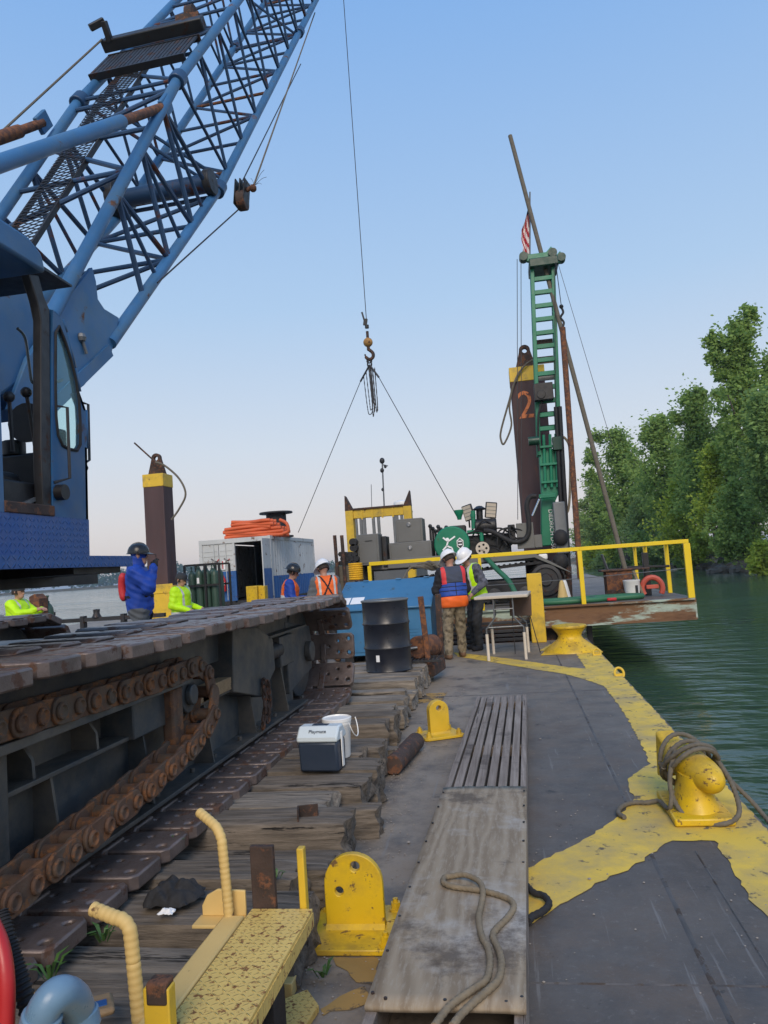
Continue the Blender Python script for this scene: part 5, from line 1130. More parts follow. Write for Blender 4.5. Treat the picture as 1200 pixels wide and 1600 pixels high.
# pair by the table
lj = ((1.02, 1.52), .032, ['vest_blue', 'cloth_black', 'cloth_navy', 'red_vest'], lambda x, y, z: 3 if (abs(abs(x)-.175) < .035 and z > 1.22) else (2 if z > 1.25 else (1 if (abs(z-1.245) < .008 or abs(z-1.175) < .007 or abs(z-1.105) < .007 or abs(x) < .008) else 0)), .10)
person('person in blue life vest, black hoodie and khaki trousers beside the folding table', ppos(706, 12.75, 0), .42, 1.78, 'cloth_black', 'cloth_khaki', 'leather', J=dict(wrl=(-.16, .30, 1.08), ell=(-.27, .08, 1.13), wrr=(.12, .32, 1.06), elr=(.27, .08, 1.13), knl=(-.13, .02, .5), anl=(-.16, -.03, .09), anr=(.13, .12, .09), knr=(.12, .10, .5)), lean=.08, headrot=(.5, .35), hat=('helmet', 'helmet_white'), bulk=.025, vest=lj, hem='hivis_orange', seed=11)
gv = ((.92, 1.52), .022, ['hivis', 'reflective', 'cloth_charcoal'], lambda x, y, z: 1 if (1.08 < z < 1.14 or (abs(abs(x)-.12) < .025 and z > 1.14)) else (2 if y > 0 and abs(x) < .03 else 0), .105)
person('person in yellow-green vest over camouflage sleeves, leaning on the folding table', ppos(741, 13.85, 0), 2.30, 1.82, 'cloth_camo', 'cloth_charcoal', 'cloth_black', J=dict(wrr=(.20, .34, 1.02), elr=(.30, .08, 1.16), wrl=(-.30, .30, 1.0), ell=(-.31, .06, 1.16), anl=(-.12, .1, .09), knl=(-.11, .12, .5)), lean=.22, headrot=(.40, .1), hat=('helmet', 'helmet_white'), bulk=.025, vest=gv, seed=13)
p = XD @ V((.02, .48, 1.10)); q = MB(); q.obox(p, (.22, .30, .004), Matrix.Rotation(.25, 3, 'Z') @ Matrix.Rotation(.3, 3, 'X')); tag(q.build('clipboard', 'paper', None, loc=p), 'white clipboard held in front of the person with the wide-brim hat', 'clipboard')
# ================================================================== drill barge beyond the deck
DZ = .60
mat('hull_rust', (.22, .115, .055), .8, 0, .5, 2.5, .47, (.33, .40, .34), 1.6, .3, 40, stretch=(.45, 1, 2.2), dirt=.40, dcol=(.07, .035, .02), dscale=2.5)
db = thing('drill_barge', 'low drill barge platform with rusty green-streaked side beam beyond the deck end', 'barge', (0, 15.3, 0))
q = MB(); q.box(-12.2, 3.38, 15.28, 36, .44, DZ); q.build('platform_deck', 'deck', db)
q = MB(); q.box(-12.2, 3.36, 15.2, 15.23, .22, .565); q.box(-12.2, 3.36, 15.14, 15.28, .19, .22); q.box(-12.2, 3.36, 15.14, 15.28, .565, .60); q.build('side_beam', 'hull_rust', db)
q = MB(); q.box(3.36, 3.39, 15.2, 36, .2, .59); q.build('end_beam', 'hull_rust', db)
q = MB(); q.box(-12.0, .75, 15.5, 35.5, -1.6, .43); q.build('hull', 'rust_dark', db)
a = at(921, 985, 15.6); q = MB(); q.box(a.x-.05, a.x+.05, 15.55, 15.65, -1.4, .43); q.build('support_post', 'black', db)
for i in range(5):
    q = MB(); q.box(-1.55, .2+.04*i, 14.80+.06*i, 14.86+.06*i, .02+.075*i, .075+.075*i); tag(q.build('stacked_board', 'steel_dark', None, .004, loc=(-.6, 14.8+.06*i, .02+.075*i)), '%s dark board of the stack lying under the table end' % ('lowest', 'second', 'middle', 'fourth', 'topmost')[i], 'board', 'boards stacked at the deck end')
# ---- yellow guard rail
gr = thing('guard_rail', 'yellow guard rail along the near edge of the drill barge', 'railing', (1.3, 15.2, DZ))
rt = [at(577, 883, 15.2), at(905, 860, 15.2), at(1076, 853, 15.2)]
rt = [V((p.x, 15.2, 1.67)) for p in rt]
for a, c in zip(rt[:-1], rt[1:]): q = MB(); q.beam(a, c, .07, .075); q.build('top_rail', 'rail_yellow', gr, .006)
q = MB(); q.beam(rt[2]+V((-.02, .03, -.002)), V((3.32, 21.5, 1.66)), .06, .065); q.build('top_rail', 'rail_yellow', gr, .006)
for x, y, w in ((rt[0].x, 15.2, .07), (rt[1].x, 15.2, .085), (3.31, 15.2, .12), (3.32, 17.2, .085), (3.32, 19.8, .09), (3.32, 21.4, .08), (-.6, 15.2, .06)):
    q = MB(); q.box(x-w/2, x+w/2, y-.04, y+.04, DZ, 1.63); q.build('post', 'rail_yellow', gr, .006)
q = MB(); q.tube(bez([(rt[0].x, 15.22, 1.12), (-.6, 15.22, 1.08), (1.3, 15.24, 1.10), (3.3, 15.24, 1.16)], 8), .008, 6); q.build('wire_rope', 'steel_grey', gr)
# ---- spuds
def spud(x0, x1, y0, y1, zt, label, num=None, lug_x=0):
    t = thing('spud_pile', label, 'spud', ((x0+x1)/2, y0, -1)); xc = (x0+x1)/2; yc = (y0+y1)/2
    mat_ = 'spud'; q = MB(); q.box(x0, x1, y0, y1, -3, zt-.36); q.build('shaft', mat_, t, .02)
    q = MB(); q.box(x0-.01, x1+.01, y0-.01, y1+.01, zt-.365, zt); q.build('collar', 'yellow', t, .012)
    poly = [(xc-.27, zt-.02), (xc+.27, zt-.02), (xc+.14, zt+.45)]+[(xc+.14*math.cos(a), zt+.48+.14*math.sin(a)) for a in [i*math.pi/10 for i in range(1, 10)]]+[(xc-.14, zt+.45)]
    q = MB(); q.holed(poly, [(xc, zt+.47, .06)], 'Y', yc-.06, yc+.06); q.build('lifting_lug', 'rust_dark', t, .01)
    if num: lettering(num, .98, 'orange_rust', t, (xc-.09, y0-.006, zt-1.0), (1, 0, 0), (0, 0, 1), .004, .85)
    return t
mat('spud', (.070, .040, .042), .7, .1, .35, 1.2, .30, (.10, .05, .04), 1.4, .15, 30, stretch=(3, 3, .5))
mat('orange_rust', (.60, .19, .07), .8, 0, .4, 9, .34, (.10, .04, .03), 8)
s1 = spud(-10.02, -9.42, 20.0, 20.62, 4.66, 'rusty spud pile with yellow collar at left, behind the person in blue')
s2 = spud(.36, 1.20, 18.9, 19.6, 6.28, 'dark spud pile marked 2 with yellow collar behind the drill mast', '2')
q = MB(); q.tube(bez([at(243, 722, 20), at(258, 728, 20), at(280, 748, 20), at(290, 772, 20), at(280, 795, 20), at(268, 812, 20)], 6), .03, 8); q.build('rope_loop', 'rope_dark', s1)
q = MB(); q.cyl(at(210, 692, 20), at(243, 722, 20), .025, n=8); q.build('bar', 'rust_dark', s1)
q = MB(); q.tube(bez([at(836, 560, 18.8), at(818, 573, 18.8), at(803, 600, 18.8), at(796, 625, 18.8), at(783, 672, 18.8), at(783, 688, 18.8), at(788, 693, 18.8), at(799, 665, 18.8), at(796, 635, 18.8), at(803, 600, 18.8), at(812, 580, 18.8)], 6), .024, 8); q.build('rope_loop', 'rope_dark', s2)
q = MB(); q.box(-10.3, -9.15, 19.6, 20.0, DZ, 1.5); q.box(-10.35, -9.1, 19.58, 19.6, 1.3, 1.55); tag(q.build('spud_well', 'yellow', None, .02, loc=(-9.7, 19.8, DZ)), 'yellow steel spud well housing at the foot of the left spud', 'spud well')
# ================================================================== drill rig
rg = thing('drill_rig', 'green tracked drill rig with tall mast standing on the drill barge', 'drill rig', (0, 17.6, DZ))
YR = 17.4
def P_(x, y, Y=YR): return at(x, y, Y)
def rbox(name, m, x0, y0, x1, y1, Ya, Yb, bev=.012, par=None):
    """box whose near face spans the pixels (x0,y0)-(x1,y1) at depth Ya"""
    a = at(x0, y0, Ya); c = at(x1, y1, Ya); q = MB(); q.box(min(a.x, c.x), max(a.x, c.x), Ya, Yb, min(a.z, c.z), max(a.z, c.z)); return q.build(name, m, par or rg, bev)
# crawler
tl, tr = P_(640, 898), P_(851, 897); zc = 1.06; R1 = .42
loop = [(tl.x+.05+.30*math.cos(a), zc-.08+.30*math.sin(a)) for a in [math.pi/2+i*math.pi/10 for i in range(11)]]+[(tr.x+R1*math.cos(a), zc+R1*math.sin(a)) for a in [-math.pi/2+i*math.pi/12 for i in range(13)]]
for yy in (17.0, 18.5):
    q = MB(); n = len(loop); vs = []
    cx = sum(p[0] for p in loop)/n; cz = zc
    for d in (0, .05):
        for y_ in (yy, yy+.45):
            for x, z in loop:
                L_ = math.hypot(x-cx, z-cz); vs.append((x, y_, z) if d == 0 else (x*.985+.015*cx, y_, cz+(z-cz)*.86))
    fs = []
    for i in range(n):
        k_ = (i+1) % n; fs += [(i, k_, n+k_, n+i), (2*n+i, 3*n+i, 3*n+k_, 2*n+k_), (i, 2*n+i, 2*n+k_, k_), (n+i, n+k_, 3*n+k_, 3*n+i)]
    q.add(vs, fs); tk = q.build('crawler_belt', 'rubber', rg)
    P2 = [V((x, yy+.225, z)) for x, z in loop]; tot = 0
    for i in range(n):
        a, c = P2[i], P2[(i+1) % n]; m_ = max(1, int((c-a).length/.13)); d = (c-a).normalized()
        for k_ in range(m_): p = a.lerp(c, (k_+.5)/m_); q = MB(); q.obox((0, 0, 0), (.05, .46, .05)); me = q.mesh('grouser', 'rubber') if i == 0 and k_ == 0 and yy == 17.0 else GRM; GRM = me; inst('grouser', me, tk, Matrix.Translation(p) @ Matrix.Rotation(-math.atan2(d.z, d.x), 4, 'Y'))
    q = MB(); q.lathe([(.34, 0), (.34, .06), (.27, .07), (.26, .03), (.14, .03), (.12, .10), (0, .10)], (tr.x, yy, zc), Matrix.Rotation(math.pi/2, 3, 'X'), 28); q.build('drive_sprocket', 'steel_dark', rg)
    q = MB(); q.lathe([(.24, 0), (.24, .05), (.1, .07), (0, .07)], (tl.x+.05, yy, zc-.08), Matrix.Rotation(math.pi/2, 3, 'X'), 24); q.build('idler_wheel', 'steel_dark', rg)
    for i in range(4):
        q = MB(); x = tl.x+.55+i*(tr.x-tl.x-1.0)/3; q.lathe([(.15, 0), (.15, .06), (.06, .08), (0, .08)], (x, yy+.03, .80), Matrix.Rotation(math.pi/2, 3, 'X'), 20); q.build('road_wheel', 'steel_dark', rg)
    q = MB(); q.box(tl.x+.2, tr.x-.3, yy+.05, yy+.4, .80, 1.1); q.build('track_frame', 'black', rg, .02)
# chassis deck with sloping front guard
a, c = P_(580, 878, 17.0), P_(897, 893, 17.0)
q = MB(); q.prism([(P_(578, 872, 17).x, 1.53), (P_(790, 872, 17).x, 1.53), (P_(835, 872, 17).x, 1.56), (P_(894, 898, 17).x, 1.16), (P_(897, 905, 17).x, 1.16), (P_(836, 885, 17).x, 1.66), (P_(790, 868, 17).x, 1.68), (P_(578, 866, 17).x, 1.68)], 'Y', 16.95, 17.05); q.build('chassis_side', 'grey_paint', rg, .01)
q = MB(); q.box(P_(560, 880, 17).x, P_(840, 880, 17).x, 17.06, 18.9, 1.50, 1.66); q.build('chassis_deck', 'steel_dark', rg)
rbox('step_panel', 'grey_paint', 605, 874, 690, 883, 16.9, 17.0)
# tool boxes
def toolbox(x0, y0, x1, y1, Ya, D, latch=True):
    o = rbox('tool_box', 'grey_paint', x0, y0, x1, y1, Ya, Ya+D, .015); a, c = at(x0, y0, Ya), at(x1, y1, Ya)
    q = MB(); w = .02; X0, X1, Z0, Z1 = min(a.x, c.x)+.05, max(a.x, c.x)-.05, min(a.z, c.z)+.05, max(a.z, c.z)-.05
    q.prism([(X0, Z0), (X1, Z0), (X1, Z1), (X0, Z1)], 'Y', Ya-.014, Ya-.001); q.build('lid_panel', 'grey_paint', o, .006)
    if latch:
        cx, cz = (X0+X1)/2, Z1-.09; q = MB(); q.lathe([(.055, 0), (.055, .012), (.045, .016), (0, .016)], (cx, Ya-.014, cz), Matrix.Rotation(math.pi/2, 3, 'X'), 18); q.build('latch', 'steel_grey', o); q = MB(); q.obox((cx, Ya-.034, cz), (.03, .012, .06)); q.build('latch_handle', 'chrome', o)
toolbox(617, 812, 662, 848, 17.1, .6); toolbox(607, 849, 676, 879, 17.0, .6); toolbox(556, 836, 594, 882, 16.6, .55, False)
q = MB(); a = P_(576, 845, 16.58); q.obox(a, (.16, .02, .012)); q.build('handle', 'black', rg)
rbox('box_side_frame', 'steel_dark', 596, 838, 606, 885, 16.9, 17.4)
# rod rack of upright tools
for i in range(9):
    q = MB(); x = 672+i*4.2; b0, b1 = P_(x+3, 870, 17.6), P_(x, 822+(i*37 % 11), 17.6); q.cyl(b0, b1, .028, n=8); q.ball(b1, .05, 8); q.build('tool_rod', 'black' if i % 3 else 'steel_dark', rg)
# green winch housing with emblem
c = P_(706, 850, 17.0); q = MB(); q.cyl((c.x, 17.0, c.z), (c.x, 17.55, c.z), .40, n=40); wh = q.build('winch_housing', 'green', rg, .03)
q = MB()
for p0, p1 in (((692, 840), (700, 846)), ((700, 846), (711, 838)), ((700, 846), (698, 853)), ((698, 853), (706, 856)), ((698, 853), (692, 860)), ((706, 856), (708, 862))): q.beam(P_(*p0, 16.985), P_(*p1, 16.985), .035, .006, (0, 1, 0))
q.ball(P_(699, 843, 16.99), .04, 10, (1, .15, 1)); q.build('emblem', 'paper', wh)
e = P_(719, 849, 16.985); q = MB(); n_ = 6; q.prism([(e.x+.085*math.cos(a), e.z+.13*math.sin(a)) for a in [i*math.pi/3+math.pi/2 for i in range(6)]], 'Y', 16.98, 16.988); q.build('badge', 'paper', wh)
q = MB(); q.prism([(e.x+.065*math.cos(a), e.z+.105*math.sin(a)) for a in [i*math.pi/3+math.pi/2 for i in range(6)]], 'Y', 16.974, 16.979); q.build('badge_field', 'black', wh)
for zz in (-.04, .03): q = MB(); q.box(e.x-.04, e.x+.04, 16.969, 16.973, e.z+zz, e.z+zz+.03); q.build('badge_bar', 'paper', wh)
# engine block, filter, exhaust, tank, funnel
rbox('engine_block', 'black', 722, 838, 800, 868, 17.2, 18.2, .03); rbox('hydraulic_tank', 'steel_dark', 702, 822, 728, 840, 17.3, 17.8)
q = MB(); q.cyl(P_(742, 823, 17.2), P_(776, 821, 17.2), .17, n=24); q.build('air_cleaner', 'black', rg, .03)
q = MB(); q.cyl(P_(750, 826, 17.3), P_(749, 797, 17.3), .075, n=18); q.build('exhaust_stack', 'black', rg); q = MB(); q.lathe([(.05, 0), (.13, 0), (.145, .03), (.06, .09), (0, .10)], P_(749, 797, 17.3), None, 20); q.build('exhaust_cap', 'black', rg)
q = MB(); q.cyl(P_(740, 826, 17.1), P_(739, 798, 17.1), .05, n=14); q.cyl(P_(739, 808, 17.1), P_(739, 803, 17.1), .06, n=14); q.build('filler_pipe', 'green', rg)
q = MB(); f_ = P_(718, 812, 17.3); q.lathe([(.045, 0), (.06, .07), (.11, .17), (.11, .22), (.09, .22)], f_, None, 18); q.build('funnel', 'green', rg)
q = MB(); q.beam(P_(730, 832, 17.15), P_(760, 829, 17.15), .1, .09); q.cyl(P_(752, 832, 17.05), P_(753, 846, 17.05), .045, n=12); q.build('manifold', 'green', rg, .01)
c = P_(754, 857, 16.98); q = MB(); hs = [(c.x+.085*math.cos(i*1.257), c.z+.085*math.sin(i*1.257), .026) for i in range(5)]; q.holed([(c.x+.15*math.cos(i*math.pi/14), c.z+.15*math.sin(i*math.pi/14)) for i in range(28)], hs, 'Y', 16.96, 16.99, 12); q.cyl((c.x, 16.93, c.z), (c.x, 17.1, c.z), .035, n=12); q.build('valve_wheel', 'table_white', rg)
for (x, y), tilt, ry in (((732, 801), .2, -.5), ((767, 797), -.14, .15)):
    a = P_(x, y, 17.25); R = Matrix.Rotation(ry, 3, 'Z') @ Matrix.Rotation(-tilt, 3, 'Y') @ Matrix.Rotation(.1, 3, 'X'); q = MB(); q.obox(a, (.26, .06, .36), R); wl = q.build('work_light', 'black', rg, .02); q = MB(); q.obox(a+R @ V((0, -.033, 0)), (.21, .012, .31), R); q.build('lens', 'table_white', wl)
    for k_ in (-1, 0, 1): q = MB(); q.obox(a+R @ V((0, -.041, k_*.08)), (.21, .006, .01), R); q.build('lens_bar', 'steel_grey', wl)
    q = MB(); q.cyl(a+V((0, 0, -.18)), a+V((0, .02, -.34)), .02); q.build('bracket', 'black', wl)
# tangle of hydraulic hoses
rh = random.Random(4)
for i in range(16):
    x0, y0 = rh.uniform(722, 800), rh.uniform(828, 862); x1, y1 = x0+rh.uniform(15, 50), y0+rh.uniform(-16, 14); q = MB(); Yh = 17.1+rh.uniform(-.05, .1)
    q.tube(bez([P_(x0, y0, Yh), P_((x0+x1)/2, min(y0, y1)-rh.uniform(2, 14), Yh-.08), P_(x1, y1, Yh)], 6), .018, 6); q.build('hydraulic_hose', 'rubber', rg)
for pts, r in (([(838, 775), (828, 777), (823, 790), (826, 812), (826, 832), (818, 844), (803, 847), (788, 841), (770, 831), (756, 829)], .055), ([(805, 826), (798, 822), (796, 835), (801, 846)], .02), ([(800, 830), (790, 826), (786, 840), (792, 852)], .02), ([(797, 824), (780, 830), (777, 850)], .02)):
    q = MB(); q.tube(bez([P_(x, y, 17.0) for x, y in pts], 6), r, 10); q.build('hydraulic_hose', 'rubber', rg)
rbox('control_panel', 'grey_paint', 806, 818, 836, 856, 17.05, 17.3, .01); rbox('control_panel', 'grey_paint', 832, 836, 848, 855, 17.1, 17.3, .01); rbox('valve_bank', 'black', 793, 820, 806, 842, 17.1, 17.4)
rbox('tank_white', 'plastic_white', 841, 866, 856, 874, 17.1, 17.3, .03)
# mast: ladder column, crown, feed cylinders
zt, zm = 8.45, 4.35; xl0, xr0 = P_(831, 405, 17.5).x, P_(864, 405, 17.5).x
ms = MB(); xa, xb = P_(843, 700, 17.5).x, P_(876, 700, 17.5).x
def mx_(z, s_): t = (z-zm)/(zt-zm); return (xa+(xl0-xa)*t) if s_ < 0 else (xb+(xr0-xb)*t)
ms.beam((mx_(zm-.5, -1), 17.5, zm-.5), (mx_(zt, -1), 17.5, zt), .085, .12, (0, 1, 0)); mast = ms.build('mast', 'green', rg, .008)
for s_, yy in ((1, 17.5), (-1, 17.85), (1, 17.85)): q = MB(); q.beam((mx_(zm-.5, s_), yy, zm-.5), (mx_(zt, s_), yy, zt), .085, .10, (0, 1, 0)); q.build('rail', 'green', mast, .008)
z = zm+.1; k_ = 0
while z < zt-.1:
    q = MB(); q.beam((mx_(z, -1)+.03, 17.5, z), (mx_(z, 1)-.03, 17.5, z), .09, .10); q.build('rung', 'green', mast, .008)
    if k_ % 2 == 0 or z < 7.2: q = MB(); q.beam((mx_(z, -1)+.03, 17.85, z+.1), (mx_(z, 1)-.03, 17.85, z+.1), .06, .06); q.build('rung', 'green_dark', mast)
    z += .315; k_ += 1
for z in (5.6, 6.0, 6.4): q = MB(); q.box(mx_(z, -1)+.05, mx_(z, 1)-.05, 17.7, 17.74, z, z+.16); q.build('slide_block', 'steel_grey' if z < 6 else 'brown_box', mast)
q = MB(); c = P_(848, 612, 17.4); q.box(c.x-.2, c.x+.22, 17.2, 17.42, c.z-.22, c.z+.16); q.cyl((c.x-.05, 17.18, c.z-.1), (c.x-.05, 17.2, c.z-.1), .1); q.build('rotary_motor', 'black', mast, .02)
q = MB(); q.tube(bez([P_(848, 625, 17.35), P_(842, 645, 17.3), P_(841, 670, 17.3), P_(842, 705, 17.3)], 6), .025, 8); q.build('hydraulic_hose', 'rubber', mast)
c = P_(834, 690, 17.4); q = MB(); q.cyl((c.x-.12, 17.3, c.z), (c.x+.12, 17.3, c.z), .10, n=16); q.build('sheave', 'green_dark', mast); c = P_(870, 690, 17.4); q = MB(); q.box(c.x-.1, c.x+.1, 17.3, 17.5, c.z-.2, c.z+.1); q.build('feed_bracket', 'green_dark', mast, .01)
z0 = P_(850, 832).z
q = MB(); q.prism([(P_(842, 700).x, P_(842, 700).z), (P_(872, 700).x, P_(872, 700).z), (P_(874, 770).x, P_(874, 770).z), (P_(867, 785).x, P_(867, 785).z), (P_(866, 856).x, z0-.3), (P_(846, 856).x, z0-.3), (P_(846, 770).x, P_(846, 770).z)], 'Y', 17.5, 17.9); q.build('lower_column', 'green', mast, .02)
for dx in (.06, .2, .33): q = MB(); c = P_(847, 700).x+dx; q.cyl((c, 17.44, 4.3), (c-.06, 17.44, 3.1), .035, n=12); q.build('feed_cylinder', 'green', mast)
for zz in (3.2, 3.6, 4.0): q = MB(); c = P_(858, 730).x; q.box(c-.2, c+.22, 17.38, 17.5, zz, zz+.05); q.build('clamp_plate', 'green', mast, .005)
q = MB(); q.beam(P_(842, 776, 17.3), P_(868, 774, 17.3), .12, .09); q.build('hinge_plate', 'green', mast, .01)
q = MB(); q.cyl(P_(832, 806, 17.2), P_(843, 780, 17.2), .025, n=10); q.build('ram', 'chrome', mast)
mast_txt = lettering('DIEDRICH D-50', .13, 'paper', mast, P_(858, 827, 17.48)+V((.06, 0, 0)), (0, 0, -1), (1, 0, 0), .003)
q = MB()
c = P_(846, 400, 17.5); q.box(xl0-.08, xr0+.1, 17.3, 18.1, zt-.3, zt-.1); q.build('crown_block', 'green_dark', mast, .02)
for yy, xa_, xb_, z_ in ((17.35, xl0-.25, xr0+.05, zt), (18.0, xl0+.1, xr0+.3, zt+.12)):
    q = MB(); q.prism([(xa_, z_-.05), (xa_+.05, z_+.12), (xa_+.2, z_+.02), (xb_-.2, z_+.02), (xb_-.08, z_+.14), (xb_, z_+.0), (xb_-.1, z_-.14), (xa_+.15, z_-.14)], 'Y', yy, yy+.12); q.build('crown_arm', 'green', mast, .01)
    for x_ in (xa_+.06, xb_-.06): q = MB(); q.cyl((x_, yy-.05, z_-.02), (x_, yy+.17, z_-.02), .10, n=18); q.build('crown_sheave', 'green_dark', mast)
for x_, dx in ((P_(876, 720).x, .0), (P_(882, 720).x, .02)): q = MB(); q.cyl((x_, 17.4, 4.9), (x_-.15+dx, 17.4, .62), .05, n=10); q.build('kelly_rod', 'black', mast)
q = MB(); a = P_(872, 800, 17.2); q.box(a.x-.1, a.x+.16, 17.2, 17.4, 1.6, 2.75); q.build('breakout_column', 'steel_grey', mast, .02)
for y_ in (840, 877): q = MB(); a = P_(876, y_, 17.15); q.ball(a, .16, 14, (1.05, .7, 1.15)); q.build('guide_boot', 'rubber', mast)
for x_ in (868, 878, 888): q = MB(); q.cyl(P_(x_, 885, 17.2), P_(x_+2, 938, 17.2), .045 if x_ < 880 else .07, n=10); q.build('casing_rod', 'rust_dark', rg)
q = MB(); q.tube(bez([P_(872, 682), P_(882, 684), P_(890, 700), P_(891, 745), P_(889, 790), P_(884, 803), P_(879, 800)], 6), .028, 8); q.build('tan_hose', 'rope', mast)
for p0, p1 in (((808, 405), (809, 812)), ((814, 405), (815, 812)), ((867, 405), (868, 700))): q = MB(); q.cyl(P_(*p0, 17.4), P_(*p1, 17.4), .008, n=5); q.build('cable', 'wire', mast)
# ---- flag at the crown
fp = P_(828, 398, 17.9); fl = thing('flag', 'limp red and white striped flag with dark canton on the mast crown', 'flag', fp)
q = MB(); q.cyl(fp, P_(828, 300, 17.9), .018, n=8); q.build('flag_staff', 'steel_grey', fl)
mat('flag_red', (.36, .015, .03), .7, 0, .1); mat('flag_white', (.70, .62, .62), .7, 0, .05); mat('flag_blue', (.03, .03, .08), .7, 0, .1)
rows, cols = 26, 14; vs = []; q = MB(); edge_l = [(826, 322), (823, 330), (820, 345), (815, 360), (814, 370), (817, 382), (817, 398)]
for i in range(rows+1):
    t = i/rows; y = 320+80*t; k2 = t*6; a_ = int(min(5, k2)); xl_ = edge_l[a_][0]+(edge_l[a_+1][0]-edge_l[a_][0])*(k2-a_)
    for jx in range(cols+1):
        u = jx/cols; p = P_(828+(xl_-828)*u, y+3*math.sin(u*3), 17.9); vs.append(p+V((0, .07*math.sin(u*9+t*3)*u, 0)))
for i in range(rows):
    for jx in range(cols):
        u = jx/cols; t = i/rows; st_ = int((t*9+u*3.5)) % 2; q.m = 2 if t < .12 else (0 if st_ else 1); o_ = len(q.v)
        q.f.append((i*(cols+1)+jx, i*(cols+1)+jx+1, (i+1)*(cols+1)+jx+1, (i+1)*(cols+1)+jx)); q.mi.append(q.m)
q.v = [tuple(p) for p in vs]; q.build('cloth', ['flag_red', 'flag_white', 'flag_blue'], fl, smooth=80)
# ---- leaning drill pipes
for (p0, p1, Y0_, Y1_, r, m, lb) in (((797, 212), (977, 890), 18.1, 16.6, .050, 'rope_dark', 'long grey drill pipe leaning past the mast top down to the platform'), ((879, 512), (907, 905), 16.7, 16.5, .062, 'rust', 'rusty upright drill pipe hanging on a hook right of the mast')):
    a, c = at(*p0, Y0_), at(*p1, Y1_); q = MB(); q.cyl(c, a, r, n=14); tag(q.build('drill_pipe', m, None, loc=c), lb, 'pipe', 'drill pipes by the mast')
hk = thing('hoist_hook', 'small chain hook holding the rusty drill pipe', 'hook', at(878, 505, 16.7)); q = MB(); q.cyl(at(867, 400, 17.4), at(877, 478, 16.7), .009, n=6); q.build('cable', 'wire', hk)
q = MB(); q.ball(at(877, 479, 16.7), .05, 8); q.tube(bez([at(877, 480, 16.7), at(880, 488, 16.7), at(876, 496, 16.7), at(881, 504, 16.7), at(878, 514, 16.7)], 5), .025, 8); q.build('hook', 'black', hk)
q = MB(); q.cyl(at(870, 405, 18), at(958, 700, 17), .006, n=5); tag(q.build('guy_wire', 'wire', None, loc=at(958, 700, 17)), 'thin guy wire running from mast crown toward the trees', 'wire')
# ---- loose gear on the platform
a = at(966, 905, 16.6); t = thing('steel_bin', 'rusty steel bin on the platform left of the white bucket', 'bin', (a.x, 16.6, DZ)); q = MB(); q.box(a.x-.26, a.x+.26, 16.4, 16.9, DZ, 1.16); q.build('shell', 'rust', t, .01); q = MB(); q.box(a.x-.36, a.x+.62, 16.36, 16.94, 1.16, 1.20); q.build('lid', 'rust_dark', t, .01)
for i in range(2): q = MB(); x = a.x-.25+.22*i; q.cyl((x, 16.2, DZ+.10), (x+.1, 16.36, DZ+.10), .09, n=14); q.build('pipe_stub', 'rust_dark', t)
q = MB(); q.beam((a.x-.2, 16.6, 1.2), (a.x-.30, 16.5, 1.52), .05, .03); q.build('lever', 'steel_grey', t)
a = at(988, 925, 16.2); t = thing('paint_bucket', 'white bucket with dark print standing on the drill platform', 'bucket', (a.x, 16.2, DZ)); q = MB(); q.lathe([(.14, 0), (.165, .33), (.172, .34), (.172, .37), (.15, .37)], (a.x, 16.2, DZ), None, 24); q.build('pail', 'plastic_white', t); q = MB(); q.add([(a.x+.161*math.cos(u), 16.2+.161*math.sin(u), z_) for z_ in (DZ+.1, DZ+.26) for u in (-1.3, -1.1, -.9)], [(0, 1, 4, 3), (1, 2, 5, 4)]); q.build('print', 'steel_dark', t)
mat('coral', (.55, .10, .06), .5, 0, .15)
a = at(1020, 925, 16.3); t = thing('pipe_clamp', 'orange red horseshoe pipe clamp standing on the platform', 'clamp', (a.x, 16.3, DZ)); q = MB(); q.tube([(a.x+.2*math.cos(u), 16.3, DZ+.17+.22*math.sin(u)) for u in [-.6+i*(math.pi+1.2)/14 for i in range(15)]], .055, 8); q.build('horseshoe', 'coral', t, .01); q = MB(); q.beam((a.x-.12, 16.3, DZ+.2), (a.x+.12, 16.3, DZ+.2), .1, .08); q.build('jaw', 'coral', t, .01)
q = MB(); q.beam((a.x-.2, 16.25, DZ+.02), (a.x-.36, 16.2, DZ+.55), .05, .05); q.build('handle', 'rope', t)
q = MB(); q.box(at(1003, 870, 16.9).x, at(1012, 870, 16.9).x, 16.8, 16.95, DZ, 1.5); q.beam((2.3, 16.9, 1.22), (3.3, 16.9, 1.18), .05, .05); tag(q.build('pump_stand', 'black', None, .01, loc=(2.7, 16.8, DZ)), 'black upright pump stand behind the orange clamp', 'stand')
q = MB(); q.tube(bez([at(757, 868, 16.9), at(775, 888, 16.5), at(795, 908, 16.1), V((.15, 15.8, DZ+.12)), V((.6, 15.5, DZ+.06)), V((1.3, 15.42, DZ+.06)), V((1.9, 15.6, DZ+.06)), V((2.5, 15.75, DZ+.06)), V((2.2, 16.1, DZ+.06)), V((1.2, 16.0, DZ+.06)), V((.4, 15.9, DZ+.06))], 8), .055, 12); tag(q.build('suction_hose', 'hose_green', None, loc=(1.2, 15.6, DZ)), 'thick green hose drooping from the rig and lying along the platform edge', 'hose')
q = MB(); a = at(955, 936, 15.4); q.box(a.x-.08, a.x+.1, 15.36, 15.44, DZ+.02, DZ+.08); tag(q.build('hose_coupling', 'red', None, .02, loc=a), 'small red hose coupling on the platform edge', 'coupling')
q = MB(); a = at(925, 932, 15.8); q.lathe([(.2, 0), (.19, .04), (.08, .10), (0, .11)], (a.x, 15.8, DZ), None, 16); tag(q.build('deck_cover', 'steel_dark', None, loc=(a.x, 15.8, DZ)), 'low dark round cover on the platform beside the rail post', 'cover')
c = at(1090, 880, 30)
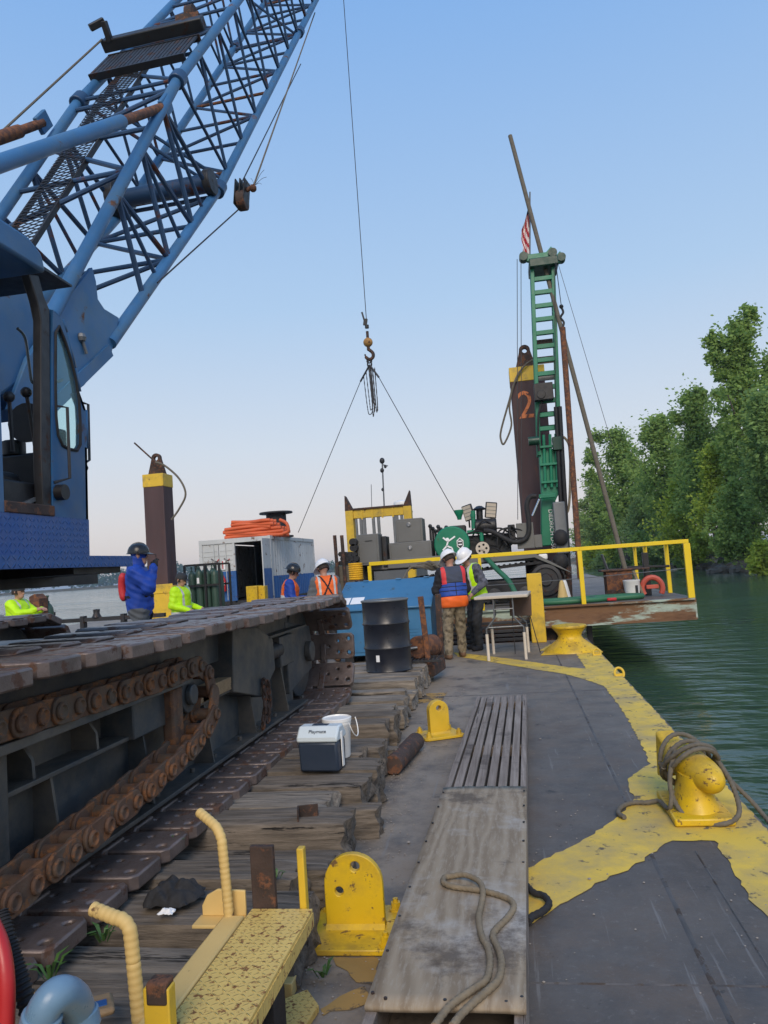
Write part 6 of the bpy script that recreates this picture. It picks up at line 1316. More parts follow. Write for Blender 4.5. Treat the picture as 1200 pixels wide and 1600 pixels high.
for k2, (x, w_) in enumerate(((876, .10), (882, .11))):
    a = at(x, 905, 16.4); q = MB(); q.lathe([(.13, 0), (.12, .03), (.05, .40), (.02, .46)], (a.x, 16.2+.3*k2, DZ), None, 14); tag(q.build('traffic_cone', 'white' if k2 else 'yellow_pale', None, loc=(a.x, 16.2+.3*k2, DZ)), ('pale yellow cone behind the square post', 'whitish cone right of the yellowish one by the rig')[k2], 'cone')
# ================================================================== hook, headache ball and slings over the rig
YH = 18.3; hx = at(575, 535, YH).x; hb_ = thing('hoist_line', 'crane hoist line with headache ball, hook and chain slings over the rig', 'hook', (hx, YH, 6.5))
zb_ = at(575, 535, YH).z; q = MB(); q.cyl((hx, YH, zb_+.5), (hx, YH, 19.8), .010, n=6); q.build('hoist_cable', 'wire', hb_)
mat('ball_paint', (.42, .22, .06), .6, 0, .4, 6, .40, (.10, .05, .03), 7)
q = MB(); q.ball((hx, YH, zb_), .118, 20); q.build('headache_ball', 'ball_paint', hb_, smooth=80); q = MB(); q.cyl((hx, YH, zb_+.1), (hx, YH, zb_+.28), .035, n=12); q.cyl((hx, YH, zb_-.1), (hx, YH, zb_-.2), .04, n=12); q.build('swivel', 'rust_dark', hb_)
q = MB(); q.obox((hx-.03, YH, zb_+.52), (.09, .06, .16), Matrix.Rotation(.2, 3, 'Y')); q.cyl((hx, YH, zb_+.36), (hx, YH, zb_+.44), .05); q.beam((hx-.05, YH, zb_+.55), (hx-.1, YH, zb_+.78), .04, .04); q.build('wedge_socket', 'black', hb_)
hkp = [(0, -.18), (.05, -.22), (.105, -.29), (.10, -.38), (.03, -.43), (-.05, -.40), (-.09, -.33), (-.095, -.29)]; q = MB(); q.tube(bez([(hx+a, YH, zb_+c) for a, c in hkp], 5), [.04]*1+[.042]*20+[.04]*8+[.02]*7, 10); q.build('hook', 'rust_dark', hb_)
zs_ = zb_-.45; top = V((hx, YH, zs_)); q = MB(); q.tube([top+V((.06*math.sin(t), 0, .05*math.cos(t)-.02)) for t in [i*math.pi/8 for i in range(16)]], .018, 6, True); q.tube([top+V((.05*math.sin(t), 0, -.10+.09*math.cos(t))) for t in [i*math.pi/8 for i in range(16)]], .02, 6, True); q.build('master_link', 'black', hb_)
for (x, y, Y_) in ((466, 832, 19.0), (710, 800, 17.6)):
    c = at(x, y, Y_); mid = top.lerp(c, .12); q = MB(); q.cyl(top+V((0, 0, -.12)), mid, .024, n=8); q.cyl(mid, c, .0095, n=6); q.build('sling_leg', 'wire', hb_)
def chain_tube(pts, r, parent): q = MB(); P = bez(pts, 10); q.tube(P, [r*(1.0 if i % 2 else .55) for i in range(len(P))], 6); q.build('chain_bight', 'wire', parent)
for dx0, dx1, zl in ((-.17, -.02, 1.35), (-.10, .0, 1.25), (-.03, .03, 1.42), (.02, .06, 1.30), (.07, .12, 1.32), (.12, .12, 1.28)):
    zt_ = zs_-.15-abs(dx0)*1.3; chain_tube([(hx+dx0, YH, zt_), (hx+dx0*.9+.02, YH, zt_-zl*.55), (hx+(dx0+dx1)*.5, YH, zs_-zl), (hx+dx1*.9+.02, YH, zt_-zl*.6), (hx+dx1, YH, zs_-.2)], .014, hb_)
# ================================================================== container with hose stack and reel on its roof
cx0, cx1, cz1 = at(310, 843, 26).x, at(422, 838, 26).x, 2.98; YC = 26.0; YD = 32.06
ct = thing('shipping_container', 'white and blue shipping container with open doorway on the far barge', 'container', ((cx0+cx1)/2, YC, DZ))
dx0, dx1, dzt = at(366, 850, 26).x, cx1-.12, 2.82; zbl = at(350, 893, 26).z
q = MB(); q.box(cx0, cx1, YC+.12, YD, cz1-.06, cz1); q.build('roof', 'container_white', ct); q = MB(); q.box(cx0, cx1, YC, YD, DZ+.02, DZ+.16); q.build('floor', 'steel_dark', ct)
def corr(x, y0, y1, z0, z1, m, name):
    q = MB(); n = int((y1-y0)/.07); vs = []
    for i in range(n+1):
        o_ = .018*(1 if (i % 4) in (1, 2) else -1); y = y0+(y1-y0)*i/n
        vs += [(x+o_, y, z0), (x+o_, y, z1)]
    q.add(vs, [(2*i, 2*i+2, 2*i+3, 2*i+1) for i in range(n)]); o = q.build(name, m, ct, smooth=0); so = o.modifiers.new('solid', 'SOLIDIFY'); so.thickness = .004
corr(cx1-.03, YC+.1, YD-.1, 1.55, cz1-.1, 'container_white', 'side_wall'); corr(cx1-.03, YC+.1, YD-.1, DZ+.15, 1.55, 'container_blue', 'side_wall_lower'); corr(cx0+.03, YC+.1, YD-.1, DZ+.1, cz1-.1, 'container_white', 'side_wall')
q = MB(); q.box(cx0, cx1, YD-.05, YD, DZ, cz1); q.build('end_wall', 'black', ct)
for x in (cx0, cx1-.12): q = MB(); q.box(x, x+.12, YC-.01, YC+.12, DZ, cz1+.01); q.build('corner_post', 'container_white', ct, .01)
for y in (YD-.12,): q = MB(); q.box(cx1-.12, cx1+.005, y, y+.125, DZ, cz1+.01); q.build('corner_post', 'container_white', ct, .01)
q = MB(); q.box(cx0+.12, cx1-.12, YC-.005, YC+.1, dzt, cz1+.004); q.build('header', 'container_white', ct, .01); q = MB(); q.box(cx1-.10, cx1+.01, YC+.12, YD-.12, cz1-.12, cz1+.006); q.build('top_side_rail', 'container_white', ct)
for (za, zc_, m) in ((zbl, dzt, 'container_white'), (DZ+.1, zbl, 'container_blue')):
    xm_ = (cx0+.12+dx0)/2
    for xa_, xb_ in ((cx0+.12, xm_-.01), (xm_+.01, dx0-.08)):
        q = MB(); q.box(xa_, xb_, YC+.03, YC+.06, za, zc_); pnl = q.build('door_panel', m, ct)
        n = int((zc_-za)/.17)
        for i in range(n): q = MB(); q.box(xa_+.03, xb_-.03, YC+.015, YC+.031, za+.05+i*.17, za+.07+i*.17); q.build('rib', m, pnl)
    q = MB(); q.box(dx0-.07, dx0, YC+.0, YC+.1, za, zc_); q.build('door_jamb', m, ct)
for x in (cx0+.55, cx0+1.0): q = MB(); q.cyl((x, YC-.005, DZ+.2), (x, YC-.005, dzt), .014, n=8); q.build('lock_rod', 'container_white', ct)
mat('mark_dark', (.10, .09, .09), .7); mat('mark_red', (.40, .06, .05), .7)
for xo_, sc in ((.62, 1.0), (1.05, .7)):
    q = MB(); z_ = 2.25
    for a, c, m in (((-.18, .06), (-.05, -.03), 0), ((-.05, -.03), (.06, -.06), 0), ((.02, -.07), (.12, .03), 1)): q.m = m; q.beam((cx0+xo_+a[0]*sc, YC-.0, z_+a[1]*sc), (cx0+xo_+c[0]*sc, YC-.0, z_+c[1]*sc), .035, .012, (0, 1, 0))
    q.build('bird_mark', ['mark_dark', 'mark_red'], ct)
# an open door leaf and dim shelves inside
q = MB(); q.box(cx1-.05, cx1-.01, YC-.9, YC-.02, DZ+.1, cz1-.1); q.build('open_door', 'container_white', ct, .01); q = MB(); q.box(cx1-.002, cx1+.003, YC-.88, YC-.04, DZ+.12, zbl); q.build('door_lower', 'container_blue', ct)
for i, (x, z_, w_, h_, m) in enumerate(((.25, .95, .35, .5, 'red'), (.7, 1.7, .4, .25, 'steel_grey'), (.35, 2.1, .3, .15, 'white'), (.9, 1.2, .3, .6, 'steel_dark'), (.55, 1.45, .25, .2, 'brown_box'), (.95, 2.2, .25, .2, 'steel_grey'))):
    q = MB(); q.box(dx0+x, dx0+x+w_, YC+1.6+.2*i, YC+2.0+.2*i, z_-.3, z_+h_-.3); q.build('shelf_item', m, ct)
a = at(404, 925, 25.0); q = MB(); q.box(a.x-.30, a.x+.08, 24.6, 25.2, DZ, 1.26); q.box(a.x+.08, a.x+.3, 24.75, 25.1, DZ, 1.24); tag(q.build('yellow_block', 'yellow_new', None, .015, loc=(a.x, 24.6, DZ)), 'bright yellow steel block in front of the container doorway', 'block')
a = at(350, 910, 25.9); q = MB(); q.lathe([(.07, 0), (.075, .02), (.075, .40), (.05, .47), (.02, .5), (.02, .56)], (a.x, 25.9, a.z-.32), None, 16); ex = tag(q.build('fire_extinguisher', 'red', None, loc=(a.x, 25.9, a.z-.32)), 'red fire extinguisher hung on the container beside the gas cylinders', 'extinguisher'); q = MB(); q.box(a.x-.05, a.x+.05, 25.815, 25.82, a.z-.1, a.z); q.build('label', 'paper', ex)
q = MB(); q.box(a.x-.07, a.x+.05, 25.98, 25.985, a.z+.45, a.z+.78); sg = tag(q.build('safety_sign', 'paper', None, loc=(a.x, 25.98, a.z+.5)), 'small white and red sign above the fire extinguisher', 'sign'); q = MB(); q.box(a.x-.06, a.x-.02, 25.974, 25.978, a.z+.48, a.z+.76); q.build('red_panel', 'red', sg)
# folded orange boom: stacked rounded folds
os_ = thing('folded_boom', 'stack of folded orange containment boom on the container roof', 'boom', ((cx0+cx1)/2, 27, cz1)); ox0, ox1 = at(350, 835, 26.3).x, at(452, 835, 26.3).x
for i in range(6):
    q = MB(); z_ = cz1+.06+i*.105; n = 20; vs = []; sag = .05*(i % 2)
    for k2 in range(n+1):
        u = k2/n; x = ox0+.05*math.sin(i*2.3)+.07*i*(i > 3)+(ox1-ox0-.15*i*(i > 2)-.25)*u
        vs.append((x, 26.35+.04*math.sin(u*7+i), z_+.025*math.sin(u*5+i*1.7)-.08*max(0, u-.8)*i*.4))
    for Yo in (0, .38, .76): q.tube([(p[0], p[1]+Yo, p[2]) for p in vs], .068, 8)
    q.build('fold', 'orange', os_, smooth=70)
q = MB(); q.tube(bez([(ox1-.3, 26.2, cz1+.55), (ox1-.05, 26.2, cz1+.40), (ox1, 26.2, cz1+.12), (ox1-.2, 26.2, cz1+.05)], 6), .06, 8); q.build('loose_end', 'orange', os_, smooth=70)
rx = at(431, 800, 28).x; rz0 = at(431, 803, 28).z; rl = thing('cable_reel', 'black cable reel with wide flange behind the orange boom stack', 'reel', (rx, 28, cz1)); q = MB(); q.lathe([(0, 0), (.62, 0), (.64, .02), (.62, .07), (0, .09)], (rx, 28, rz0), None, 32); q.build('flange', 'cable_reel', rl); q = MB(); q.cyl((rx, 28, cz1), (rx, 28, rz0), .38, n=24); q.build('drum', 'cable_reel', rl); q = MB(); q.cyl((rx, 28, cz1), (rx, 28, cz1+.06), .62, n=28); q.build('flange', 'cable_reel', rl)
# ---- gas cylinders in a rack
rk = thing('cylinder_rack', 'black steel rack holding green gas cylinders', 'rack', (at(320, 920, 22).x, 22, DZ)); ra_, rb_ = at(292, 920, 22).x, at(346, 920, 22).x; zr = at(320, 882, 22).z
for x in (ra_, (ra_+rb_)/2+.1, rb_):
    for y in (21.9, 22.75): q = MB(); q.box(x-.03, x+.03, y-.03, y+.03, DZ, zr); q.build('post', 'black', rk)
for y in (21.9, 22.75):
    for z_ in (zr, 1.42): q = MB(); q.box(ra_, rb_, y-.025, y+.025, z_-.03, z_+.03); q.build('bar', 'black', rk)
cy = MB(); cy.lathe([(.112, 0), (.115, .03), (.115, 1.15), (.105, 1.24), (.07, 1.31), (.04, 1.34), (.04, 1.38), (.02, 1.39), (.02, 1.46), (.035, 1.47), (.035, 1.5), (0, 1.5)], (0, 0, 0), None, 20); mat('cyl_green', (.035, .075, .055), .45, 0, .2); CYM = cy.mesh('gas_cylinder', 'cyl_green')
for i in range(8):
    x = ra_+.14+(i % 4)*.245; y = 22.08+(i//4)*.42; o = bpy.data.objects.new('gas_cylinder', CYM); COL.objects.link(o); o.location = (x, y, DZ); o.scale = (1, 1, .93+.05*((i*3) % 4)/3)
    tag(o, '%s green gas cylinder in the %s row of the rack' % (('leftmost', 'second', 'third', 'rightmost')[i % 4], 'front' if i < 4 else 'back'), 'gas cylinder', 'gas cylinders in the rack')
    if i in (1, 2): q = MB(); q.add([(x+.117*math.cos(u), y+.117*math.sin(u), z_) for z_ in (DZ+.9, DZ+1.08) for u in (-1.9, -1.57, -1.25)], [(0, 1, 4, 3), (1, 2, 5, 4)]); l_ = q.build('label', 'paper', o)
p = at(74, 935, 14.5); o = bpy.data.objects.new('gas_cylinder', CYM); COL.objects.link(o); o.location = (p.x, 14.5, .0); tag(o, 'single green gas cylinder standing far left beyond the crane bed', 'gas cylinder')
p = at(57, 935, 14.2); q = MB(); q.prism([(p.x-.14, .0), (p.x+.12, .0), (p.x+.12, 1.45), (p.x+.02, 1.55), (p.x-.10, 1.5)], 'Y', 14.1, 14.4); tag(q.build('rusty_plate', 'rust', None, .01, loc=(p.x, 14.1, 0)), 'rusty brown steel plate standing beside the single gas cylinder', 'plate')
q = MB(); q.box(-12, -7.0, 14.6, 14.7, .9, .98); q.box(-12, -7, 14.6, 14.7, .62, .68); o = q.build('gunwale_rail', 'steel_dark', None, loc=(-9, 14.65, 0)); tag(o, 'low dark steel rail along the barge at the far left', 'railing')
for x in (-11, -9.8, -8.8, -7.9): q = MB(); q.box(x-.04, x+.04, 14.58, 14.72, 0, 1.02); q.lathe([(.10, 0), (.06, .08), (.07, .16), (0, .17)], (x+.3, 14.65, .98), None, 12); q.build('stanchion', 'steel_dark', o)
# ---- yellow push frame and work boat behind the rig
pf_ = thing('push_frame', 'yellow steel portal frame with pointed post tops behind the tool boxes', 'frame', (at(590, 880, 22).x, 22, DZ)); xL, xR = at(546, 800, 22).x, at(637, 800, 22).x; ztp = at(540, 775, 22).z; zpb = at(550, 795, 22).z
for x, sg_ in ((xL, 1), (xR, -1)):
    q = MB(); q.box(x-.115, x+.115, 21.9, 22.2, DZ, ztp-.45); q.build('post', 'yellow', pf_, .01); q = MB(); q.prism([(x-.115, ztp-.45), (x+.115, ztp-.45), (x-.10*sg_, ztp)], 'Y', 21.9, 22.2); q.build('post_tip', 'rust_dark', pf_)
q = MB(); q.box(xL+.115, xR-.115, 21.95, 22.15, zpb-.30, zpb-.05); q.build('cross_beam', 'yellow', pf_, .01); q = MB(); q.box(xL+.115, xR-.115, 21.9, 22.2, zpb-.05, zpb); q.build('beam_flange', 'rust_dark', pf_)
q = MB(); q.beam((xL+.15, 22, 2.1), (xL+.55, 22, 1.7), .1, .1); q.build('knee_brace', 'yellow', pf_)
for i in range(4): q = MB(); x = xL+.35+i*(xR-xL-.5)/4; q.box(x, x+.05, 21.93, 21.95, zpb-.34, zpb-.07); q.build('stiffener', 'yellow', pf_)
m, nt, bs = _nodes('clear_glass'); bs.inputs['Base Color'].default_value = (.97, .98, .98, 1); bs.inputs['Roughness'].default_value = .0; bs.inputs['Transmission Weight'].default_value = 1.0; bs.inputs['IOR'].default_value = 1.02; MAT['clear_glass'] = m
bt = thing('work_boat', 'grey work boat wheelhouse with weather mast behind the yellow frame', 'boat', (at(600, 880, 25).x, 25, DZ)); bx0, bx1 = at(562, 830, 25).x, at(634, 830, 25).x; zbt = at(600, 800, 25).z
q = MB(); q.box(bx0-.3, bx1+.3, 24.3, 28, -.5, 1.9); q.build('hull_house', 'steel_grey', bt)
for i, x in enumerate((0, .18, .3, .62, .8, 1.35, 1.45, 1.62)): q = MB(); xx = bx0+x*(bx1-bx0)/1.65; q.box(xx-.04, xx+.05, 24.4, 24.5, 1.9, zbt); q.build('window_post', 'steel_grey', bt)
q = MB(); q.box(bx0-.1, bx1+.1, 24.3, 26.5, zbt, zbt+.08); q.build('roof', 'steel_grey', bt, .02); q = MB(); q.box(bx0, bx1, 24.45, 24.46, 1.9, zbt); q.build('windscreen', 'clear_glass', bt)
a = at(627, 780, 25); q = MB(); q.lathe([(.26, 0), (.28, .05), (.26, .14), (.1, .19), (0, .2)], (a.x, 25, zbt+.15), None, 20); q.cyl((a.x, 25, zbt+.05), (a.x, 25, zbt+.18), .05); q.build('radome', 'plastic_white', bt)
a, c = at(600, 790, 25), at(597, 718, 25); wm = MB(); wm.cyl((a.x, 25, zbt), c, .025, n=8); wm_ = wm.build('weather_mast', 'steel_grey', bt)
for (x, y, r) in ((597, 720, .09), (602, 729, .05), (597, 735, .07), (598, 765, .05)): q = MB(); q.ball(at(x, y, 25), r, 10, (1, 1, 1.2)); q.build('sensor', 'steel_dark', wm_)
q = MB(); q.cyl(at(597, 726, 25), at(606, 728, 25), .02, n=6); q.build('sensor_arm', 'steel_grey', wm_)
q = MB(); q.cyl(at(581, 800, 25), at(580, 757, 25), .012, n=6); q.build('antenna', 'steel_grey', bt)
# pipes, poles, rope coil left of the tool boxes
pk = 0
for i, (x, y) in enumerate([(532+7*k_, 880) for k_ in range(4)]+[(535+7*k_, 873) for k_ in range(4)]+[(532+7*k_, 866) for k_ in range(4)]+[(552, 856), (551, 847)]):
    r = .055 if i < 12 else .085; a = at(x, y, 16.4); q = MB(); q.lathe([(r*.72, 0), (r, 0), (r, 1.8), (r*.72, 1.8)], (a.x, 16.4, a.z), Matrix.Rotation(-math.pi/2, 3, 'X'), 14); q.cyl((a.x, 16.5, a.z), (a.x, 16.52, a.z), r*.73, n=12)
    tag(q.build('casing_pipe', 'black', None, loc=(a.x, 16.4, a.z)), ('%s black pipe in the %s row of the pipe stack' % (('leftmost', 'second', 'third', 'rightmost')[i % 4], ('bottom', 'middle', 'top')[i//4]) if i < 12 else '%s of two larger black pipes lying on the pipe stack' % ('lower', 'upper')[i-12]), 'pipe', 'pipe stack' if i < 12 else 'large pipes on the stack')
q = MB(); q.box(at(524, 884, 16.5).x, at(562, 884, 16.5).x, 16.4, 18.2, DZ, at(540, 884, 16.5).z); tag(q.build('pipe_crib', 'rope_dark', None, loc=(at(540, 884, 16.5).x, 16.4, DZ)), 'wooden crib under the stacked black pipes', 'crib')
for k_, x in enumerate((528, 539)): a = at(x, 870, 16.45); q = MB(); q.cyl((a.x, 16.35, DZ), (a.x-.02, 16.35, at(x, 836, 16.35).z), .04, n=8); tag(q.build('stake_pole', 'rust_dark', None, loc=(a.x, 16.35, DZ)), ('outer' if k_ == 0 else 'inner')+' upright stake pole beside the pipe stack', 'pole')
a = at(556, 895, 14.9); cz_ = at(556, 906, 14.9).z; cl = thing('rope_coil', 'bright yellow hose coil standing behind the job box', 'coil', (a.x, 14.9, cz_)); q = MB()
for i in range(8): q.tube([(a.x+.125*math.cos(t), 14.9+.125*math.sin(t), cz_+.02+i*.042) for t in [k_*math.pi/10 for k_ in range(20)]], .022, 6, True)
q.build('turns', 'rope_yellow', cl); q = MB(); q.cyl((a.x, 14.9, 0), (a.x, 14.9, cz_+.34), .03, n=8); q.cyl((a.x, 14.9, cz_-.02), (a.x, 14.9, cz_), .14, n=16); q.build('spindle', 'rust_dark', cl)
# chain and slings heaped on the lid's back edge
q = MB(); 
for i in range(7): q.tube(bez([at(640+i*6, 885+3*math.sin(i*2), 14.6), at(660+i*4, 882+4*math.cos(i), 14.5), at(676+i*2, 890, 14.6)], 5), .03, 6)
q.tube(bez([at(625, 915, 14.2), at(640, 888, 14.4), at(650, 886, 14.4)], 4), .02, 6); tag(q.build('sling_heap', 'rope_dark', None, loc=at(660, 890, 14.6)), 'heap of grey slings behind the blue job box lid', 'slings', kind='stuff')
# ================================================================== right bank: ground, rocks, trees; far shore
def quads_mesh(name, co, mats):
    """co: (n,4,3) quads -> mesh, fast"""
    n = len(co); me = bpy.data.meshes.new(name); me.vertices.add(4*n); me.vertices.foreach_set('co', co.reshape(-1).astype(np.float32))
    me.loops.add(4*n); me.loops.foreach_set('vertex_index', np.arange(4*n, dtype=np.int32)); me.polygons.add(n); me.polygons.foreach_set('loop_start', np.arange(0, 4*n, 4, dtype=np.int32))
    try: me.polygons.foreach_set('loop_total', np.full(n, 4, dtype=np.int32))
    except Exception: pass
    for m_ in mats: me.materials.append(MAT[m_])
    me.update(calc_edges=True); me.validate(); return me
def leaf_mat(name, dark, light):
    m, nt, bs = _nodes(name); v, w = _vec(nt); n1 = _noise(nt, v, .55, 3, .6, w); n2 = _noise(nt, v, 3.2, 2, .6, w)
    c = _mix(nt, _ramp(nt, n1, .35, .66), dark, light); c = _mix(nt, _ramp(nt, n2, .3, .7), c, [x*1.35 for x in light])
    nt.nodes.remove(bs); d = nt.nodes.new('ShaderNodeBsdfDiffuse'); t = nt.nodes.new('ShaderNodeBsdfTranslucent'); mx = nt.nodes.new('ShaderNodeMixShader'); mx.inputs[0].default_value = .5
    nt.links.new(c, d.inputs[0]); nt.links.new(c, t.inputs[0]); nt.links.new(d.outputs[0], mx.inputs[1]); nt.links.new(t.outputs[0], mx.inputs[2])
    nt.links.new(mx.outputs[0], nt.nodes['Material Output'].inputs[0]); MAT[name] = m
leaf_mat('leaf_mid', (0.151, 0.245, 0.079), (0.267, 0.382, 0.110)); leaf_mat('leaf_dark', (0.133, 0.222, 0.079), (0.220, 0.325, 0.105)); leaf_mat('leaf_lime', (0.232, 0.319, 0.047), (0.360, 0.445, 0.079)); leaf_mat('leaf_pale', (0.197, 0.279, 0.105), (0.290, 0.382, 0.142)); leaf_mat('leaf_far', (.05, .095, .065), (.08, .14, .085))
mat('bark', (.075, .060, .048), .9, 0, .35, 6, bump=.4); mat('twig', (.10, .075, .055), .9, 0, .35); mat('earth', (.070, .062, .036), .95, 0, .4, .5); mat('rock', (.145, .13, .11), .9, 0, .4, .8, bump=.3, bscale=8)
nr = np.random.RandomState(5)
def leaves(C, R, per, size, flat=.8):
    """leaf quads scattered round clump centres C with radii R"""
    n = len(C)*per; c = np.repeat(C, per, 0); r = np.repeat(R, per); d = nr.normal(size=(n, 3)); d /= np.linalg.norm(d, axis=1)[:, None]
    p = c+d*(r*nr.uniform(.25, 1.0, n)**.6)[:, None]*np.array([1, 1, flat])
    a = nr.normal(size=(n, 3)); a[:, 2] *= .6; a /= np.linalg.norm(a, axis=1)[:, None]; b_ = np.cross(a, nr.normal(size=(n, 3))); b_ /= np.linalg.norm(b_, axis=1)[:, None]
    s = (size*nr.uniform(.6, 1.35, n))[:, None]; return np.stack([p-a*s, p+b_*s*.55, p+a*s, p-b_*s*.55], 1)
shore = [atz(1330, 905, WATER), atz(1200, 893, WATER), atz(1130, 890, WATER), atz(1060, 887, WATER), atz(985, 886, WATER), atz(925, 885, WATER), atz(903, 882, WATER)]
shore = [V((60, 18, WATER)), V((48, 34, WATER))]+shore[1:]
end = shore[-1]; shore += [end+V((2, 60, 0)), end+V((30, 160, 0))]
sp_ = bez(shore, 10); b = MB(); vs = []; nrow = 7
for p in sp_:
    for k in range(nrow):
        t = k/(nrow-1); ox = 60*t**1.6; z = WATER-.5+(.0 if k == 0 else .9+1.6*min(1, t*2.5))+(.3*mnoise.noise(V((p.x*.2+ox*.2, p.y*.2, 0))) if k else 0); vs.append((p.x-.6+ox, p.y+ox*.25, z))
n = len(sp_); b.add(vs, [(i*nrow+k, i*nrow+k+1, (i+1)*nrow+k+1, (i+1)*nrow+k) for i in range(n-1) for k in range(nrow-1)])
tag(b.build('bank', 'earth', None, smooth=60), kind='structure')
b = MB()
for i in range(620):
    t = nr.uniform(8, len(sp_)-12); p = sp_[int(t)].lerp(sp_[int(t)+1], t % 1); r = nr.uniform(.12, .42)*(1.6 if nr.rand() < .08 else 1); o = len(b.v); b.ball((p.x+nr.uniform(-.5, 1.3), p.y, WATER+nr.uniform(-.1, .35)), r, 6, (nr.uniform(.8, 1.4), nr.uniform(.7, 1.2), nr.uniform(.5, .9)))
    for k in range(o, len(b.v)): q_ = b.v[k]; d = .25*r*mnoise.noise(V(q_)*3); b.v[k] = (q_[0]+d, q_[1]-d, q_[2]+d)
tag(b.build('shore_rocks', 'rock', None, smooth=25), 'grey boulders and stones lining the right bank waterline', 'rocks', kind='stuff')
def tree(label, px, Y, ytop, ybase, wpx, kind, nclump, per, size, shape='round', group='trees on the right bank', lean=0, extra=()):
    g0 = at(px, ybase, Y); zt = at(px, ytop, Y).z; gz = .9 if ytop < 840 else -.5; H = zt-gz; rad = 1.22*wpx/FPX*Y; base_ = V((g0.x, Y, gz)); t = thing('tree' if H > 6 else 'shrub', label, 'tree' if H > 6 else 'shrub', base_, group)
    C = []; nsp = int(nclump*3.4); per = max(16, int(per*.19)); A_ = []; B_ = []; rs = []
    for i in range(nsp):
        u = (i+.5)/nsp; zz = (.26+.74*u**.85) if shape != 'bush' else (.05+.95*u)
        if shape == 'round': w = math.sin(math.pi*min(1, max(.10, (zz-.18)/.86))**.8)
        elif shape == 'cone': w = 1.08-(zz-.26)/.76
        else: w = math.sin(math.pi*(.12+.80*zz)**.9)
        lob = .76+.36*math.sin(3*i*2.399+px)*math.cos(zz*11+px); a = i*2.399+nr.uniform(-.5, .5); rr = rad*max(.12, w)*lob*nr.uniform(.55, 1.08)
        e = np.array((g0.x+rr*math.cos(a)+lean*zz, Y+rr*math.sin(a)*.8, gz+H*zz*nr.uniform(.93, 1.0)-.2)); L_ = rad*nr.uniform(.28, .6)
        d = np.array((math.cos(a)*.9, math.sin(a)*.9, nr.uniform(-.25, .75))); d /= np.linalg.norm(d); A_.append(e-d*L_); B_.append(e); rs.append(rad*nr.uniform(.045, .11)+.10); C.append(e-d*L_*.6)
    for (ex, ey, er) in extra:
        p = at(ex, ey, Y)
        for _ in range(7):
            d = nr.normal(size=3); d /= np.linalg.norm(d); L_ = er/FPX*Y; c0 = np.array((p.x, Y, p.z)); A_.append(c0-d*L_*.3); B_.append(c0+d*L_*1.1); rs.append(L_*.26); 
        C.append(np.array((p.x, Y, p.z)))
    A_ = np.array(A_); B_ = np.array(B_); rs = np.array(rs); n = len(A_)*per; k_ = np.repeat(np.arange(len(A_)), per); t_ = nr.uniform(0, 1, n)[:, None]
    pos = A_[k_]*(1-t_)+B_[k_]*t_+nr.normal(size=(n, 3))*(rs[k_]*(1.15-.55*t_[:, 0]))[:, None]
    co = leaves(pos, np.full(n, .01), 1, size*.80); co -= np.array(base_); C = np.array(C)
    me = quads_mesh('crown', co, ['leaf_'+kind]); o = bpy.data.objects.new('crown', me); COL.objects.link(o); o.parent = t
    q = MB(); r0 = .018*H+.06; tp = []
    for k in range(7): u = k/6; tp.append((g0.x+lean*u+.25*math.sin(u*4+px), Y+.2*math.sin(u*3), gz-.6+H*.86*u))
    q.tube(tp, [r0*(1-.8*k/6) for k in range(7)], 8); q.build('trunk', 'bark', t)
    q = MB(); k = 0
    for c in C[::max(1, len(C)//16)]:
        f = min(.85, max(.12, (c[2]-gz)/H*.72)); j = f*6; a_ = int(j); s0 = V(tp[a_]).lerp(V(tp[min(6, a_+1)]), j-a_); e = V(c); mid = s0.lerp(e, .5)+V((0, 0, .1*H*nr.uniform(-.3, .6)*.3)); q.tube(bez([s0, mid, e], 4), [r0*.42*(1-.85*i/8) for i in range(9)], 6)
    q.build('limbs', 'bark', t); return t
tree('tallest tree on the right bank, open crown against the sky at the picture edge', 1192, 59, 482, 880, 48, 'mid', 44, 420, .20, 'round', extra=[(1122, 540, 20), (1140, 566, 20), (1128, 586, 16), (1155, 540, 18), (1112, 560, 14), (1172, 490, 15), (1165, 515, 18), (1150, 610, 22), (1180, 640, 30), (1160, 690, 30), (1112, 528, 10)])
tree('dark tree with feathery top just left of the tallest one', 1110, 68, 606, 882, 58, 'mid', 46, 420, .21, 'cone', extra=[(1080, 622, 14), (1095, 612, 12), (1128, 618, 14), (1060, 655, 16)])
tree('mid green tree leaning over the end of the yellow railing', 1050, 78, 640, 882, 52, 'mid', 40, 380, .23, 'round', extra=[(1030, 664, 12), (1010, 680, 14)])
tree('broad tree behind the long leaning drill pipe', 985, 92, 668, 882, 50, 'mid', 42, 380, .25, 'round', extra=[(935, 684, 14), (922, 712, 14), (960, 680, 14), (925, 745, 12)])
tree('pale slender tree nearest the rusty drill pipe', 942, 112, 745, 882, 36, 'pale', 30, 320, .27, 'round', extra=[(912, 790, 12)])
tree('lime green leafy tree in front of the dark feathery tree', 1128, 62, 690, 886, 40, 'lime', 34, 330, .19, 'cone')
tree('tree at the right picture edge below the tallest crown', 1218, 53, 600, 886, 48, 'dark', 34, 360, .19, 'round')
tree('rounded green tree standing low between the railing posts', 1012, 88, 770, 886, 46, 'pale', 30, 330, .24, 'bush')
tree('light green tree just above the railing corner', 1075, 72, 742, 886, 46, 'lime', 30, 330, .21, 'bush')
tree('low olive tree beside the railing end', 1165, 58, 745, 888, 46, 'mid', 30, 330, .19, 'bush')
tree('far pale tree beyond the rig mast foot', 918, 135, 800, 882, 28, 'pale', 24, 260, .32, 'bush')
tree('tree out at the right, beyond the picture edge', 1300, 46, 560, 890, 60, 'mid', 36, 320, .19, 'round')
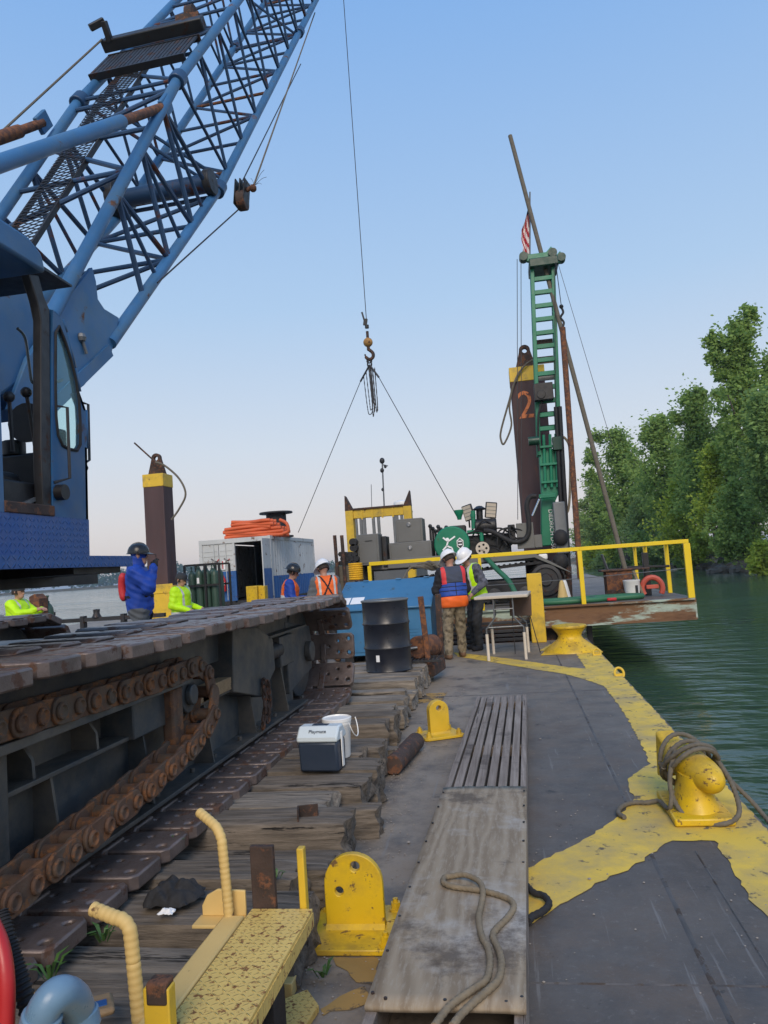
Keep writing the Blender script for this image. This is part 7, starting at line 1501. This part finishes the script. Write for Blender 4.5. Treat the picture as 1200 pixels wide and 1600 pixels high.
for k, (px, Y, yt, w_, kd) in enumerate(((1192, 53, 842, 24, 'lime'), (1140, 59, 822, 24, 'mid'), (1098, 66, 828, 22, 'lime'), (1050, 74, 824, 26, 'pale'), (1005, 84, 830, 24, 'mid'), (965, 96, 832, 26, 'lime'), (930, 112, 838, 22, 'pale'))):
    tree(('bright shrub at the waterline on the right picture edge', 'green shrub on the bank right of the railing end', 'yellowish shrub behind the railing corner post', 'pale shrub seen between the last railing posts', 'green shrub above the orange pipe clamp', 'yellow green shrub above the white bucket', 'far pale shrub beside the rusty drill pipe')[k], px, Y, yt, 888, w_, kd, 18, 220, .16+.001*Y*.6, 'bush', 'shrubs along the right bank')
for k in range(16): # low leafy skirt hanging over the waterline
    px = 1240-k*21; yb = 889; Yk = atz(px, yb, WATER).y+1.2
    tree('%s shrub of the leafy fringe along the waterline, counted from the right' % ORD[k], px, Yk, 850+12*math.sin(k*1.9), 889, 19+4*math.sin(k*2.3), ('mid', 'lime', 'pale', 'dark')[(k*3) % 4], 12, 200, .15+.0010*Yk, 'bush', 'leafy fringe at the waterline')
for k, (px, Y, yt, w_, kd) in enumerate(((1080, 80, 690, 40, 'pale'), (1015, 98, 720, 40, 'mid'), (960, 110, 760, 36, 'mid'), (1150, 68, 655, 40, 'mid'), (1240, 60, 540, 44, 'dark'))):
    tree(('dark tree filling the gap above the railing corner', 'green tree filling the gap behind the leaning pipe', 'tree filling the gap left of the leaning pipe foot', 'green tree between the two tallest trees', 'dark tree behind the tallest tree at the picture edge')[k], px, Y, yt, 884, w_, kd, 34, 340, .22, 'round')
# bare brown brush hanging over the stones
b = MB()
for i in range(900):
    t = nr.uniform(9, len(sp_)-14); p = sp_[int(t)].lerp(sp_[int(t)+1], t % 1); x0 = p.x+nr.uniform(.3, 2.0); a = V((x0, p.y, WATER+.7+nr.uniform(0, .8))); d = V((nr.uniform(-1.4, .8), nr.uniform(-.9, .9), nr.uniform(-.2, 2.4))); b.tube([a, a+d*.5+V((0, 0, .15)), a+d], [.025, .018, .006], 4)
tag(b.build('dry_brush', 'twig', None), 'tangle of bare brown twigs along the right bank above the stones', 'brush', kind='stuff')
# ---- far wooded shore at the left
pts = [at(x, 915, 900) for x in range(-260, 640, 12)]; C = []; R = []
for i, p in enumerate(pts):
    h = (24+7*math.sin(i*.33)+4*math.sin(i*1.1))*(1.0 if i < 34 else max(.15, 1-(i-34)/45))
    for k in range(16): C.append((p.x+nr.uniform(-8, 8), 900+nr.uniform(0, 60), WATER+h*nr.uniform(.1, 1.0)**.7)); R.append(nr.uniform(3.0, 6.0))
co = leaves(np.array(C), np.array(R), 16, 2.0); me = quads_mesh('far_wood', co, ['leaf_far']); o = bpy.data.objects.new('far_wood', me); COL.objects.link(o); tag(o, 'distant wooded shore across the water at the left', 'wood', kind='stuff')
b = MB(); b.box(pts[0].x, pts[-1].x, 905, 1000, WATER-1, WATER+3); tag(b.build('far_shore', 'earth', None), kind='structure')
# ---- thin haze over the water
m = bpy.data.materials.new('haze'); m.use_nodes = True; nt = m.node_tree; nt.nodes.clear(); pv_ = nt.nodes.new('ShaderNodeVolumePrincipled'); pv_.inputs['Color'].default_value = (.66, .82, .98, 1); pv_.inputs['Density'].default_value = HAZE; pv_.inputs['Anisotropy'].default_value = .2
ou = nt.nodes.new('ShaderNodeOutputMaterial'); nt.links.new(pv_.outputs[0], ou.inputs['Volume']); MAT['haze'] = m
b = MB(); b.box(-6050, 6050, -350, 7550, WATER-3.5, 26)
if HAZE > 0: tag(b.build('haze', 'haze', None, smooth=0), 'thin pale morning haze over the water', 'haze', kind='stuff')
